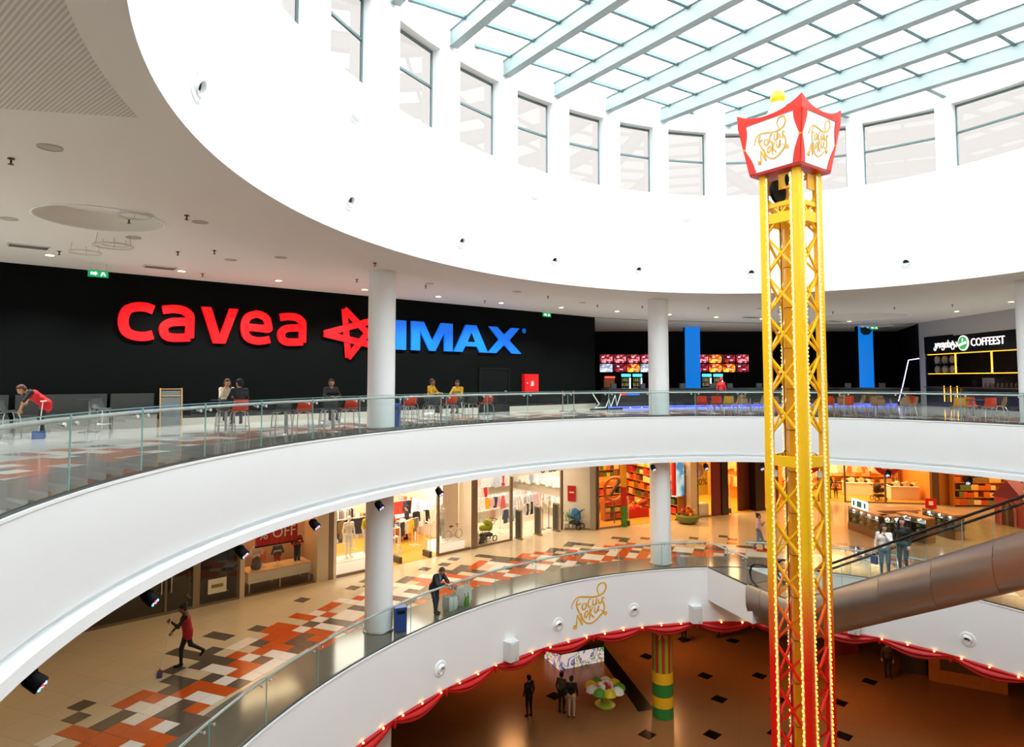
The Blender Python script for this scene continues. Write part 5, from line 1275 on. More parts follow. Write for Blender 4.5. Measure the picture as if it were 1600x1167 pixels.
def mopf(face, base, pts, lab, headcol):
    t = thing('mop', lab, 'mop', base, face - math.pi / 2)
    MB().tube(pts, .013, 8).build('mop_handle', mat('mop_white', '#e4e0d6', .4), t)
    e = pts[0]; MB().tube([(e[0], e[1], .02), (e[0], e[1], .16)], .022, 8).build('mop_socket', mat('fire_red', '#d3141a'), t)
    MB().box((e[0], e[1], .02), (.42, .13, .04)).build('mop_head', mat('mop_' + headcol, headcol, .8), t)
mopf(fc, (cx_, cy_, L1), [(-.42, .62, .05), (-.24, .42, 1.22), (-.20, .37, 1.48)], 'white-handled flat mop held by the cleaner on the middle gallery', '#2a4a7a')
# ---- woman walking in pink
walk = dict(elL=(-.20, .16, 1.13), wrL=(-.06, .24, 1.30), elR=(.25, -.02, 1.11), wrR=(.22, .12, .95), knL=(-.09, .16, .50), anL=(-.09, .22, .085), toL=(-.10, .37, .035), knR=(.09, -.02, .48), anR=(.10, -.26, .12), toR=(.11, -.14, .04))
person('woman in a pink top, jeans and red shoes walking on the middle gallery', (11.4, 30.7, L1), math.radians(-25), dict(skin='#c99a80', top='#e3c4c8', sleeve='#c99a80', legs='#6c8494', shoe='#c01820', hair='#171213'), walk, .97, (.1, 1, -.1), 'bun', .022, hands=(.8, .6))
# ---- two women on the escalator
def esc_pt(x, y): return (PB[0] + EU[0] * x + EV[0] * y, PB[1] + EU[1] * x + EV[1] * y, L1 + max(0, zz(x)) + .012)
th = dict(elR=(.22, .12, 1.12), wrR=(.05, .20, 1.36))
fe = math.atan2(EU[1], EU[0])
person('woman in a white top and blue jeans riding the escalator, hand at her mouth', esc_pt(5.05, .62), math.radians(238), dict(skin='#c79a7e', top='#e8e2dc', legs='#5b7d8f', shoe='#2a2a2c', hair='#2a1d18'), dict(elL=(-.22, .12, 1.12), wrL=(-.05, .20, 1.36), wrR=(.26, .05, .86)), .97, (-.5, .8, -.25), 'long', .02, hands=(.9, .7))
person('woman in black with long dark hair behind the woman in white on the escalator', esc_pt(5.35, 1.05), math.radians(215), dict(skin='#c79a7e', top='#1c1c1e', legs='#3f5a5c', shoe='#1a1a1a', hair='#140f0e'), dict(wrL=(-.25, .12, .9)), 1.0, (-.7, .7, -.1), 'long', .02)
hb = esc_pt(4.82, .45); t = thing('hand_bag', 'small blue bag hanging from the hand of the woman in white', 'bag', (hb[0], hb[1], hb[2] + .52), fe)
MB().prism([(-.1, -.04), (.1, -.04), (.1, .04), (-.1, .04)], 0, .24).build('bag_body', mat('blue_bag', '#1c4d8c', .5), t); MB().tube([(-.07, 0, .24), (-.05, 0, .36), (.05, 0, .36), (.07, 0, .24)], .007, 5).build('bag_handle', mat('blue_bag', '#1c4d8c'), t)
# ---- bending cleaner upstairs
bend = dict(pelvis=(0, -.12, .90), chest=(0, .16, 1.13), neck=(0, .30, 1.22), head=(0, .42, 1.27), shL=(-.17, .23, 1.20), shR=(.17, .22, 1.22), elL=(-.24, .38, .98), wrL=(-.20, .44, .76), elR=(.32, .14, 1.10), wrR=(.28, .26, .96), hpL=(-.09, -.10, .88), hpR=(.09, -.10, .88), knL=(-.11, -.02, .48), knR=(.11, -.02, .48), anL=(-.12, -.08, .085), anR=(.12, -.08, .085), toL=(-.13, .07, .035), toR=(.13, .07, .035))
bx_, by_ = -12.75, 17.75
person('cleaner in a red apron bending over at the far left of the upper gallery', (bx_, by_, 0), math.radians(222), dict(skin='#c08a68', top='#14161a', sleeve='#c08a68', legs='#121418', shoe='#111111', hair='#5a3a24'), bend, 1.02, (0, .75, -.66), 'short', .018, vest=('#d01420', 'apron'), hands=(1.1, 1.2))
t = thing('dustpan', 'blue long-handled dustpan held by the bending cleaner', 'dustpan', (bx_ + .22, by_ - .32, 0), .6)
MB().tube([(0, 0, .2), (.06, .05, .98)], .013, 8).build('handle', mat('mop_white', '#e4e0d6'), t); MB().tube([(.0, .05, .99), (.14, .05, .99)], .016, 6).build('grip', mat('mop_white', '#e4e0d6'), t)
MB().prism([(-.15, -.1), (.15, -.1), (.13, .12), (-.13, .12)], .01, .20).build('pan', mat('blue_plastic', '#1450a0'), t)
# ---- seated people
def sit(z): return dict(pelvis=(0, -.05, z + .10), chest=(0, .04, z + .44), neck=(0, .06, z + .60), head=(0, .09, z + .735), shL=(-.17, .04, z + .55), shR=(.17, .04, z + .55), elL=(-.25, .20, z + .32), elR=(.25, .20, z + .32), wrL=(-.10, .40, z + .33), wrR=(.10, .40, z + .33), hpL=(-.09, -.03, z + .09), hpR=(.09, -.03, z + .09), knL=(-.12, .38, z + .08), knR=(.12, .38, z + .08), anL=(-.11, .30, z - .33), anR=(.11, .30, z - .33), toL=(-.12, .44, z - .38), toR=(.12, .44, z - .38))
chin = sit(.72); chin.update(elR=(.22, .26, 1.05), wrR=(.09, .20, 1.33))
GR = math.radians(-55)
seat('g', True, -8.75, 20.1, GR, 'dark grey bar stool under the woman with long brown hair', GS)
person('woman with long brown hair and cream jacket sitting at a bar table, chin on hand', (-8.75, 20.1, 0), GR, dict(skin='#d0a080', top='#d8ccb4', legs='#20242a', hair='#4a2e1c'), chin, 1.0, (.1, .95, -.2), 'long', .02, hands=(1., .8))
person('dark-haired person sitting on an orange stool with back towards us', (-7.55, 18.2, 0), FA, dict(skin='#b98a6c', top='#1b2026', legs='#1c2734', hair='#151110'), sit(.72), 1.0, (-.5, .85, -.1), 'short', .022, hands=(.7, .7), fine=False)
seat('g', True, -5.65, 20.4, GR, 'dark grey bar stool under the man in black', GS)
person('man in black sitting at a bar table left of the first column', (-5.65, 20.4, 0), GR, dict(skin='#b4805e', top='#101214', legs='#15181c', hair='#1a1512'), sit(.72), 1.0, (.25, .95, -.1), 'short', .022, hands=(.7, .7), fine=False)
seat('g', True, -3.1, 24.9, math.radians(-20), 'dark grey bar stool under the left person in yellow', GS); seat('g', True, -2.05, 25.0, math.radians(-100), 'dark grey bar stool under the right person in yellow', GS)
person('person in a yellow top sitting left at the bar table right of the column', (-3.1, 24.9, 0), math.radians(-20), dict(skin='#a87050', top='#d0a21c', legs='#2c3a40', hair='#120e0d'), sit(.72), 1.0, (.1, .95, -.15), 'short', .022, hands=(.7, .7), fine=False)
person('person in a yellow top facing us, right one of the pair at the bar table', (-2.05, 25.0, 0), math.radians(-110), dict(skin='#a87050', top='#d0a21c', legs='#2c3a40', hair='#120e0d'), sit(.72), .97, (0, .95, -.2), 'short', .022, hands=(.7, .7), fine=False)
person('person in a red top and cap standing at the bar left of the tower', (11.9, 37.3, 0), math.radians(60), dict(skin='#b98a6c', top='#d0202a', legs='#2a2020', hair='#c01824'), None, .98, (0, 1, -.2), 'cap', .025, hands=(.7, .7), fine=False)
# ================================================================== shops on the middle level
M_beige = mat('beige_wall', '#cdbb9c', .6, var=.03); M_cream = mat('cream_wall', '#efe6d6', .6, var=.02); M_wood = mat('honey_wood_floor', '#c9912f', .35, var=.12, scale=5)
M_orangew = mat('warm_orange_wall', '#c07a2c', .6, var=.08); M_brass = mat('bronze_frame', '#8a7a66', .35, .7, var=.04); M_pale = mat('pale_shop_floor', '#d8ccb0', .3, var=.05)
M_dbrown = mat('dark_brown_wall', '#4a3a20', .5, var=.15, scale=2); M_wht = mat('gloss_white', '#f6f3ec', .3, var=.01)
HS = C1 - L1 - .01
def shop_root(name, frame, ang, s0, label):
    x, y = frame(s0); return thing(name, label, 'shopfront', (x, y, L1), ang)
def room(frame, ang, s0, s1, depth, wm, fm, label):
    a, b, c, d = frame(s0, .02), frame(s0, depth), frame(s1, depth), frame(s1, .02)
    mb = MB(); wall_seg(mb, [a, b, c, d], L1, C1); struct('wall_shop', mb, wm, label='walls of the ' + label)
    mb = MB(); mb.add([(*q, L1 + .006) for q in (a, d, c, b)], [(0, 1, 2, 3)]); struct('floor', mb, fm, label='floor of the ' + label)
def pillar(par, x0, x1, m, d=.35, name='pillar', z0=0, z1=HS): return MB().box(((x0 + x1) / 2, d / 2 - .05, (z0 + z1) / 2), (x1 - x0, d, z1 - z0)).build(name, m, par)
def pane(par, x0, x1, m=None, z0=.08, z1=HS, y=.04):
    MB().add([(x0 + .02, y, z0), (x1 - .02, y, z0), (x1 - .02, y, z1), (x0 + .02, y, z1)], [(0, 1, 2, 3)]).build('glass_pane', m or M_glass_shop, par)
    MB().box(((x0 + x1) / 2, y, z0 / 2), (x1 - x0, .08, z0)).build('sill', M_brass, par)
def mullion(par, x, w=.07, m=None): MB().box((x, .04, HS / 2), (w, .1, HS)).build('mullion', m or M_brass, par)
# ---- goods
def garment_mesh(col, kind=0, w=.42, h=.62, th=.05):
    key = 'garment_%s_%d' % (col, kind)
    if key in bpy.data.meshes: return bpy.data.meshes[key]
    if kind == 0: pl = [(-.5, .30), (-.42, .92), (-.14, 1.0), (.0, .95), (.14, 1.0), (.42, .92), (.5, .30), (.36, .30), (.30, .66), (.28, 0), (-.28, 0), (-.30, .66), (-.36, .30)]
    elif kind == 1: pl = [(-.22, 1.0), (.22, 1.0), (.28, .62), (.5, .0), (.0, -.05), (-.5, 0), (-.28, .62)]
    else: pl = [(-.26, 1.0), (.26, 1.0), (.30, 0), (.06, 0), (.0, .66), (-.06, 0), (-.30, 0)]
    mb = MB(); mb.plate([(x * w, (y - 1) * h) for x, y in pl], th, Matrix.Rotation(math.pi / 2, 4, 'X') @ Matrix.Translation((0, 0, -th / 2)))
    me = mb.mesh(key, mat('fabric_' + col, col, .8, var=.15, scale=12)); return me
def rack(x, y, z, rz, L, cols, label, group, hgt=1.35, rnd=None, faceon=False, sc=1., dens=.11):
    rnd = rnd or random.Random(int(abs(x * 100 + y * 37)))
    t = thing('clothes_rack', label, 'clothes rack', (x, y, z), rz)
    MB().tube([(0, 0, hgt), (L, 0, hgt)], .014, 6).build('rail', M_hrail, t)
    for k in (0, L):
        MB().tube([(k, 0, hgt), (k, 0, .03)], .014, 6).build('upright', M_hrail, t); MB().box((k, 0, .02), (.04, .5, .03)).build('foot', M_hrail, t)
    n = int(L / (dens if not faceon else .27)); R = Matrix.Rotation(rz, 3, 'Z')
    for i in range(n):
        q = R @ Vector((.08 + (L - .16) * (i + .5) / n, 0, 0)); c = rnd.choice(cols); k = rnd.choice((0, 0, 1, 2))
        g = obj('hanging_garment', garment_mesh(c, k)); g.location = (x + q.x, y + q.y, z + hgt - .03); g.rotation_euler = (0, 0, rz + (math.pi / 2 + rnd.uniform(-.2, .2) if not faceon else rnd.uniform(-.15, .15)))
        s = sc * rnd.uniform(.85, 1.1); g.scale = (s, s, s)
        tag(g, '%s among the %s' % (['shirt', 'dress', 'pair of trousers'][k], group), 'garment', group)
    return t
CN = {'#c83a1c': 'red', '#d8a01c': 'yellow', '#8a5a2c': 'brown', '#b86a24': 'tan', '#e8c890': 'cream', '#6a3a1c': 'dark brown', '#d86a1c': 'orange', '#3a6a3a': 'green', '#a82a2a': 'crimson', '#c86a1c': 'orange', '#e8c060': 'pale yellow', '#b84a1c': 'rust', '#8a6a2c': 'olive brown', '#e0d0a0': 'cream', '#5a7a3a': 'green'}
def shelf_unit(x, y, z, rz, L, hgt, nsh, cols, label, wm, depth=.4, box=(.16, .30), rnd=None, short='the shelves'):
    rnd = rnd or random.Random(int(abs(x * 77 + y * 13)))
    t = thing('shelf_unit', label, 'shelves', (x, y, z), rz)
    MB().box((L / 2, depth, hgt / 2), (L, .03, hgt)).build('back_panel', wm, t)
    for k in (0, L): MB().box((k, depth / 2, hgt / 2), (.03, depth, hgt)).build('side_panel', wm, t)
    R = Matrix.Rotation(rz, 3, 'Z'); g = []
    for r in range(nsh):
        zz_ = .12 + (hgt - .2) * r / nsh; MB().box((L / 2, depth / 2, zz_), (L, depth, .025)).build('shelf', wm, t)
        xx = .05; sh = (hgt - .2) / nsh
        while xx < L - .12:
            w = rnd.uniform(*box); h_ = sh * rnd.uniform(.5, .85)
            if xx + w > L - .03: break
            if rnd.random() > .1: g.append((xx + w / 2, depth * .45, zz_ + .0125 + h_ / 2, w - .015, depth * .7, h_, rnd.choice(cols)))
            xx += w
    for (a, b, c, w, d, h_, col) in g:
        key = 'carton_' + col
        if key not in bpy.data.meshes: MB().box((0, 0, 0), (1, 1, 1)).mesh(key, mat('print_' + col, col, .5, var=.35, scale=3))
        o = obj('boxed_goods', bpy.data.meshes[key]); q = R @ Vector((a, b, 0)); o.location = (x + q.x, y + q.y, z + c); o.rotation_euler = (0, 0, rz); o.scale = (w, d, h_)
        tag(o, '%s carton on %s' % (CN.get(col, 'printed'), short), 'carton', 'cartons on ' + short)
    return t
def mannequin(loc, rz, top, legs, label, pose=None, head=True, sc=1., skin='#efe8de'):
    return person(label, loc, rz, dict(skin=skin, top=top, sleeve=skin, legs=legs, shoe=skin, hair=skin), pose, sc, (0, 1, 0), None, .024, cat='mannequin', name='mannequin', hands=(.3, .3), fine=False)
def gate(frame, s, d, ang, label, kind=0):
    x, y = frame(s, d); t = thing('security_gate', label, 'security gate', (x, y, L1), ang + math.pi / 2, 'shop entrance security gates')
    if kind == 0:
        MB().tube([(-.22, 0, .2), (-.22, 0, 1.45), (-.19, 0, 1.5), (.19, 0, 1.5), (.22, 0, 1.45), (.22, 0, .2)], .022, 8).build('loop', M_hrail, t, True); MB().box((0, 0, .13), (.55, .14, .26)).build('foot_box', mat('gate_foot', '#4a4238', .5), t)
        MB().tube([(-.22, 0, .75), (.22, 0, .75)], .012, 6).build('cross_bar', M_hrail, t)
    else:
        MB().box((0, 0, .72), (.42, .10, 1.44)).build('panel', mat('gate_panel', '#a59a88', .4, .3), t); MB().box((0, .055, .72), (.36, .01, 1.3)).build('inlay', mat('gate_inlay', '#3a3834', .4), t); MB().box((0, 0, .015), (.5, .2, .03)).build('foot_box', M_brass, t)
def fA(s, d=0.): return (*frameA(s, d), L1)
def fB(s, d=0.): return (*frameB(s, d), L1)

# ---- 1 dark shop at the far left
room(frameA, ANG_A, -26, -12.95, 4.5, M_dbrown, mat('dark_floor', '#3a3024', .4), 'dim shop at the left')
t = shop_root('shopfront', frameA, ANG_A, -26, 'dim tinted-glass shopfront at the left of the middle gallery'); o0 = -26
for a, b in ((-26, -23), (-23, -20.2), (-20.2, -17.6), (-17.6, -15.4), (-15.4, -14.44), (-14.44, -12.95)): pane(t, a - o0, b - o0, M_glass_dark)
for s in (-23, -20.2, -17.6, -15.4): mullion(t, s - o0)
mullion(t, -14.44 - o0, .22, mat('grey_brown_post', '#8c7c66', .5))
MB().box((-13.75 - o0, .02, .62), (.62, .01, .5)).build('notice', mat('paper_white', '#e0d8c4', .6), t); MB().box((-13.75 - o0, .012, .62), (.4, .006, .12)).build('notice_print', mat('print_olive', '#8a7a2a', .6), t)
for s, z in ((-15.55, 1.0), (-15.25, 1.0)): MB().tube([(s - o0, -.03, z - .3), (s - o0, -.08, z - .25), (s - o0, -.08, z + .25), (s - o0, -.03, z + .3)], .014, 6).build('door_handle', M_hrail, t)
x, y = frameA(-14.3, 1.4); rack(x, y, L1, ANG_A, 1.3, ['#1d2c4a', '#20242c', '#2a3a5a'], 'clothes rack of dark blue garments in the dim shop', 'dark garments in the dim shop', 1.7, faceon=True, sc=1.3)
x, y = frameA(-19.0, 2.2); rack(x, y, L1, ANG_A, 2.4, ['#3a3020', '#57492c', '#2a241c'], 'clothes rack of brown garments in the dim shop', 'brown garments in the dim shop', 1.5)

# ---- 2 children's window
room(frameA, ANG_A, -12.87, -9.75, 1.9, mat('peach_wall', '#d8b48a', .6, var=.03), mat('dark_window_floor', '#2c241c', .5), 'children clothes window')
t = shop_root('shopfront', frameA, ANG_A, -12.87, 'children clothes shop window with a red sale banner'); o0 = -12.87
pane(t, 0.05, 2.75, None, .05); pillar(t, -10.08 - o0, -9.62 - o0, M_beige); pillar(t, -9.62 - o0, -9.40 - o0, M_brass); pillar(t, -.12, .04, M_beige)
bn = thing('sale_banner', 'red banner reading % OFF in cream serif letters above the children outfits', 'banner', fA(-12.25, .55), ANG_A)
bn.location.z = -4.72
MB().box((.80, 0, .46), (1.62, .02, .86)).build('banner_cloth', mat('sale_red', '#c01420', .5, var=.04), bn); MB().box((.80, 0, .02), (1.66, .04, .05)).build('batten', M_black, bn)
me = text_mesh('banner_text', '% OFF', .56, .012, mat('banner_cream', '#f3e6c8', .5)); o = obj('banner_text', me, bn); o.matrix_local = Matrix.Translation((.82, -.02, .44)) @ Matrix.Rotation(math.pi / 2, 4, 'X') @ Matrix.Scale(.95, 4, (1, 0, 0))
pl = thing('display_bench', 'long white display bench with a wooden top in the children window', 'display bench', fA(-12.55, .35), ANG_A)
MB().box((1.2, .45, .72), (2.45, .9, .04)).build('bench_top', mat('bench_wood', '#d8b078', .4, var=.1), pl); MB().box((1.2, .45, .52), (2.43, .88, .36)).build('bench_box', mat('bench_white', '#dcd2bc', .5), pl)
for a in (.05, 1.2, 2.35):
    for b in (.05, .85): MB().tube([(a, b, .36), (a, b, 0)], .02, 6).build('leg', M_hrail, pl)
hang = dict(wrL=(-.26, .02, .92), wrR=(.26, .02, .92))
def outfit(s, d, kids, label):
    x, y = frameA(s, d); t = thing('child_outfit', label, 'outfit', (x, y, L1 + .74), ANG_A, 'outfits on the display bench')
    MB().lathe([(.16, 0), (.16, .015), (.02, .03), (.012, .04), (.012, .4)], 16).build('stand', M_hrail, t, True)
    for nm, pr, m in kids:
        mb = MB(); add_sn(mb, pr, .02, ['v'], .03); mb.build(nm, m, t, True)
V = lambda a, b, ra, rb: (a, b, ra, rb, 'v', (1, .7, 1))
def torso_p(z): return [V((-.07, 0, z + .25), (.07, 0, z + .25), .09, .09), V((-.06, 0, z), (.06, 0, z), .10, .10), V((-.13, 0, z + .30), (-.22, 0, z + .05), .05, .045), V((.13, 0, z + .30), (.22, 0, z + .05), .05, .045)]
def legs_p(z, L): return [V((-.06, 0, z), (-.07, 0, z - L), .075, .055), V((.06, 0, z), (.07, 0, z - L), .075, .055), V((-.05, 0, z), (.05, 0, z), .09, .09)]
def stripe(name, c1, c2, sc):
    m = bpy.data.materials.new(name); m.use_nodes = True; nt = m.node_tree; b = nt.nodes['Principled BSDF']; b.inputs['Roughness'].default_value = .8
    tc = nt.nodes.new('ShaderNodeTexCoord'); sp = nt.nodes.new('ShaderNodeSeparateXYZ'); mu = nt.nodes.new('ShaderNodeMath'); mu.operation = 'MULTIPLY'; mu.inputs[1].default_value = sc; fr_ = nt.nodes.new('ShaderNodeMath'); fr_.operation = 'FRACT'; gt = nt.nodes.new('ShaderNodeMath'); gt.operation = 'GREATER_THAN'; gt.inputs[1].default_value = .5
    mx = nt.nodes.new('ShaderNodeMix'); mx.data_type = 'RGBA'; mx.inputs[6].default_value = (*lin(c1), 1); mx.inputs[7].default_value = (*lin(c2), 1)
    nt.links.new(tc.outputs['Object'], sp.inputs[0]); nt.links.new(sp.outputs['Z'], mu.inputs[0]); nt.links.new(mu.outputs[0], fr_.inputs[0]); nt.links.new(fr_.outputs[0], gt.inputs[0]); nt.links.new(gt.outputs[0], mx.inputs[0]); nt.links.new(mx.outputs[2], b.inputs['Base Color']); return m
def checks(name, c1, c2, sc):
    m = bpy.data.materials.new(name); m.use_nodes = True; nt = m.node_tree; b = nt.nodes['Principled BSDF']; b.inputs['Roughness'].default_value = .8; tc = nt.nodes.new('ShaderNodeTexCoord'); ck = nt.nodes.new('ShaderNodeTexChecker'); ck.inputs['Scale'].default_value = sc; ck.inputs[1].default_value = (*lin(c1), 1); ck.inputs[2].default_value = (*lin(c2), 1)
    nt.links.new(tc.outputs['Object'], ck.inputs[0]); nt.links.new(ck.outputs[0], b.inputs['Base Color']); return m
outfit(-10.55, .75, [('striped_top', torso_p(.66), stripe('red_black_stripe', '#c81e1a', '#131316', 9.)), ('trousers', legs_p(.62, .55), mat('fabric_#15171c', '#15171c', .8))], 'child outfit with red and black striped top and long black trousers')
outfit(-11.35, .7, [('jacket', torso_p(.42), mat('fabric_#3c4a52', '#3c4a52', .8)), ('shorts', legs_p(.36, .16), mat('fabric_#a81c22', '#a81c22', .8))], 'child outfit with slate jacket and red shorts')
outfit(-12.2, .6, [('blouse', torso_p(.52), mat('fabric_#d8c4b8', '#d8c4b8', .8)), ('skirt', [V((0, 0, .46), (0, 0, .16), .12, .2)], checks('grey_check', '#2c2c30', '#6a655e', 16.))], 'child outfit with pale blouse and dark checked skirt')
x, y = frameA(-11.85, .85); t2 = thing('toy_bag', 'orange plush bag between the outfits on the display bench', 'bag', (x, y, L1 + .74), ANG_A)
mb = MB(); add_sn(mb, [V((0, 0, .30), (0, 0, .52), .13, .1), V((-.09, 0, .6), (-.05, 0, .55), .04, .04), V((.09, 0, .6), (.05, 0, .55), .04, .04)], .02, ['v'], .03); mb.build('bag_body', mat('plush_orange', '#d0703a', .9), t2, True); MB().tube([(0, 0, 0), (0, 0, .3)], .012, 6).build('stand', M_hrail, t2); MB().lathe([(.1, 0), (.1, .01)], 12).build('stand_foot', M_hrail, t2)

# ---- 3 bright fashion shop
room(frameA, ANG_A, -9.38, -2.5, 6.5, mat('bright_shop_wall', '#f0e2c8', .6, var=.02), M_wood, 'bright fashion shop')
t = shop_root('shopfront', frameA, ANG_A, -9.4, 'bright fashion shopfront with mannequins left and right of its entrance'); o0 = -9.4
pane(t, .12, 2.55, None, .10); pane(t, -4.3 - o0, -2.55 - o0, None, .10); pillar(t, 0., .12, M_cream); pillar(t, 2.55, 2.7, M_brass, .2); mullion(t, -4.36 - o0, .12); pillar(t, -2.49 - o0, -2.18 - o0, M_brass)
MB().box((-3.0 - o0, 1.0, HS / 2), (.9, .05, HS)).build('side_panel', mat('blush_panel', '#ecd8c4', .6), t)
def podium(s0, s1, d0, d1, h, lab):
    x, y = frameA(s0, d0); t = thing('display_podium', lab, 'podium', (x, y, L1), ANG_A)
    MB().box(((s1 - s0) / 2, (d1 - d0) / 2, h / 2), (s1 - s0, d1 - d0, h)).build('podium_block', mat('podium_white', '#fbf6ec', .4, emit='#fff2dc', estr=.35, var=0), t); MB().box(((s1 - s0) / 2, (d1 - d0) / 2, h + .02), (s1 - s0 - .06, d1 - d0 - .06, .04)).build('podium_top', M_wht, t)
podium(-9.1, -7.0, .25, 1.25, .45, 'glowing white podium under the two mannequins left of the entrance'); podium(-4.1, -2.7, .25, 1.25, .40, 'glowing white podium under the white mannequin right of the entrance')
mannequin((*frameA(-8.35, .75), L1 + .50), ANG_A - math.pi / 2, '#e6dccc', '#efe8de', 'pale mannequin in a cream top left of the shop entrance')
mannequin((*frameA(-7.45, .85), L1 + .50), ANG_A - math.pi / 2 + .2, '#d8b800', '#d8cfc0', 'mannequin in a bright yellow top left of the shop entrance')
mannequin((*frameA(-3.75, .7), L1 + .46), ANG_A - math.pi / 2 - .2, '#f2ece2', '#c8ccc4', 'white mannequin in front, right of the shop entrance')
mannequin((*frameA(-3.35, 1.1), L1 + .46), ANG_A - math.pi / 2, '#d8321c', '#5a6a70', 'mannequin in a red top behind the white one, right of the entrance')
b_ = thing('bicycle', 'small white display bicycle right of the shop entrance', 'bicycle', (*frameA(-3.15, .55), L1 + .46), ANG_A)
for k, w_ in ((-.3, 'wheel'), (.32, 'wheel')):
    MB().tube([(k + .2 * math.cos(2 * math.pi * i / 18), 0, .22 + .2 * math.sin(2 * math.pi * i / 18)) for i in range(18)], .016, 6, closed=True).build('wheel', mat('tyre_grey', '#9a948a', .6), b_, True)
MB().tube([(-.3, 0, .22), (-.12, 0, .5), (.24, 0, .5), (.32, 0, .22)], .014, 6).build('frame', M_wht, b_); MB().tube([(-.12, 0, .5), (.0, 0, .24), (.24, 0, .5)], .014, 6).build('frame_tube', M_wht, b_); MB().box((-.12, 0, .6), (.18, .08, .04)).build('saddle', M_black, b_); MB().tube([(.24, -.14, .68), (.24, 0, .66), (.24, .14, .68)], .012, 6).build('handlebar', M_black, b_); MB().tube([(.24, 0, .5), (.24, 0, .66)], .012, 6).build('stem', M_black, b_); MB().tube([(-.12, 0, .5), (-.12, 0, .6)], .012, 6).build('seat_post', M_black, b_)
gate(frameA, -6.25, .35, ANG_A, 'slim loop security gate left in the bright shop entrance'); gate(frameA, -4.75, .3, ANG_A, 'slim loop security gate right in the bright shop entrance')
NEU = ['#e8e2d4', '#c8bca8', '#2a2a2c', '#8a8078', '#4a4a50', '#d8c8b0', '#b0a090']
x, y = frameA(-5.2, 1.9); rack(x, y, L1, ANG_A + .3, 1.3, ['#c8321c', '#2a2a2c', '#e0c020', '#7a6a5a', '#d8c8b0', '#1a1a1c'], 'clothes rack of bright shirts in the fashion shop entrance', 'bright shirts in the fashion shop', 1.3, faceon=True)
x, y = frameA(-9.0, 2.3); rack(x, y, L1, ANG_A, 2.3, NEU, 'clothes rack of dark garments behind the two mannequins', 'dark garments behind the mannequins', 1.45, faceon=True, sc=1.1)
x, y = frameA(-9.0, 3.6); rack(x, y, L1, ANG_A, 2.4, NEU, 'clothes rack of grey garments deep in the fashion shop', 'grey garments deep in the fashion shop', 1.9, sc=1.1)
x, y = frameA(-4.9, 4.6); rack(x, y, L1, ANG_A, 2.2, ['#c8321c', '#e8e2d4', '#1c1c20', '#3a3a40'], 'clothes rack of black and red garments at the back', 'black and red garments at the shop back', 1.7, faceon=True, sc=1.2)
x, y = frameA(-2.85, 2.6); rack(x, y, L1, ANG_A + math.pi / 2, 3.0, ['#e0761c', '#d8dce8', '#b0b8d8', '#f0ece4'], 'clothes rack of pale blue and orange garments at the back right', 'pale garments at the shop back right', 1.8, faceon=True, sc=1.3)
tb = thing('display_table', 'white display table piled with folded clothes in the fashion shop', 'table', fA(-5.3, 3.0), ANG_A)
MB().box((.8, .4, .78), (1.9, .8, .04)).build('table_top', M_wht, tb)
for a in (-.1, 1.7):
    for b in (.05, .75): MB().box((a, b, .38), (.05, .05, .76)).build('leg', M_wht, tb)
rq = random.Random(9)
for k in range(16):
    q = frameA(-5.3 - .02 + (k % 8) * .22, 3.0 + .2 + .38 * (k // 8)); o = MB().box((0, 0, .05 + .03 * (k % 3)), (.19, .28, .1 + .06 * (k % 3))).build('folded_clothes', mat('fabric_' + NEU[k % 7], NEU[k % 7], .8)); o.location = (*q, L1 + .80); o.rotation_euler = (0, 0, ANG_A); tag(o, 'small pile of folded clothes on the white display table', 'clothes', 'folded clothes on the display table')
ct = thing('till_counter', 'white till counter with amber front in the fashion shop', 'counter', fA(-4.4, 4.0), ANG_A)
MB().box((.6, .3, .5), (1.3, .6, 1.0)).build('counter_body', mat('amber_panel', '#d8822c', .5), ct); MB().box((.6, .3, 1.02), (1.4, .7, .05)).build('counter_top', M_wht, ct)
cb = thing('wire_table', 'low white wire-frame table left in the entrance', 'table', fA(-6.2, 1.7), ANG_A)
fr = MB()
for a in (0, .8):
    for b in (0, .6): fr.bar((a, b, 0), (a, b, .7), .03)
for z in (.02, .69):
    for (p, q) in (((0, 0), (.8, 0)), ((.8, 0), (.8, .6)), ((.8, .6), (0, .6)), ((0, .6), (0, 0))): fr.bar((*p, z), (*q, z), .03)
fr.build('wire_frame', M_wht, cb); MB().box((.4, .3, .72), (.84, .64, .03)).build('table_top', M_wht, cb); MB().box((.4, .3, .8), (.6, .4, .12)).build('folded_stack', mat('fabric_#a81c22', '#a81c22', .8), cb)
person('shop visitor with brown hair and orange top at the till of the fashion shop', fA(-4.75, 3.5), ANG_A + 1.2, dict(top='#c05a24', legs='#3a3028', hair='#4a2c1a'), None, .95, None, 'long', .026, fine=False)
person('shop assistant in black with dark hair leaning at the till of the fashion shop', fA(-3.75, 3.6), ANG_A + 2.6, dict(top='#16161a', legs='#1a1a20', hair='#14100e'), None, .97, (0, .9, -.5), 'short', .026, fine=False)

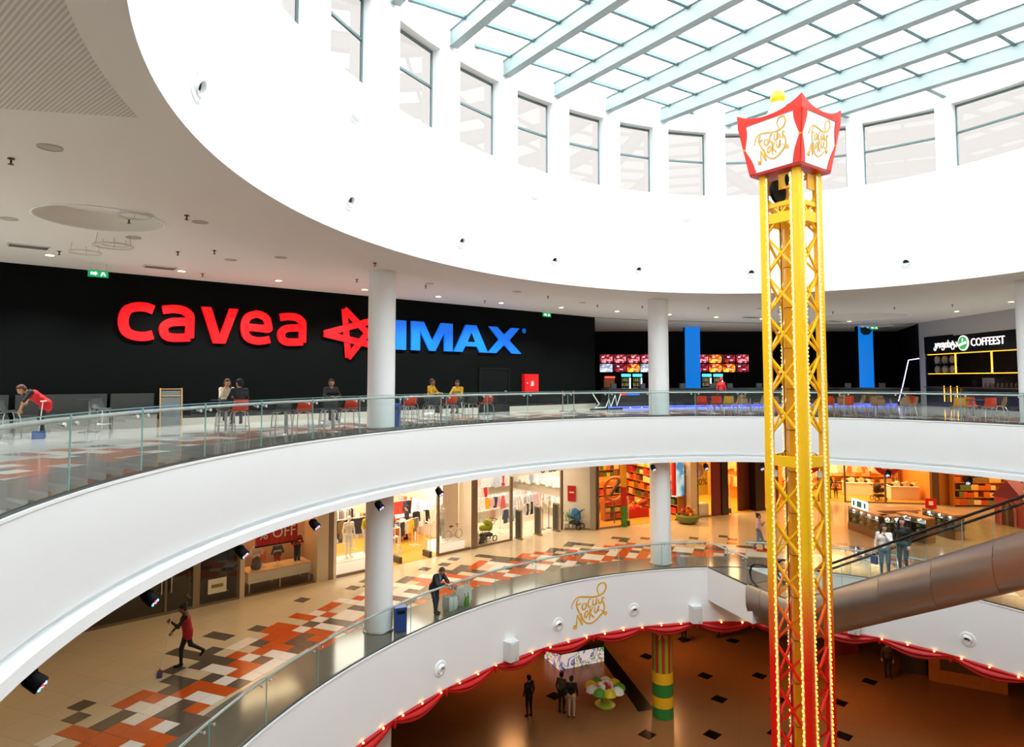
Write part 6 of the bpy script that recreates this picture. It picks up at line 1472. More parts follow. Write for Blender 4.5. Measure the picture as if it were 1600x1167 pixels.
# ---- 4 baby shop
room(frameA, ANG_A, -2.16, 5.85, 6.5, mat('baby_shop_wall', '#d8ccb4', .6, var=.02), M_pale, 'baby clothes shop')
t = shop_root('shopfront', frameA, ANG_A, -2.18, 'baby clothes shopfront with three security panels in its entrance'); o0 = -2.18
pane(t, .02, -.06 - o0); mullion(t, -.02 - o0, .12); mullion(t, 3.5 - o0, .14);
def toloc(x, y, fx, ca=math.cos(ANG_A), sa=math.sin(ANG_A)): return ((x - fx[0]) * ca + (y - fx[1]) * sa, -(x - fx[0]) * sa + (y - fx[1]) * ca)
_o = frameA(o0)
def seg_wall(name, a, b, th, z0, z1, m):
    a, b = toloc(*a, _o), toloc(*b, _o); MB().bar((*a, (z0 + z1) / 2), (*b, (z0 + z1) / 2), th, z1 - z0).build(name, m, t)
seg_wall('white_backboard', (2.72, 35.62), (4.42, 35.02), .05, 0, HS, M_cream); seg_wall('corner_post', (4.12, 34.78), (4.40, 34.70), .3, 0, HS, mat('grey_post', '#9a9284', .4, .3)); seg_wall('sill', (2.74, 34.86), (4.14, 34.74), .08, 0, .08, M_brass)
_a, _b = toloc(2.74, 34.86, _o), toloc(4.14, 34.74, _o); MB().add([(*_a, .08), (*_b, .08), (*_b, HS), (*_a, HS)], [(0, 1, 2, 3)]).build('glass_pane', M_glass_shop, t)
seg_wall('poster', (2.98, 35.45), (3.40, 35.30), .02, 1.36, 2.18, mat('sale_red', '#c01420')); seg_wall('poster_print', (3.07, 35.395), (3.31, 35.31), .012, 1.8, 1.87, mat('banner_cream', '#f3e6c8'))
MB().box((1.75 - o0, .0, 3.35), (3.7, .3, .5)).build('header_board', M_wht, t)
me = text_mesh('header_letters', 'o  oo', .5, .04, mat('navy_letter', '#16247a', .4)); o = obj('header_letters', me, t); o.matrix_local = Matrix.Translation((2.35 - o0, -.17, 3.25)) @ Matrix.Rotation(math.pi / 2, 4, 'X')
for s, lab in ((.45, 'beige security panel left in the baby shop entrance'), (1.75, 'beige security panel in the middle of the baby shop entrance'), (3.05, 'beige security panel right in the baby shop entrance')): gate(frameA, s, .0, ANG_A, lab, 1)
BAB = ['#e8e4dc', '#c8ccd4', '#f0d8d4', '#b8c4d0', '#d8d8d8', '#e8b8b0', '#f4f0e8']
x, y = frameA(-1.1, 1.5); rack(x, y, L1, ANG_A, 1.6, ['#e8b8a8', '#e8d8d0', '#d8a89c', '#f0e8e0'], 'clothes rack of pink baby clothes behind the green stroller', 'pink baby clothes', 1.3, faceon=True)
x, y = frameA(.0, 2.9); rack(x, y, L1, ANG_A, 2.1, ['#c01c24', '#e8b8a8', '#2a3a6a', '#e8a818', '#f0e8e0', '#d8606c'], 'clothes rack of red, blue and pink baby clothes deeper left', 'red and blue baby clothes', 1.6, faceon=True)
x, y = frameA(2.1, 1.5); rack(x, y, L1, ANG_A + .4, 1.3, ['#e8e4dc', '#1c2430', '#2a3040', '#c01c24', '#d8d8d8'], 'clothes rack of white and navy baby clothes in the entrance', 'white and navy baby clothes', 1.25, faceon=True)
x, y = frameA(2.7, 3.1); rack(x, y, L1, ANG_A, 2.0, BAB, 'clothes rack of pale baby clothes in the middle of the shop', 'pale baby clothes mid shop', 1.4)
x, y = frameA(5.45, 1.7); rack(x, y, L1, ANG_A + math.pi / 2, 4.5, BAB, 'clothes rack of white baby clothes along the right wall, lower', 'white baby clothes along the right', 1.2, faceon=True)
x, y = frameA(5.6, 1.7); rack(x, y, L1, ANG_A + math.pi / 2, 4.5, ['#e8e4dc', '#c8ccd4', '#d8d8d8', '#9aa8bc', '#f4f0e8'], 'clothes rack of white baby clothes along the right wall, upper', 'white baby clothes along the right, upper', 2.3, faceon=True)
x, y = frameA(1.0, 5.9); rack(x, y, L1, ANG_A, 4.2, BAB + ['#c01c24', '#3a4a7a'], 'clothes rack of mixed baby clothes at the back wall', 'mixed baby clothes at the back', 2.1, faceon=True)
def stroller(loc, rz, col, label, col2='#1c1c1e'):
    t = thing('stroller', label, 'stroller', loc, rz); fm = mat('fabric_' + col, col, .7)
    for (a, b) in ((-.28, -.24), (-.28, .24), (.34, -.24), (.34, .24)):
        r = .13 if a < 0 else .1; MB().tube([(a + r * math.cos(2 * math.pi * i / 14), b, r + r * math.sin(2 * math.pi * i / 14)) for i in range(14)], .025, 6, closed=True).build('wheel', M_black, t, True)
    for b in (-.24, .24): MB().tube([(-.28, b, .13), (.1, b, .55), (-.35, b, .98), (-.42, b, 1.0)], .014, 6).build('frame', M_black, t); MB().tube([(.34, b, .1), (.05, b, .5)], .014, 6).build('frame', M_black, t)
    MB().tube([(-.42, -.24, 1.0), (-.44, 0, 1.02), (-.42, .24, 1.0)], .018, 6).build('handle', M_black, t)
    mb = MB(); add_sn(mb, [V((-.15, 0, .62), (.36, 0, .66), .17, .14)], .025, ['v'], .03); mb.build('carrycot', fm, t, True)
    mb = MB(); add_sn(mb, [V((-.08, 0, .78), (.02, 0, .86), .22, .2)], .025, ['v'], .03, lambda Q: np.maximum(.70 - Q[:, 2], .16 - np.linalg.norm(Q - np.array((.08, 0, .72)), axis=1))); mb.build('hood', fm, t, True)
    MB().box((.05, 0, .3), (.5, .36, .14)).build('basket', mat('fabric_' + col2, col2, .8), t)
stroller(fA(-.95, .75), ANG_A + math.pi, '#a8b41c', 'lime green stroller in the baby shop window')
stroller((3.35, 35.08, L1), ANG_A + 1.9, '#1c7ab8', 'blue stroller in front of the white backboard right of the baby shop entrance')
bx1 = bag(*frameA(-1.5, .55), L1, ANG_A, .35, .25, .4, '#1c1a1a', 'black bag on the floor of the baby shop window'); bx1['group'] = 'bags in the baby shop window'
bx1 = bag(*frameA(-1.86, .6), L1, ANG_A, .4, .3, .52, '#efe6d8', 'large cream bag in the baby shop window'); bx1['group'] = 'bags in the baby shop window'
for s, c, lab in ((2.75, '#d8c0a0', 'tiny baby torso form in white on the shelf by the right security panel'), (3.2, '#e0a840', 'tiny baby torso form in cream behind the right mullion')):
    x, y = frameA(s, .7); t2 = thing('baby_torso', lab, 'mannequin', (x, y, L1), ANG_A)
    mb = MB(); add_sn(mb, [V((0, 0, 1.2), (0, 0, 1.42), .12, .1), V((0, 0, 1.62), (0, 0, 1.66), .09, .09)], .025, ['v'], .02); mb.build('torso', mat('fabric_#f0e8da', '#f0e8da', .7), t2, True); MB().tube([(0, 0, 0), (0, 0, 1.2)], .02, 6).build('pole', M_brass, t2); MB().lathe([(.16, 0), (.16, .02)], 14).build('foot', M_brass, t2)
pt = thing('potted_plant', 'leafy green plant at the right mullion of the baby shop', 'plant', (2.85, 35.05, L1), 0)
MB().lathe([(.12, 0), (.16, .3), (.14, .3)], 14).build('pot', M_wht, pt, True)
rl = random.Random(4)
for k in range(26):
    a = rl.uniform(0, 6.28); h_ = rl.uniform(.4, 1.0); r = rl.uniform(.05, .26)
    MB().plate([(0, 0), (.05, .07), (0, .2), (-.05, .07)], .004, Matrix.Translation((r * math.cos(a), r * math.sin(a), h_ - .1)) @ Matrix.Rotation(a, 4, 'Z') @ Matrix.Rotation(rl.uniform(.3, 1.2), 4, 'X')).build('leaf', mat('leaf_olive', '#8a9a3a', .6, var=.2), pt)
MB().tube([(0, 0, .28), (.02, .02, .9)], .012, 5).build('stem', mat('stem_green', '#5a6a2a', .7), pt)

# ---- 5 toy shop
room(frameB, ANG_B, .45, 6.95, 7.0, M_orangew, M_wood, 'orange-lit toy shop')
t = shop_root('shopfront', frameB, ANG_B, .44, 'toy shopfront with a yellow, red and green post'); o0 = .44
pane(t, .08, 1.5); pillar(t, 0, .08, M_brass)
for k, (c, z0, z1) in enumerate((('#2a8a34', .0, 1.1), ('#b81c1c', 1.1, 2.1), ('#e0a818', 2.1, 3.4), ('#1c1c20', 3.4, HS))): MB().box((1.66, 0, (z0 + z1) / 2), (.24, .2, z1 - z0)).build('post_block', mat('post_' + c, c, .4), t)
for k, (c, z0, z1) in enumerate((('#b81c1c', 1.4, 3.2), ('#2a8a34', 3.2, HS))): MB().box((5.05, 0, (z0 + z1) / 2), (.16, .2, z1 - z0)).build('post_block', mat('post_' + c, c), t)
pillar(t, 6.2, 6.75, M_beige); pane(t, 5.15, 6.2, None, .08)
MB().box((5.75, .5, 2.2), (.9, .04, 2.0)).build('poster', screen_mat('landscape_print', '#1c5a8a', '#5aa8c8', '#e8f0e0', .9, .55), t)
TOY = ['#c83a1c', '#d8a01c', '#8a5a2c', '#b86a24', '#e8c890', '#6a3a1c', '#d86a1c', '#3a6a3a', '#a82a2a']
for (s, d, rz, L, h_, n, lab, sh_) in ((.7, 6.3, 0, 5.6, 2.6, 5, 'tall warm shelves of toy boxes on the back wall of the toy shop', 'the back wall of the toy shop'), (6.4, 6.0, -math.pi / 2, 5.2, 3.0, 6, 'tall warm shelves of toy boxes along the right wall of the toy shop', 'the right wall of the toy shop'), (1.9, 1.5, 0, 1.5, 1.25, 3, 'low shelves of toys behind the glass left in the toy shop', 'the low shelves behind the toy shop glass'), (2.6, 3.6, 0, 2.2, 2.0, 4, 'free-standing shelves of toys in the middle of the toy shop', 'the middle shelves of the toy shop')):
    x, y = frameB(s, d); shelf_unit(x, y, L1, ANG_B + rz, L, h_, n, TOY, lab, mat('shelf_amber', '#b8782c', .5, var=.1), .45, (.22, .42), short=sh_)
x, y = frameB(4.2, 1.9); t2 = thing('toy_bin', 'red bin heaped with toys in the toy shop entrance', 'toy bin', (x, y, L1), ANG_B)
MB().prism([(-.7, -.4), (.7, -.4), (.7, .4), (-.7, .4)], 0, .5).build('bin_box', mat('post_#b81c1c', '#b81c1c'), t2)
for k in range(22): MB().sphere((rl.uniform(-.6, .6), rl.uniform(-.3, .3), .5 + rl.uniform(0, .35)), rl.uniform(.08, .17), 8, 6).build('plush_toy', mat('plush_%d' % (k % 5), ('#c83a1c', '#d8a01c', '#3a7a3a', '#d85a2c', '#8a2a2a')[k % 5], .8), t2, True)
gate(frameB, 2.45, .3, ANG_B, 'loop security gate left in the toy shop entrance'); 
# marble-run ring sculpture behind the left pane
t2 = thing('ring_display', 'large orange ring display with a grey beam behind the toy shop glass', 'display', (*frameB(2.0, .9), L1), ANG_B)
MB().tube([(.1 + .62 * math.cos(2 * math.pi * i / 28), 0, 1.85 + .62 * math.sin(2 * math.pi * i / 28)) for i in range(28)], .09, 8, closed=True).build('ring', mat('ring_orange', '#c8701c', .5), t2, True)
MB().bar((-.2, 0, 1.5), (.55, -.1, 2.5), .22, .12).build('beam', mat('beam_grey', '#5a4a44', .6), t2); MB().tube([(.1, 0, 0), (.1, 0, 1.24)], .04, 8).build('stand', M_brass, t2)
t2 = thing('round_toy_table', 'round wicker table of small toys right of the second column', 'toy table', (*frameB(5.75, -.78), L1), 0)
MB().lathe([(.55, .1), (.62, .3), (.62, .42), (.5, .44)], 20).build('table_drum', mat('wicker', '#6a7a3a', .8, var=.3, scale=20), t2, True); MB().lathe([(.4, 0), (.45, .1)], 16).build('base', M_brass, t2)
for k in range(30):
    a = rl.uniform(0, 6.28); r = rl.uniform(0, .48); MB().box((r * math.cos(a), r * math.sin(a), .46 + rl.uniform(.03, .45) * (1 - r * 1.4)), (.12, .12, .14), a).build('toy', mat('print_' + TOY[k % 9], TOY[k % 9], .5), t2)
# ---- 6 yellow shop with dark red panels
room(frameB, ANG_B, 7.1, 13.9, 5.5, mat('saffron_wall', '#d89a34', .6, var=.06), M_wood, 'yellow-lit fashion shop')
t = shop_root('shopfront', frameB, ANG_B, 7.1, 'yellow-lit shopfront with dark red panels and a 50 poster'); o0 = 7.1
pillar(t, 0, .12, M_brass); pane(t, .12, 1.15)
MB().box((.72, .7, 2.3), (1.5, .03, 2.4)).build('poster', mat('poster_yellow', '#e8b024', .5, emit='#d89818', estr=.25, var=.1), t)
me = text_mesh('poster_text', '-50%', .55, .01, mat('poster_maroon', '#8a2a1c', .5)); o = obj('poster_text', me, t); o.matrix_local = Matrix.Translation((.85, .67, 1.85)) @ Matrix.Rotation(math.pi / 2, 4, 'X')
MB().lathe([(.42, 0), (.42, .01), (0, .01)], 20, (.75, .68, 2.55), M=Matrix.Rotation(math.pi / 2, 3, 'X')).build('poster_disc', mat('poster_peach', '#e8c8a0', .5), t)
MB().box((.55, .45, .35), (1.0, .5, .7)).build('white_plinth', M_cream, t)
MB().box((1.5, .06, HS / 2), (.68, .1, HS)).build('red_panel', mat('oxblood', '#6a1410', .35, var=.08), t); pillar(t, 1.85, 2.35, mat('ebony', '#160d0a', .3), .4)
MB().box((4.05, .5, HS / 2), (.9, .1, HS)).build('brown_panel', mat('mahogany', '#4a1c0e', .3, var=.1), t); pillar(t, 4.5, 5.25, mat('ebony', '#160d0a'), .5)
pane(t, 5.25, 5.85); MB().box((5.5, .6, 2.2), (.9, .03, 3.2)).build('poster', mat('poster_yellow', '#e8b024'), t); MB().box((6.15, .06, HS / 2), (.6, .1, HS)).build('red_panel', mat('oxblood', '#6a1410'), t)
YEL = ['#e8a860', '#d8c0a0', '#f0d8b0', '#c86a2c', '#e0b080']
x, y = frameB(13.4, 2.3); rack(x, y, L1, ANG_B + math.pi / 2, 3.0, YEL, 'clothes rack of peach garments in the yellow shop, lower', 'peach garments in the yellow shop', 1.5, faceon=True, sc=1.1)
x, y = frameB(13.6, 2.3); rack(x, y, L1, ANG_B + math.pi / 2, 3.0, YEL, 'clothes rack of peach garments in the yellow shop, upper', 'peach garments in the yellow shop, upper', 2.7, faceon=True, sc=1.3)
gate(frameB, 9.85, .5, ANG_B, 'loop security gate in the yellow shop entrance')

# ---- 7 sale shop facing us, right of the tower
def fC(s, d=0.): return (17.2 + s * .985 + d * .17, 43.2 - s * .17 + d * .985)
ANG_C = math.atan2(-.17, .985)
room(fC, ANG_C, 0, 9.6, 5.5, mat('apricot_wall', '#d8923c', .6, var=.06), M_wood, 'sale shop with red discs')
t = shop_root('shopfront', fC, ANG_C, 0, 'warm sale shopfront with round red discount discs right of the tower')
for a, b in ((.1, 2.6), (4.3, 6.6), (6.7, 9.3)): pane(t, a, b, None, .08)
for s in (2.65, 4.25, 6.65): mullion(t, s, .1)
pillar(t, 9.35, 9.75, mat('umber_post', '#5a4228', .5)); pillar(t, -.1, .1, M_brass)
for k, s in enumerate((2.05, 4.9 + 1.9)):
    MB().lathe([(.85, 0), (.85, .02), (0, .02)], 28, (s, .02, 2.6), M=Matrix.Rotation(math.pi / 2, 3, 'X')).build('discount_disc', mat('disc_red', '#a8141c', .5), t)
    me = text_mesh('disc_text', '-50%' if k == 0 else '50', .62, .01, mat('banner_cream', '#f3e6c8')); o = obj('disc_text', me, t); o.matrix_local = Matrix.Translation((s, -.012, 2.65)) @ Matrix.Rotation(math.pi / 2, 4, 'X')
    MB().box((s, -.012, 2.2), (.7, .004, .08)).build('disc_line', mat('banner_cream', '#f3e6c8'), t)
person('visitor in dark clothes standing inside the sale shop right of the tower', (*fC(3.6, 1.2), L1), ANG_C + 1.8, dict(top='#2a1a18', legs='#241a18', hair='#120c0a'), None, 1., None, 'short', .028, fine=False)
person('child in a brown coat beside the dark visitor in the sale shop', (*fC(4.1, 1.4), L1), ANG_C + 1.2, dict(top='#8a5a3a', legs='#4a3020', hair='#2a1810'), None, .68, None, 'short', .028, fine=False)
mannequin((*fC(1.5, 1.0), L1 + .1), ANG_C - math.pi / 2, '#e8dcc8', '#8a6a4a', 'mannequin in a cream top under the left discount disc', skin='#c8a888')
mannequin((*fC(2.2, 1.2), L1 + .1), ANG_C - math.pi / 2, '#d8c0a0', '#5a4a40', 'mannequin in beige beside the left discount disc', skin='#c8a888')
stroller((*fC(6.6, 1.1), L1), ANG_C + .3, '#1c1a1a', 'black stroller inside the sale shop under the right disc')
for k, (s, d, lab) in enumerate(((7.6, 1.6, 'low cream display table right in the sale shop'), (5.2, 2.8, 'low cream display table behind the black stroller'))):
    tb = thing('display_table', lab, 'table', (*fC(s, d), L1), ANG_C); MB().box((.8, .4, .4), (1.7, .8, .8)).build('table_block', M_cream, tb); MB().box((.8, .4, .82), (1.8, .9, .04)).build('table_top', M_cream, tb)
    for q in range(8): MB().box((.1 + .2 * q, .4, .9 + .04 * (q % 3)), (.17, .4, .12 + .08 * (q % 3))).build('goods', mat('fabric_' + YEL[q % 5] if q % 3 else 'fabric_#2a2a2c', YEL[q % 5] if q % 3 else '#2a2a2c', .8), tb)
x, y = fC(.6, 3.4); rack(x, y, L1, ANG_C, 3.2, YEL + ['#e8e0d0'], 'clothes rack of pale garments at the back of the sale shop', 'pale garments in the sale shop', 1.9, faceon=True, sc=1.3)
x, y = fC(4.6, 4.2); rack(x, y, L1, ANG_C, 4.2, YEL + ['#e8e0d0'], 'clothes rack of cream garments at the back right of the sale shop', 'cream garments in the sale shop', 2.2, faceon=True, sc=1.3)
# ---- 8 far toy shop on the right
def fD(s, d=0.): return (27.0 + d, 41.3 - s)
ANG_D = -math.pi / 2
mb = MB(); wall_seg(mb, [(26.7, 41.6), (31.5, 41.6), (31.5, 26), (27, 26)], L1, C1); struct('wall_shop', mb, M_orangew, label='walls of the toy shop at the right')
TOY2 = ['#d8a01c', '#c86a1c', '#e8c060', '#b84a1c', '#8a6a2c', '#e0d0a0', '#5a7a3a']
for k, (x, y, rz, L, lab, sh_) in enumerate(((27.35, 40.9, 0., 3.2, 'amber shelves of toy boxes facing us right of the umber post', 'the shelves right of the umber post'), (28.4, 37.6, ANG_D, 2.6, 'amber shelves of toy boxes behind the pink playhouse', 'the shelves behind the playhouse'), (28.2, 34.2, ANG_D, 3.2, 'amber shelves of toy boxes at the right edge', 'the shelves at the right edge'))):
    shelf_unit(x, y, L1, rz, L, 2.9, 6, TOY2, lab, mat('shelf_amber', '#b8782c', .5, var=.1), .45, (.24, .48), short=sh_)
ph = thing('playhouse', 'pink plastic playhouse with an arched door in the right toy shop', 'playhouse', (26.75, 35.7, L1), ANG_D + .25)
pk = mat('playhouse_pink', '#b8485a', .5); MB().prism([(-.8, 0), (.8, 0), (.8, 1.2), (-.8, 1.2)], 0, 1.5).build('house_walls', pk, ph)
MB().plate([(-.9, 1.45), (.9, 1.45), (0, 2.4)], 1.3, Matrix.Translation((0, 1.25, 0)) @ Matrix.Rotation(math.pi / 2, 4, 'X')).build('house_roof', mat('playhouse_plum', '#7a2a4a', .5), ph)
MB().plate([(-.34, 0), (.34, 0), (.34, .8), (.24, 1.1), (0, 1.25), (-.24, 1.1), (-.34, .8)], .04, Matrix.Translation((0, -.01, 0)) @ Matrix.Rotation(math.pi / 2, 4, 'X')).build('arch_door', mat('playhouse_door', '#5a2434', .5), ph)
MB().tube([(-.4, -.05, 0), (-.4, -.05, .85), (-.28, -.05, 1.18), (0, -.05, 1.36), (.28, -.05, 1.18), (.4, -.05, .85), (.4, -.05, 0)], .06, 8).build('arch_frame', mat('playhouse_rose', '#d07a86', .5), ph, True)
t = thing('toy_sign', 'red wall sign with white capital letters at the right edge of the middle gallery', 'sign', (26.6, 34.6, L1 + 2.45), ANG_D)
MB().box((1.2, .1, .45), (2.4, .12, .9)).build('sign_board', mat('sign_red', '#a8141c', .4), t); me = text_mesh('sign_text', 'LEG', .75, .03, M_wht, 'LEFT'); o = obj('sign_text', me, t); o.matrix_local = Matrix.Translation((.15, .03, .45)) @ Matrix.Rotation(math.pi / 2, 4, 'X')
for (x, y) in ((26.9, 34.2), (26.9, 32.6)): MB().box((0, 0, 1.2), (.1, .1, 2.4)).build('sign_post', M_brass, t).matrix_local = t.matrix_basis.inverted() @ Matrix.Translation((x, y, L1))
# ---- 9 kiosk of lit glass cases
def case(x, y, rz, L, lab):
    t = thing('display_case', lab, 'display case', (x, y, L1), rz, 'kiosk display cases')
    MB().box((L / 2, .3, .2), (L, .6, .4)).build('case_base', mat('kiosk_beige', '#c8a078', .45, var=.06), t); MB().box((L / 2, .3, 1.16), (L, .62, .08)).build('case_top', mat('kiosk_beige', '#c8a078'), t); MB().box((L / 2, .57, .76), (L, .04, .72)).build('case_back', mat('kiosk_cream', '#d8c8a8', .5), t)
    n = max(2, int(L / .55))
    for k in range(n + 1): MB().box((L * k / n, .3, .76), (.035, .58, .72)).build('case_divider', M_brass, t)
    for r in range(3):
        csh = MB().box((L / 2, .3, .42 + .24 * r), (L, .52, .012)).build('case_shelf', M_glass_edge, t)
        for k in range(n * 2): MB().lathe([(.03, 0), (.085, .03), (.09, .09), (.05, .14), (.0, .15)], 9, (L * (k + .5) / (n * 2), .22 + .1 * (k % 2), .43 + .24 * r)).build('ware', mat('ware_%d' % ((k + r) % 3), ('#e0d8b8', '#b8ae8c', '#efe8cc')[(k + r) % 3], .4), csh, True)
    for k in range(n): MB().lathe([(.045, 0), (.03, .03)], 10, (L * (k + .5) / n, .18, 1.08)).build('case_spot', mat('case_light', '#ffffff', .4, emit='#f4ecff', estr=45, var=0), t)
    pane(t, 0, L, None, .4, 1.12, 0.)
    return t
case(17.75, 35.0, -math.pi / 2 + .08, 2.5, 'lit glass display case at the left end of the kiosk'); case(18.15, 32.3, -.05, 0.9, 'short wooden-sided display case at the kiosk corner'); case(19.3, 33.3, -math.pi / 2 + .35, 1.6, 'lit glass display case behind the two women on the escalator'); case(21.3, 34.4, -math.pi / 2 + .2, 1.9, 'lit glass display case at the right end of the kiosk')
kc = thing('kiosk_counter', 'wooden kiosk counter inside the ring of display cases', 'counter', (18.7, 34.4, L1), .05); MB().box((1.2, .5, .5), (2.6, .9, 1.0)).build('counter_body', mat('kiosk_beige', '#c8a078'), kc); MB().box((1.2, .5, 1.03), (2.8, 1.0, .06)).build('counter_top', mat('kiosk_tan', '#b8885c', .4), kc)
ks = thing('kiosk_sign', 'small lit white sign with teal motif on the left kiosk case', 'sign', (17.95, 34.2, L1 + 1.2), -math.pi / 2 + .1); MB().box((0, 0, .22), (1.3, .04, .44)).build('sign_face', mat('kiosk_sign_white', '#e8f4f8', .3, emit='#d0e8f0', estr=1.2, var=0), ks); MB().box((0, -.03, .22), (.35, .02, .3)).build('sign_motif', mat('teal_print', '#3aa0b0', .4), ks); 
for k in (-.45, .45): MB().box((k, -.03, .22), (.14, .02, .26)).build('sign_motif', mat('teal_print', '#3aa0b0'), ks)
rs = thing('red_price_sign', 'small red sign standing on the right kiosk case', 'sign', (21.5, 34.0, L1 + 1.2), -.3); MB().box((0, 0, .3), (.5, .03, .5)).build('sign_face', mat('fire_red', '#d3141a'), rs); MB().box((0, 0, .03), (.2, .12, .06)).build('sign_foot', M_brass, rs); MB().box((0, -.02, .32), (.2, .01, .2)).build('sign_print', M_wht, rs)

# ---- more stock inside the shops
EX = [(-9.1, 4.9, 0, 2.6, 1.2, NEU, 'clothes rack of neutral garments at the rear left of the fashion shop', 'neutral garments at the rear left'),
      (-9.2, 1.55, 0, 2.2, 1.9, ['#2a2a2c', '#4a4a50', '#8a6a3a', '#3a3a40'], 'clothes rack of black tops right behind the left mannequins', 'black tops behind the left mannequins'),
      (-4.2, 2.4, 0, 1.5, 1.6, ['#1c1c20', '#e8e2d4', '#c8bca8'], 'clothes rack of black and cream garments behind the right mannequins', 'black and cream garments right'),
      (-6.0, 5.9, 0, 3.2, 1.1, ['#c8321c', '#1c1c20', '#e8e2d4', '#d8a030'], 'clothes rack of short colourful garments on the back wall', 'short colourful garments')]
for (s, d, r, L, hg, cols, lab, grp) in EX:
    x, y = frameA(s, d); rack(x, y, L1, ANG_A + r, L, cols, lab, grp, hg, faceon=True, sc=1.15)
EX = [(-.4, 3.7, 0, 1.9, 2.0, ['#e8b8a8', '#c01c24', '#2a3a6a', '#e8d8d0'], 'clothes rack of pink and red baby clothes hung high on the left', 'pink and red baby clothes hung high'),
      (2.2, 4.8, 0, 2.6, 1.3, BAB, 'clothes rack of pale baby clothes at the rear of the baby shop', 'pale baby clothes at the rear'),
      (1.3, 2.2, .2, 1.2, 1.0, ['#9aa8bc', '#b8c4d0', '#3a4a6a'], 'clothes rack of pale blue baby clothes left of the middle panel', 'pale blue baby clothes')]
for (s, d, r, L, hg, cols, lab, grp) in EX:
    x, y = frameA(s, d); rack(x, y, L1, ANG_A + r, L, cols, lab, grp, hg, faceon=True, sc=1.1)

for (s, d, L, lab, sh_) in ((.4, 4.9, 3.9, 'honey-coloured shelves on the back wall of the sale shop, left', 'the left sale shop shelves'), (4.6, 4.9, 4.6, 'honey-coloured shelves on the back wall of the sale shop, right', 'the right sale shop shelves')):
    x, y = fC(s, d); shelf_unit(x, y, L1, ANG_C, L, 2.4, 5, ['#e8c890', '#e8c060', '#e0d0a0', '#c86a1c', '#d8a01c'], lab, mat('honey_shelf', '#e0b060', .5, var=.08), .4, (.3, .6), short=sh_)
# ================================================================== red drapes and bulbs under the lower parapet
M_drape = mat('red_satin', '#c40c10', .45, var=.15, scale=3)
sd = len_at(360 - 128); nsw = 27; step = 2.35
for i in range(nsw):
    s0 = sd + i * step; t = thing('drape_swag', 'red satin swag draped under the white lower parapet', 'drape', (*E(deg_at(s0 + step / 2), .02), C0), 0, 'red swags under the lower parapet')
    ox, oy = E(deg_at(s0 + step / 2), .02)
    mb = MB(); nu, nv = 14, 9; vs = []
    for v in range(nv + 1):
        for u in range(nu + 1):
            f = u / nu; sag = (.12 + .34 * math.sin(math.pi * f)); q = v / nv
            x, y = E(deg_at(s0 + step * f), -.03 - .10 * math.sin(math.pi * f) * math.sin(math.pi * q) - .035 * math.sin(q * 15) * math.sin(math.pi * f))
            vs.append((x - ox, y - oy, .06 - q * sag))
    mb.add(vs, [(v * (nu + 1) + u, v * (nu + 1) + u + 1, (v + 1) * (nu + 1) + u + 1, (v + 1) * (nu + 1) + u) for v in range(nv) for u in range(nu)])
    mb.build('cloth', M_drape, t, True)
    e = E(deg_at(s0), -.05); MB().lathe([(.05, .05), (.06, -.05), (.05, -.16), (.02, -.2)], 10, (e[0] - ox, e[1] - oy, 0)).build('tail', M_drape, t, True)
M_bulbw = mat('string_bulb', '#ffd890', .4, emit='#ffc860', estr=9, var=0)
bl = None
for i in range(int(nsw * step / .87)):
    p, a = on_oval(deg_at(sd + i * .87), -.03, C0 + .03)
    if bl is None:
        bl = thing('festoon_bulb', 'small warm festoon bulb on the lower edge of the white parapet', 'bulb', p, a, 'festoon bulbs along the drapes')
        MB().lathe([(.018, -.02), (.018, .01)], 8, M=Matrix.Rotation(math.pi / 2, 3, 'Y')).build('socket', M_black, bl); MB().sphere((.035, 0, 0), .032, 8, 6).build('lamp', M_bulbw, bl, True)
    else: dup(bl, None, p, a)
# ================================================================== ground level
def striped_col():
    m = bpy.data.materials.new('red_green_stripes'); m.use_nodes = True; nt = m.node_tree; b = nt.nodes['Principled BSDF']; b.inputs['Roughness'].default_value = .5
    tc = nt.nodes.new('ShaderNodeTexCoord'); sp = nt.nodes.new('ShaderNodeSeparateXYZ'); at = nt.nodes.new('ShaderNodeMath'); at.operation = 'ARCTAN2'
    mu = nt.nodes.new('ShaderNodeMath'); mu.operation = 'MULTIPLY'; mu.inputs[1].default_value = 10 / (2 * math.pi); fr_ = nt.nodes.new('ShaderNodeMath'); fr_.operation = 'FRACT'
    cr = nt.nodes.new('ShaderNodeValToRGB'); cr.color_ramp.interpolation = 'CONSTANT'; e = cr.color_ramp.elements; e[0].position = 0; e[0].color = (*lin('#c8141c'), 1); e[1].position = .45; e[1].color = (*lin('#86a820'), 1); q = e.new(.9); q.color = (*lin('#5a7a18'), 1)
    nt.links.new(tc.outputs['Object'], sp.inputs[0]); nt.links.new(sp.outputs['X'], at.inputs[0]); nt.links.new(sp.outputs['Y'], at.inputs[1]); nt.links.new(at.outputs[0], mu.inputs[0]); nt.links.new(mu.outputs[0], fr_.inputs[0]); nt.links.new(fr_.outputs[0], cr.inputs[0]); nt.links.new(cr.outputs[0], b.inputs['Base Color']); return m
t = thing('column', 'round column painted with red and green stripes above yellow and green bands', 'column', (*COLS[1], L0)); hh = C0 - L0
MB().lathe([(.435, 1.87), (.435, hh)], 40).build('striped_shaft', striped_col(), t, True)
for z0, z1, c in ((0, .45, '#2a7a30'), (.45, .9, '#e8b010'), (.9, 1.42, '#2a7a30'), (1.42, 1.88, '#e8b010')): MB().lathe([(.44, z0), (.44, z1)], 40).build('paint_band', mat('band_' + c, c, .5), t, True)
t2 = thing('gold_bow', 'gold bow tied at the top of the striped column', 'bow', (COLS[1][0] - .1, COLS[1][1] - .47, C0 - .5))
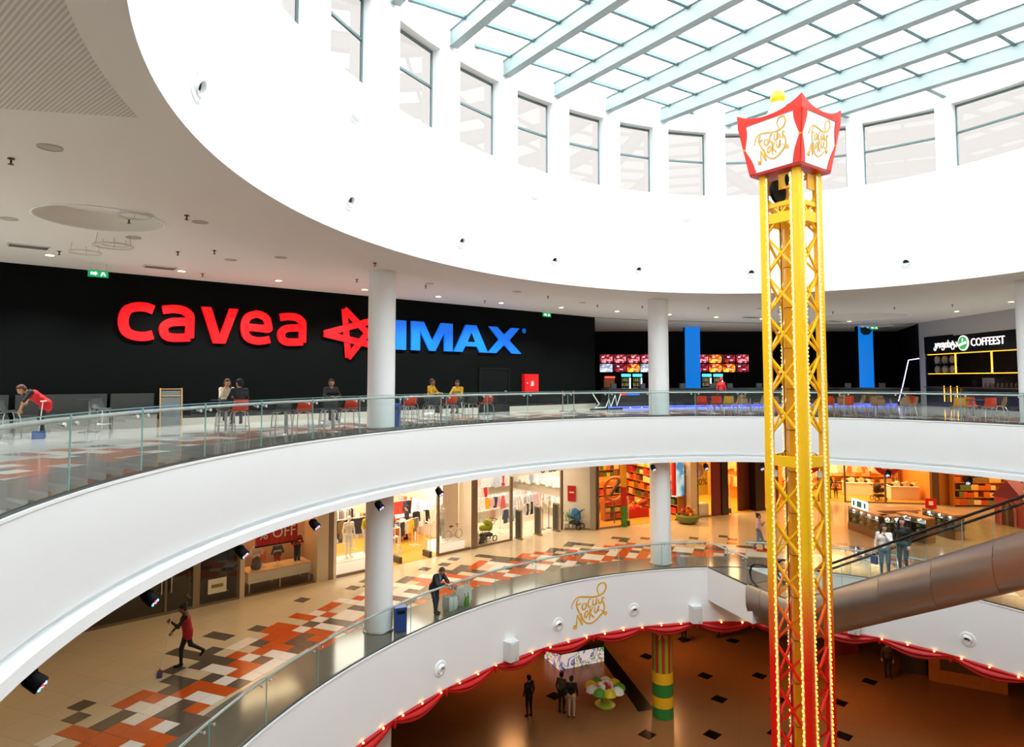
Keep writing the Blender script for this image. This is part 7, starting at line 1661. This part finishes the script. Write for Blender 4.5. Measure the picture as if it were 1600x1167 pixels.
for sx in (-1, 1): MB().sphere((sx * .13, 0, 0), .12, 10, 7, s=(1, .4, .7)).build('loop', M_ywl, t2, True); MB().bar((sx * .03, 0, 0), (sx * .14, 0, -.28), .07, .03).build('ribbon', M_ywl, t2)
MB().sphere((0, -.03, 0), .06, 8, 6).build('knot', M_ywl, t2, True)
column(*COLS[0], L0, C0, 'round white column on the ground level below the leaning man')
for k, (x, y) in enumerate(((6.9, 34.4), (9.25, 32.2), (11.85, 32.2), (14.4, 32.4), (4.2, 30.1), (6.7, 29.9), (9.2, 29.9), (11.8, 29.9), (3.0, 35.6), (9.4, 36.6), (12, 36.4), (1.9, 30.2), (14.4, 29.6), (16.8, 31.6), (13.2, 26.9), (10.6, 27.1), (5.4, 27.0), (8.0, 27.0))):
    o = MB().box((0, 0, .003), (.55, .55, .006)).build('tile', mat('black_tile', '#120c08', .2), fl0); o.location = (x, y, L0 + .001); o.rotation_euler = (0, 0, .78)
mb = MB(); mb.add([(4.2, 36.2, L0 + .005), (4.8, 36.4, L0 + .005), (6.1, 29.0, L0 + .005), (5.4, 28.8, L0 + .005)], [(0, 1, 2, 3)]); mb.build('dark_strip', mat('black_tile', '#120c08'), fl0)
def swirl_mat():
    m = bpy.data.materials.new('painted_swirls'); m.use_nodes = True; nt = m.node_tree; b = nt.nodes['Principled BSDF']; b.inputs['Roughness'].default_value = .4
    tc = nt.nodes.new('ShaderNodeTexCoord'); n = nt.nodes.new('ShaderNodeTexNoise'); n.inputs['Scale'].default_value = 1.7; n.inputs['Distortion'].default_value = 1.5
    cr = nt.nodes.new('ShaderNodeValToRGB'); cr.color_ramp.interpolation = 'CONSTANT'; e = cr.color_ramp.elements; e[0].position = 0; e[0].color = (*lin('#f0e4dc'), 1); e[1].position = .47; e[1].color = (*lin('#3a70c0'), 1)
    for pos, c in ((.53, '#e8a030'), (.56, '#f4ece4'), (.66, '#5aa040'), (.72, '#f0e8e0')): q = e.new(pos); q.color = (*lin(c), 1)
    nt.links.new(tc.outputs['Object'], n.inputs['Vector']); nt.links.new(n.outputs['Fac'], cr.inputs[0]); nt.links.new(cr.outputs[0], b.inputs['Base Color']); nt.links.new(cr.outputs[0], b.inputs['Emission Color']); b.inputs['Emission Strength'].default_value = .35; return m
M_swirl = swirl_mat(); M_choc = mat('chocolate_brick', '#3a1a10', .6, var=.4, scale=10, bump=.5)
t = thing('sweet_kiosk', 'low kiosk with painted swirl panels and a chocolate-brown rim on the ground level', 'kiosk', (2.35, 32.75, L0), .42)
MB().box((1.25, .04, .37), (2.5, .06, .70)).build('painted_panel', M_swirl, t); MB().box((-.02, .8, .37), (.06, 1.6, .70)).build('painted_panel', M_swirl, t)
for k in range(6): MB().box((.2 + .42 * k, .25, .86), (.40, .5, .24)).build('rim_block', M_choc, t)
for k in range(4): MB().box((.25, .65 + .38 * k, .86), (.5, .36, .24)).build('rim_block', M_choc, t)
MB().box((1.3, .9, .45), (2.2, 1.2, .9)).build('kiosk_core', mat('kiosk_dark', '#1a0e0a', .7), t)
t = thing('sundae_display', 'round dish display of giant whipped sweets with green and yellow rim', 'display', (4.05, 29.3, L0))
MB().lathe([(.4, 0), (.45, .1), (.2, .2), (.2, .5), (.5, .6), (.8, .72), (.82, .76), (.5, .66), (0, .64)], 30).build('dish', mat('dish_lime', '#b8c84a', .4), t, True)
for k in range(9):
    a = k * .7; MB().lathe([(0, 0), (.28, .02), (.24, .16), (.1, .26), (0, .3)], 12, (.62 * math.cos(a), .62 * math.sin(a), .70)).build('petal', mat('petal_%d' % (k % 3), ('#5a9a2a', '#e0c020', '#e8e4d0')[k % 3], .5), t, True)
MB().lathe([(.46, .68), (.48, .74), (.4, .8)], 24).build('saucer', M_wht, t, True)
for k in range(12):
    a = k * 2.4; r = .3 * math.sqrt(k / 12); MB().sphere((r * math.cos(a), r * math.sin(a), .84 + .16 * (1 - r * 3)), .12, 10, 7).build('scoop', mat('scoop_%d' % (k % 4), ('#f4ece4', '#e89a98', '#c83a2a', '#fbf6ee')[k % 4], .5), t, True)
G0 = [((.72, 28.4), 2.2, dict(top='#16110f', legs='#120e0c', hair='#100b0a'), 'person in dark clothes at the red drape, left on the ground level'), ((2.12, 28.7), 1.0, dict(top='#6a6a4a', legs='#1a1512', hair='#2a1c14'), 'person in an olive top looking at the sweet kiosk'), ((2.5, 28.3), 1.4, dict(top='#14100f', legs='#b89a80', hair='#140f0d'), 'person in black with pale trousers beside the olive-topped one'), ((9.3, 36.2), 2.0, dict(top='#20140e', legs='#1c1410', hair='#0e0908'), 'person in dark clothes far back right of the striped column'), ((17.9, 32.0), 4.2, dict(top='#3a2a1c', legs='#1c1410', hair='#c08a40'), 'fair-haired person on the ground level right of the tower'), ((11.4, 36.9), 3.0, dict(top='#1a120e', legs='#141010', hair='#0e0908'), 'person bending in dark clothes under the landing')]
for (x, y), f, c, lab in G0: person(lab, (x, y, L0), f, c, None, 1., None, 'short', .03, fine=False)
for k, (x, y, rz, w, h_, c, lab) in enumerate(((17.2, 34.6, .2, 1.6, 2.2, '#7a2a12', 'rust-brown stall front right of the tower on the ground level'), (19.4, 32.4, -.4, 1.0, 1.9, '#3a3430', 'grey leaning board on the ground level at the right'), (21.0, 31.0, -.5, 3.0, 1.4, '#b0661c', 'amber stall counter on the ground level at the far right'), (8.6, 38.2, .1, 1.4, 1.0, '#1c120c', 'dark bench far back behind the striped column'))):
    t = thing('stall', lab, 'stall', (x, y, L0), rz); MB().box((0, .3, h_ / 2), (w, .6, h_)).build('stall_body', mat('stall_' + c, c, .6, var=.2), t); MB().box((0, .28, h_ + .04), (w + .15, .75, .08)).build('stall_top', mat('stall_top', '#2a1810', .5), t); MB().box((0, -.01, h_ * .6), (w * .7, .03, h_ * .35)).build('stall_panel', mat('stall_panel_' + c, '#5a4030', .5, var=.4), t)
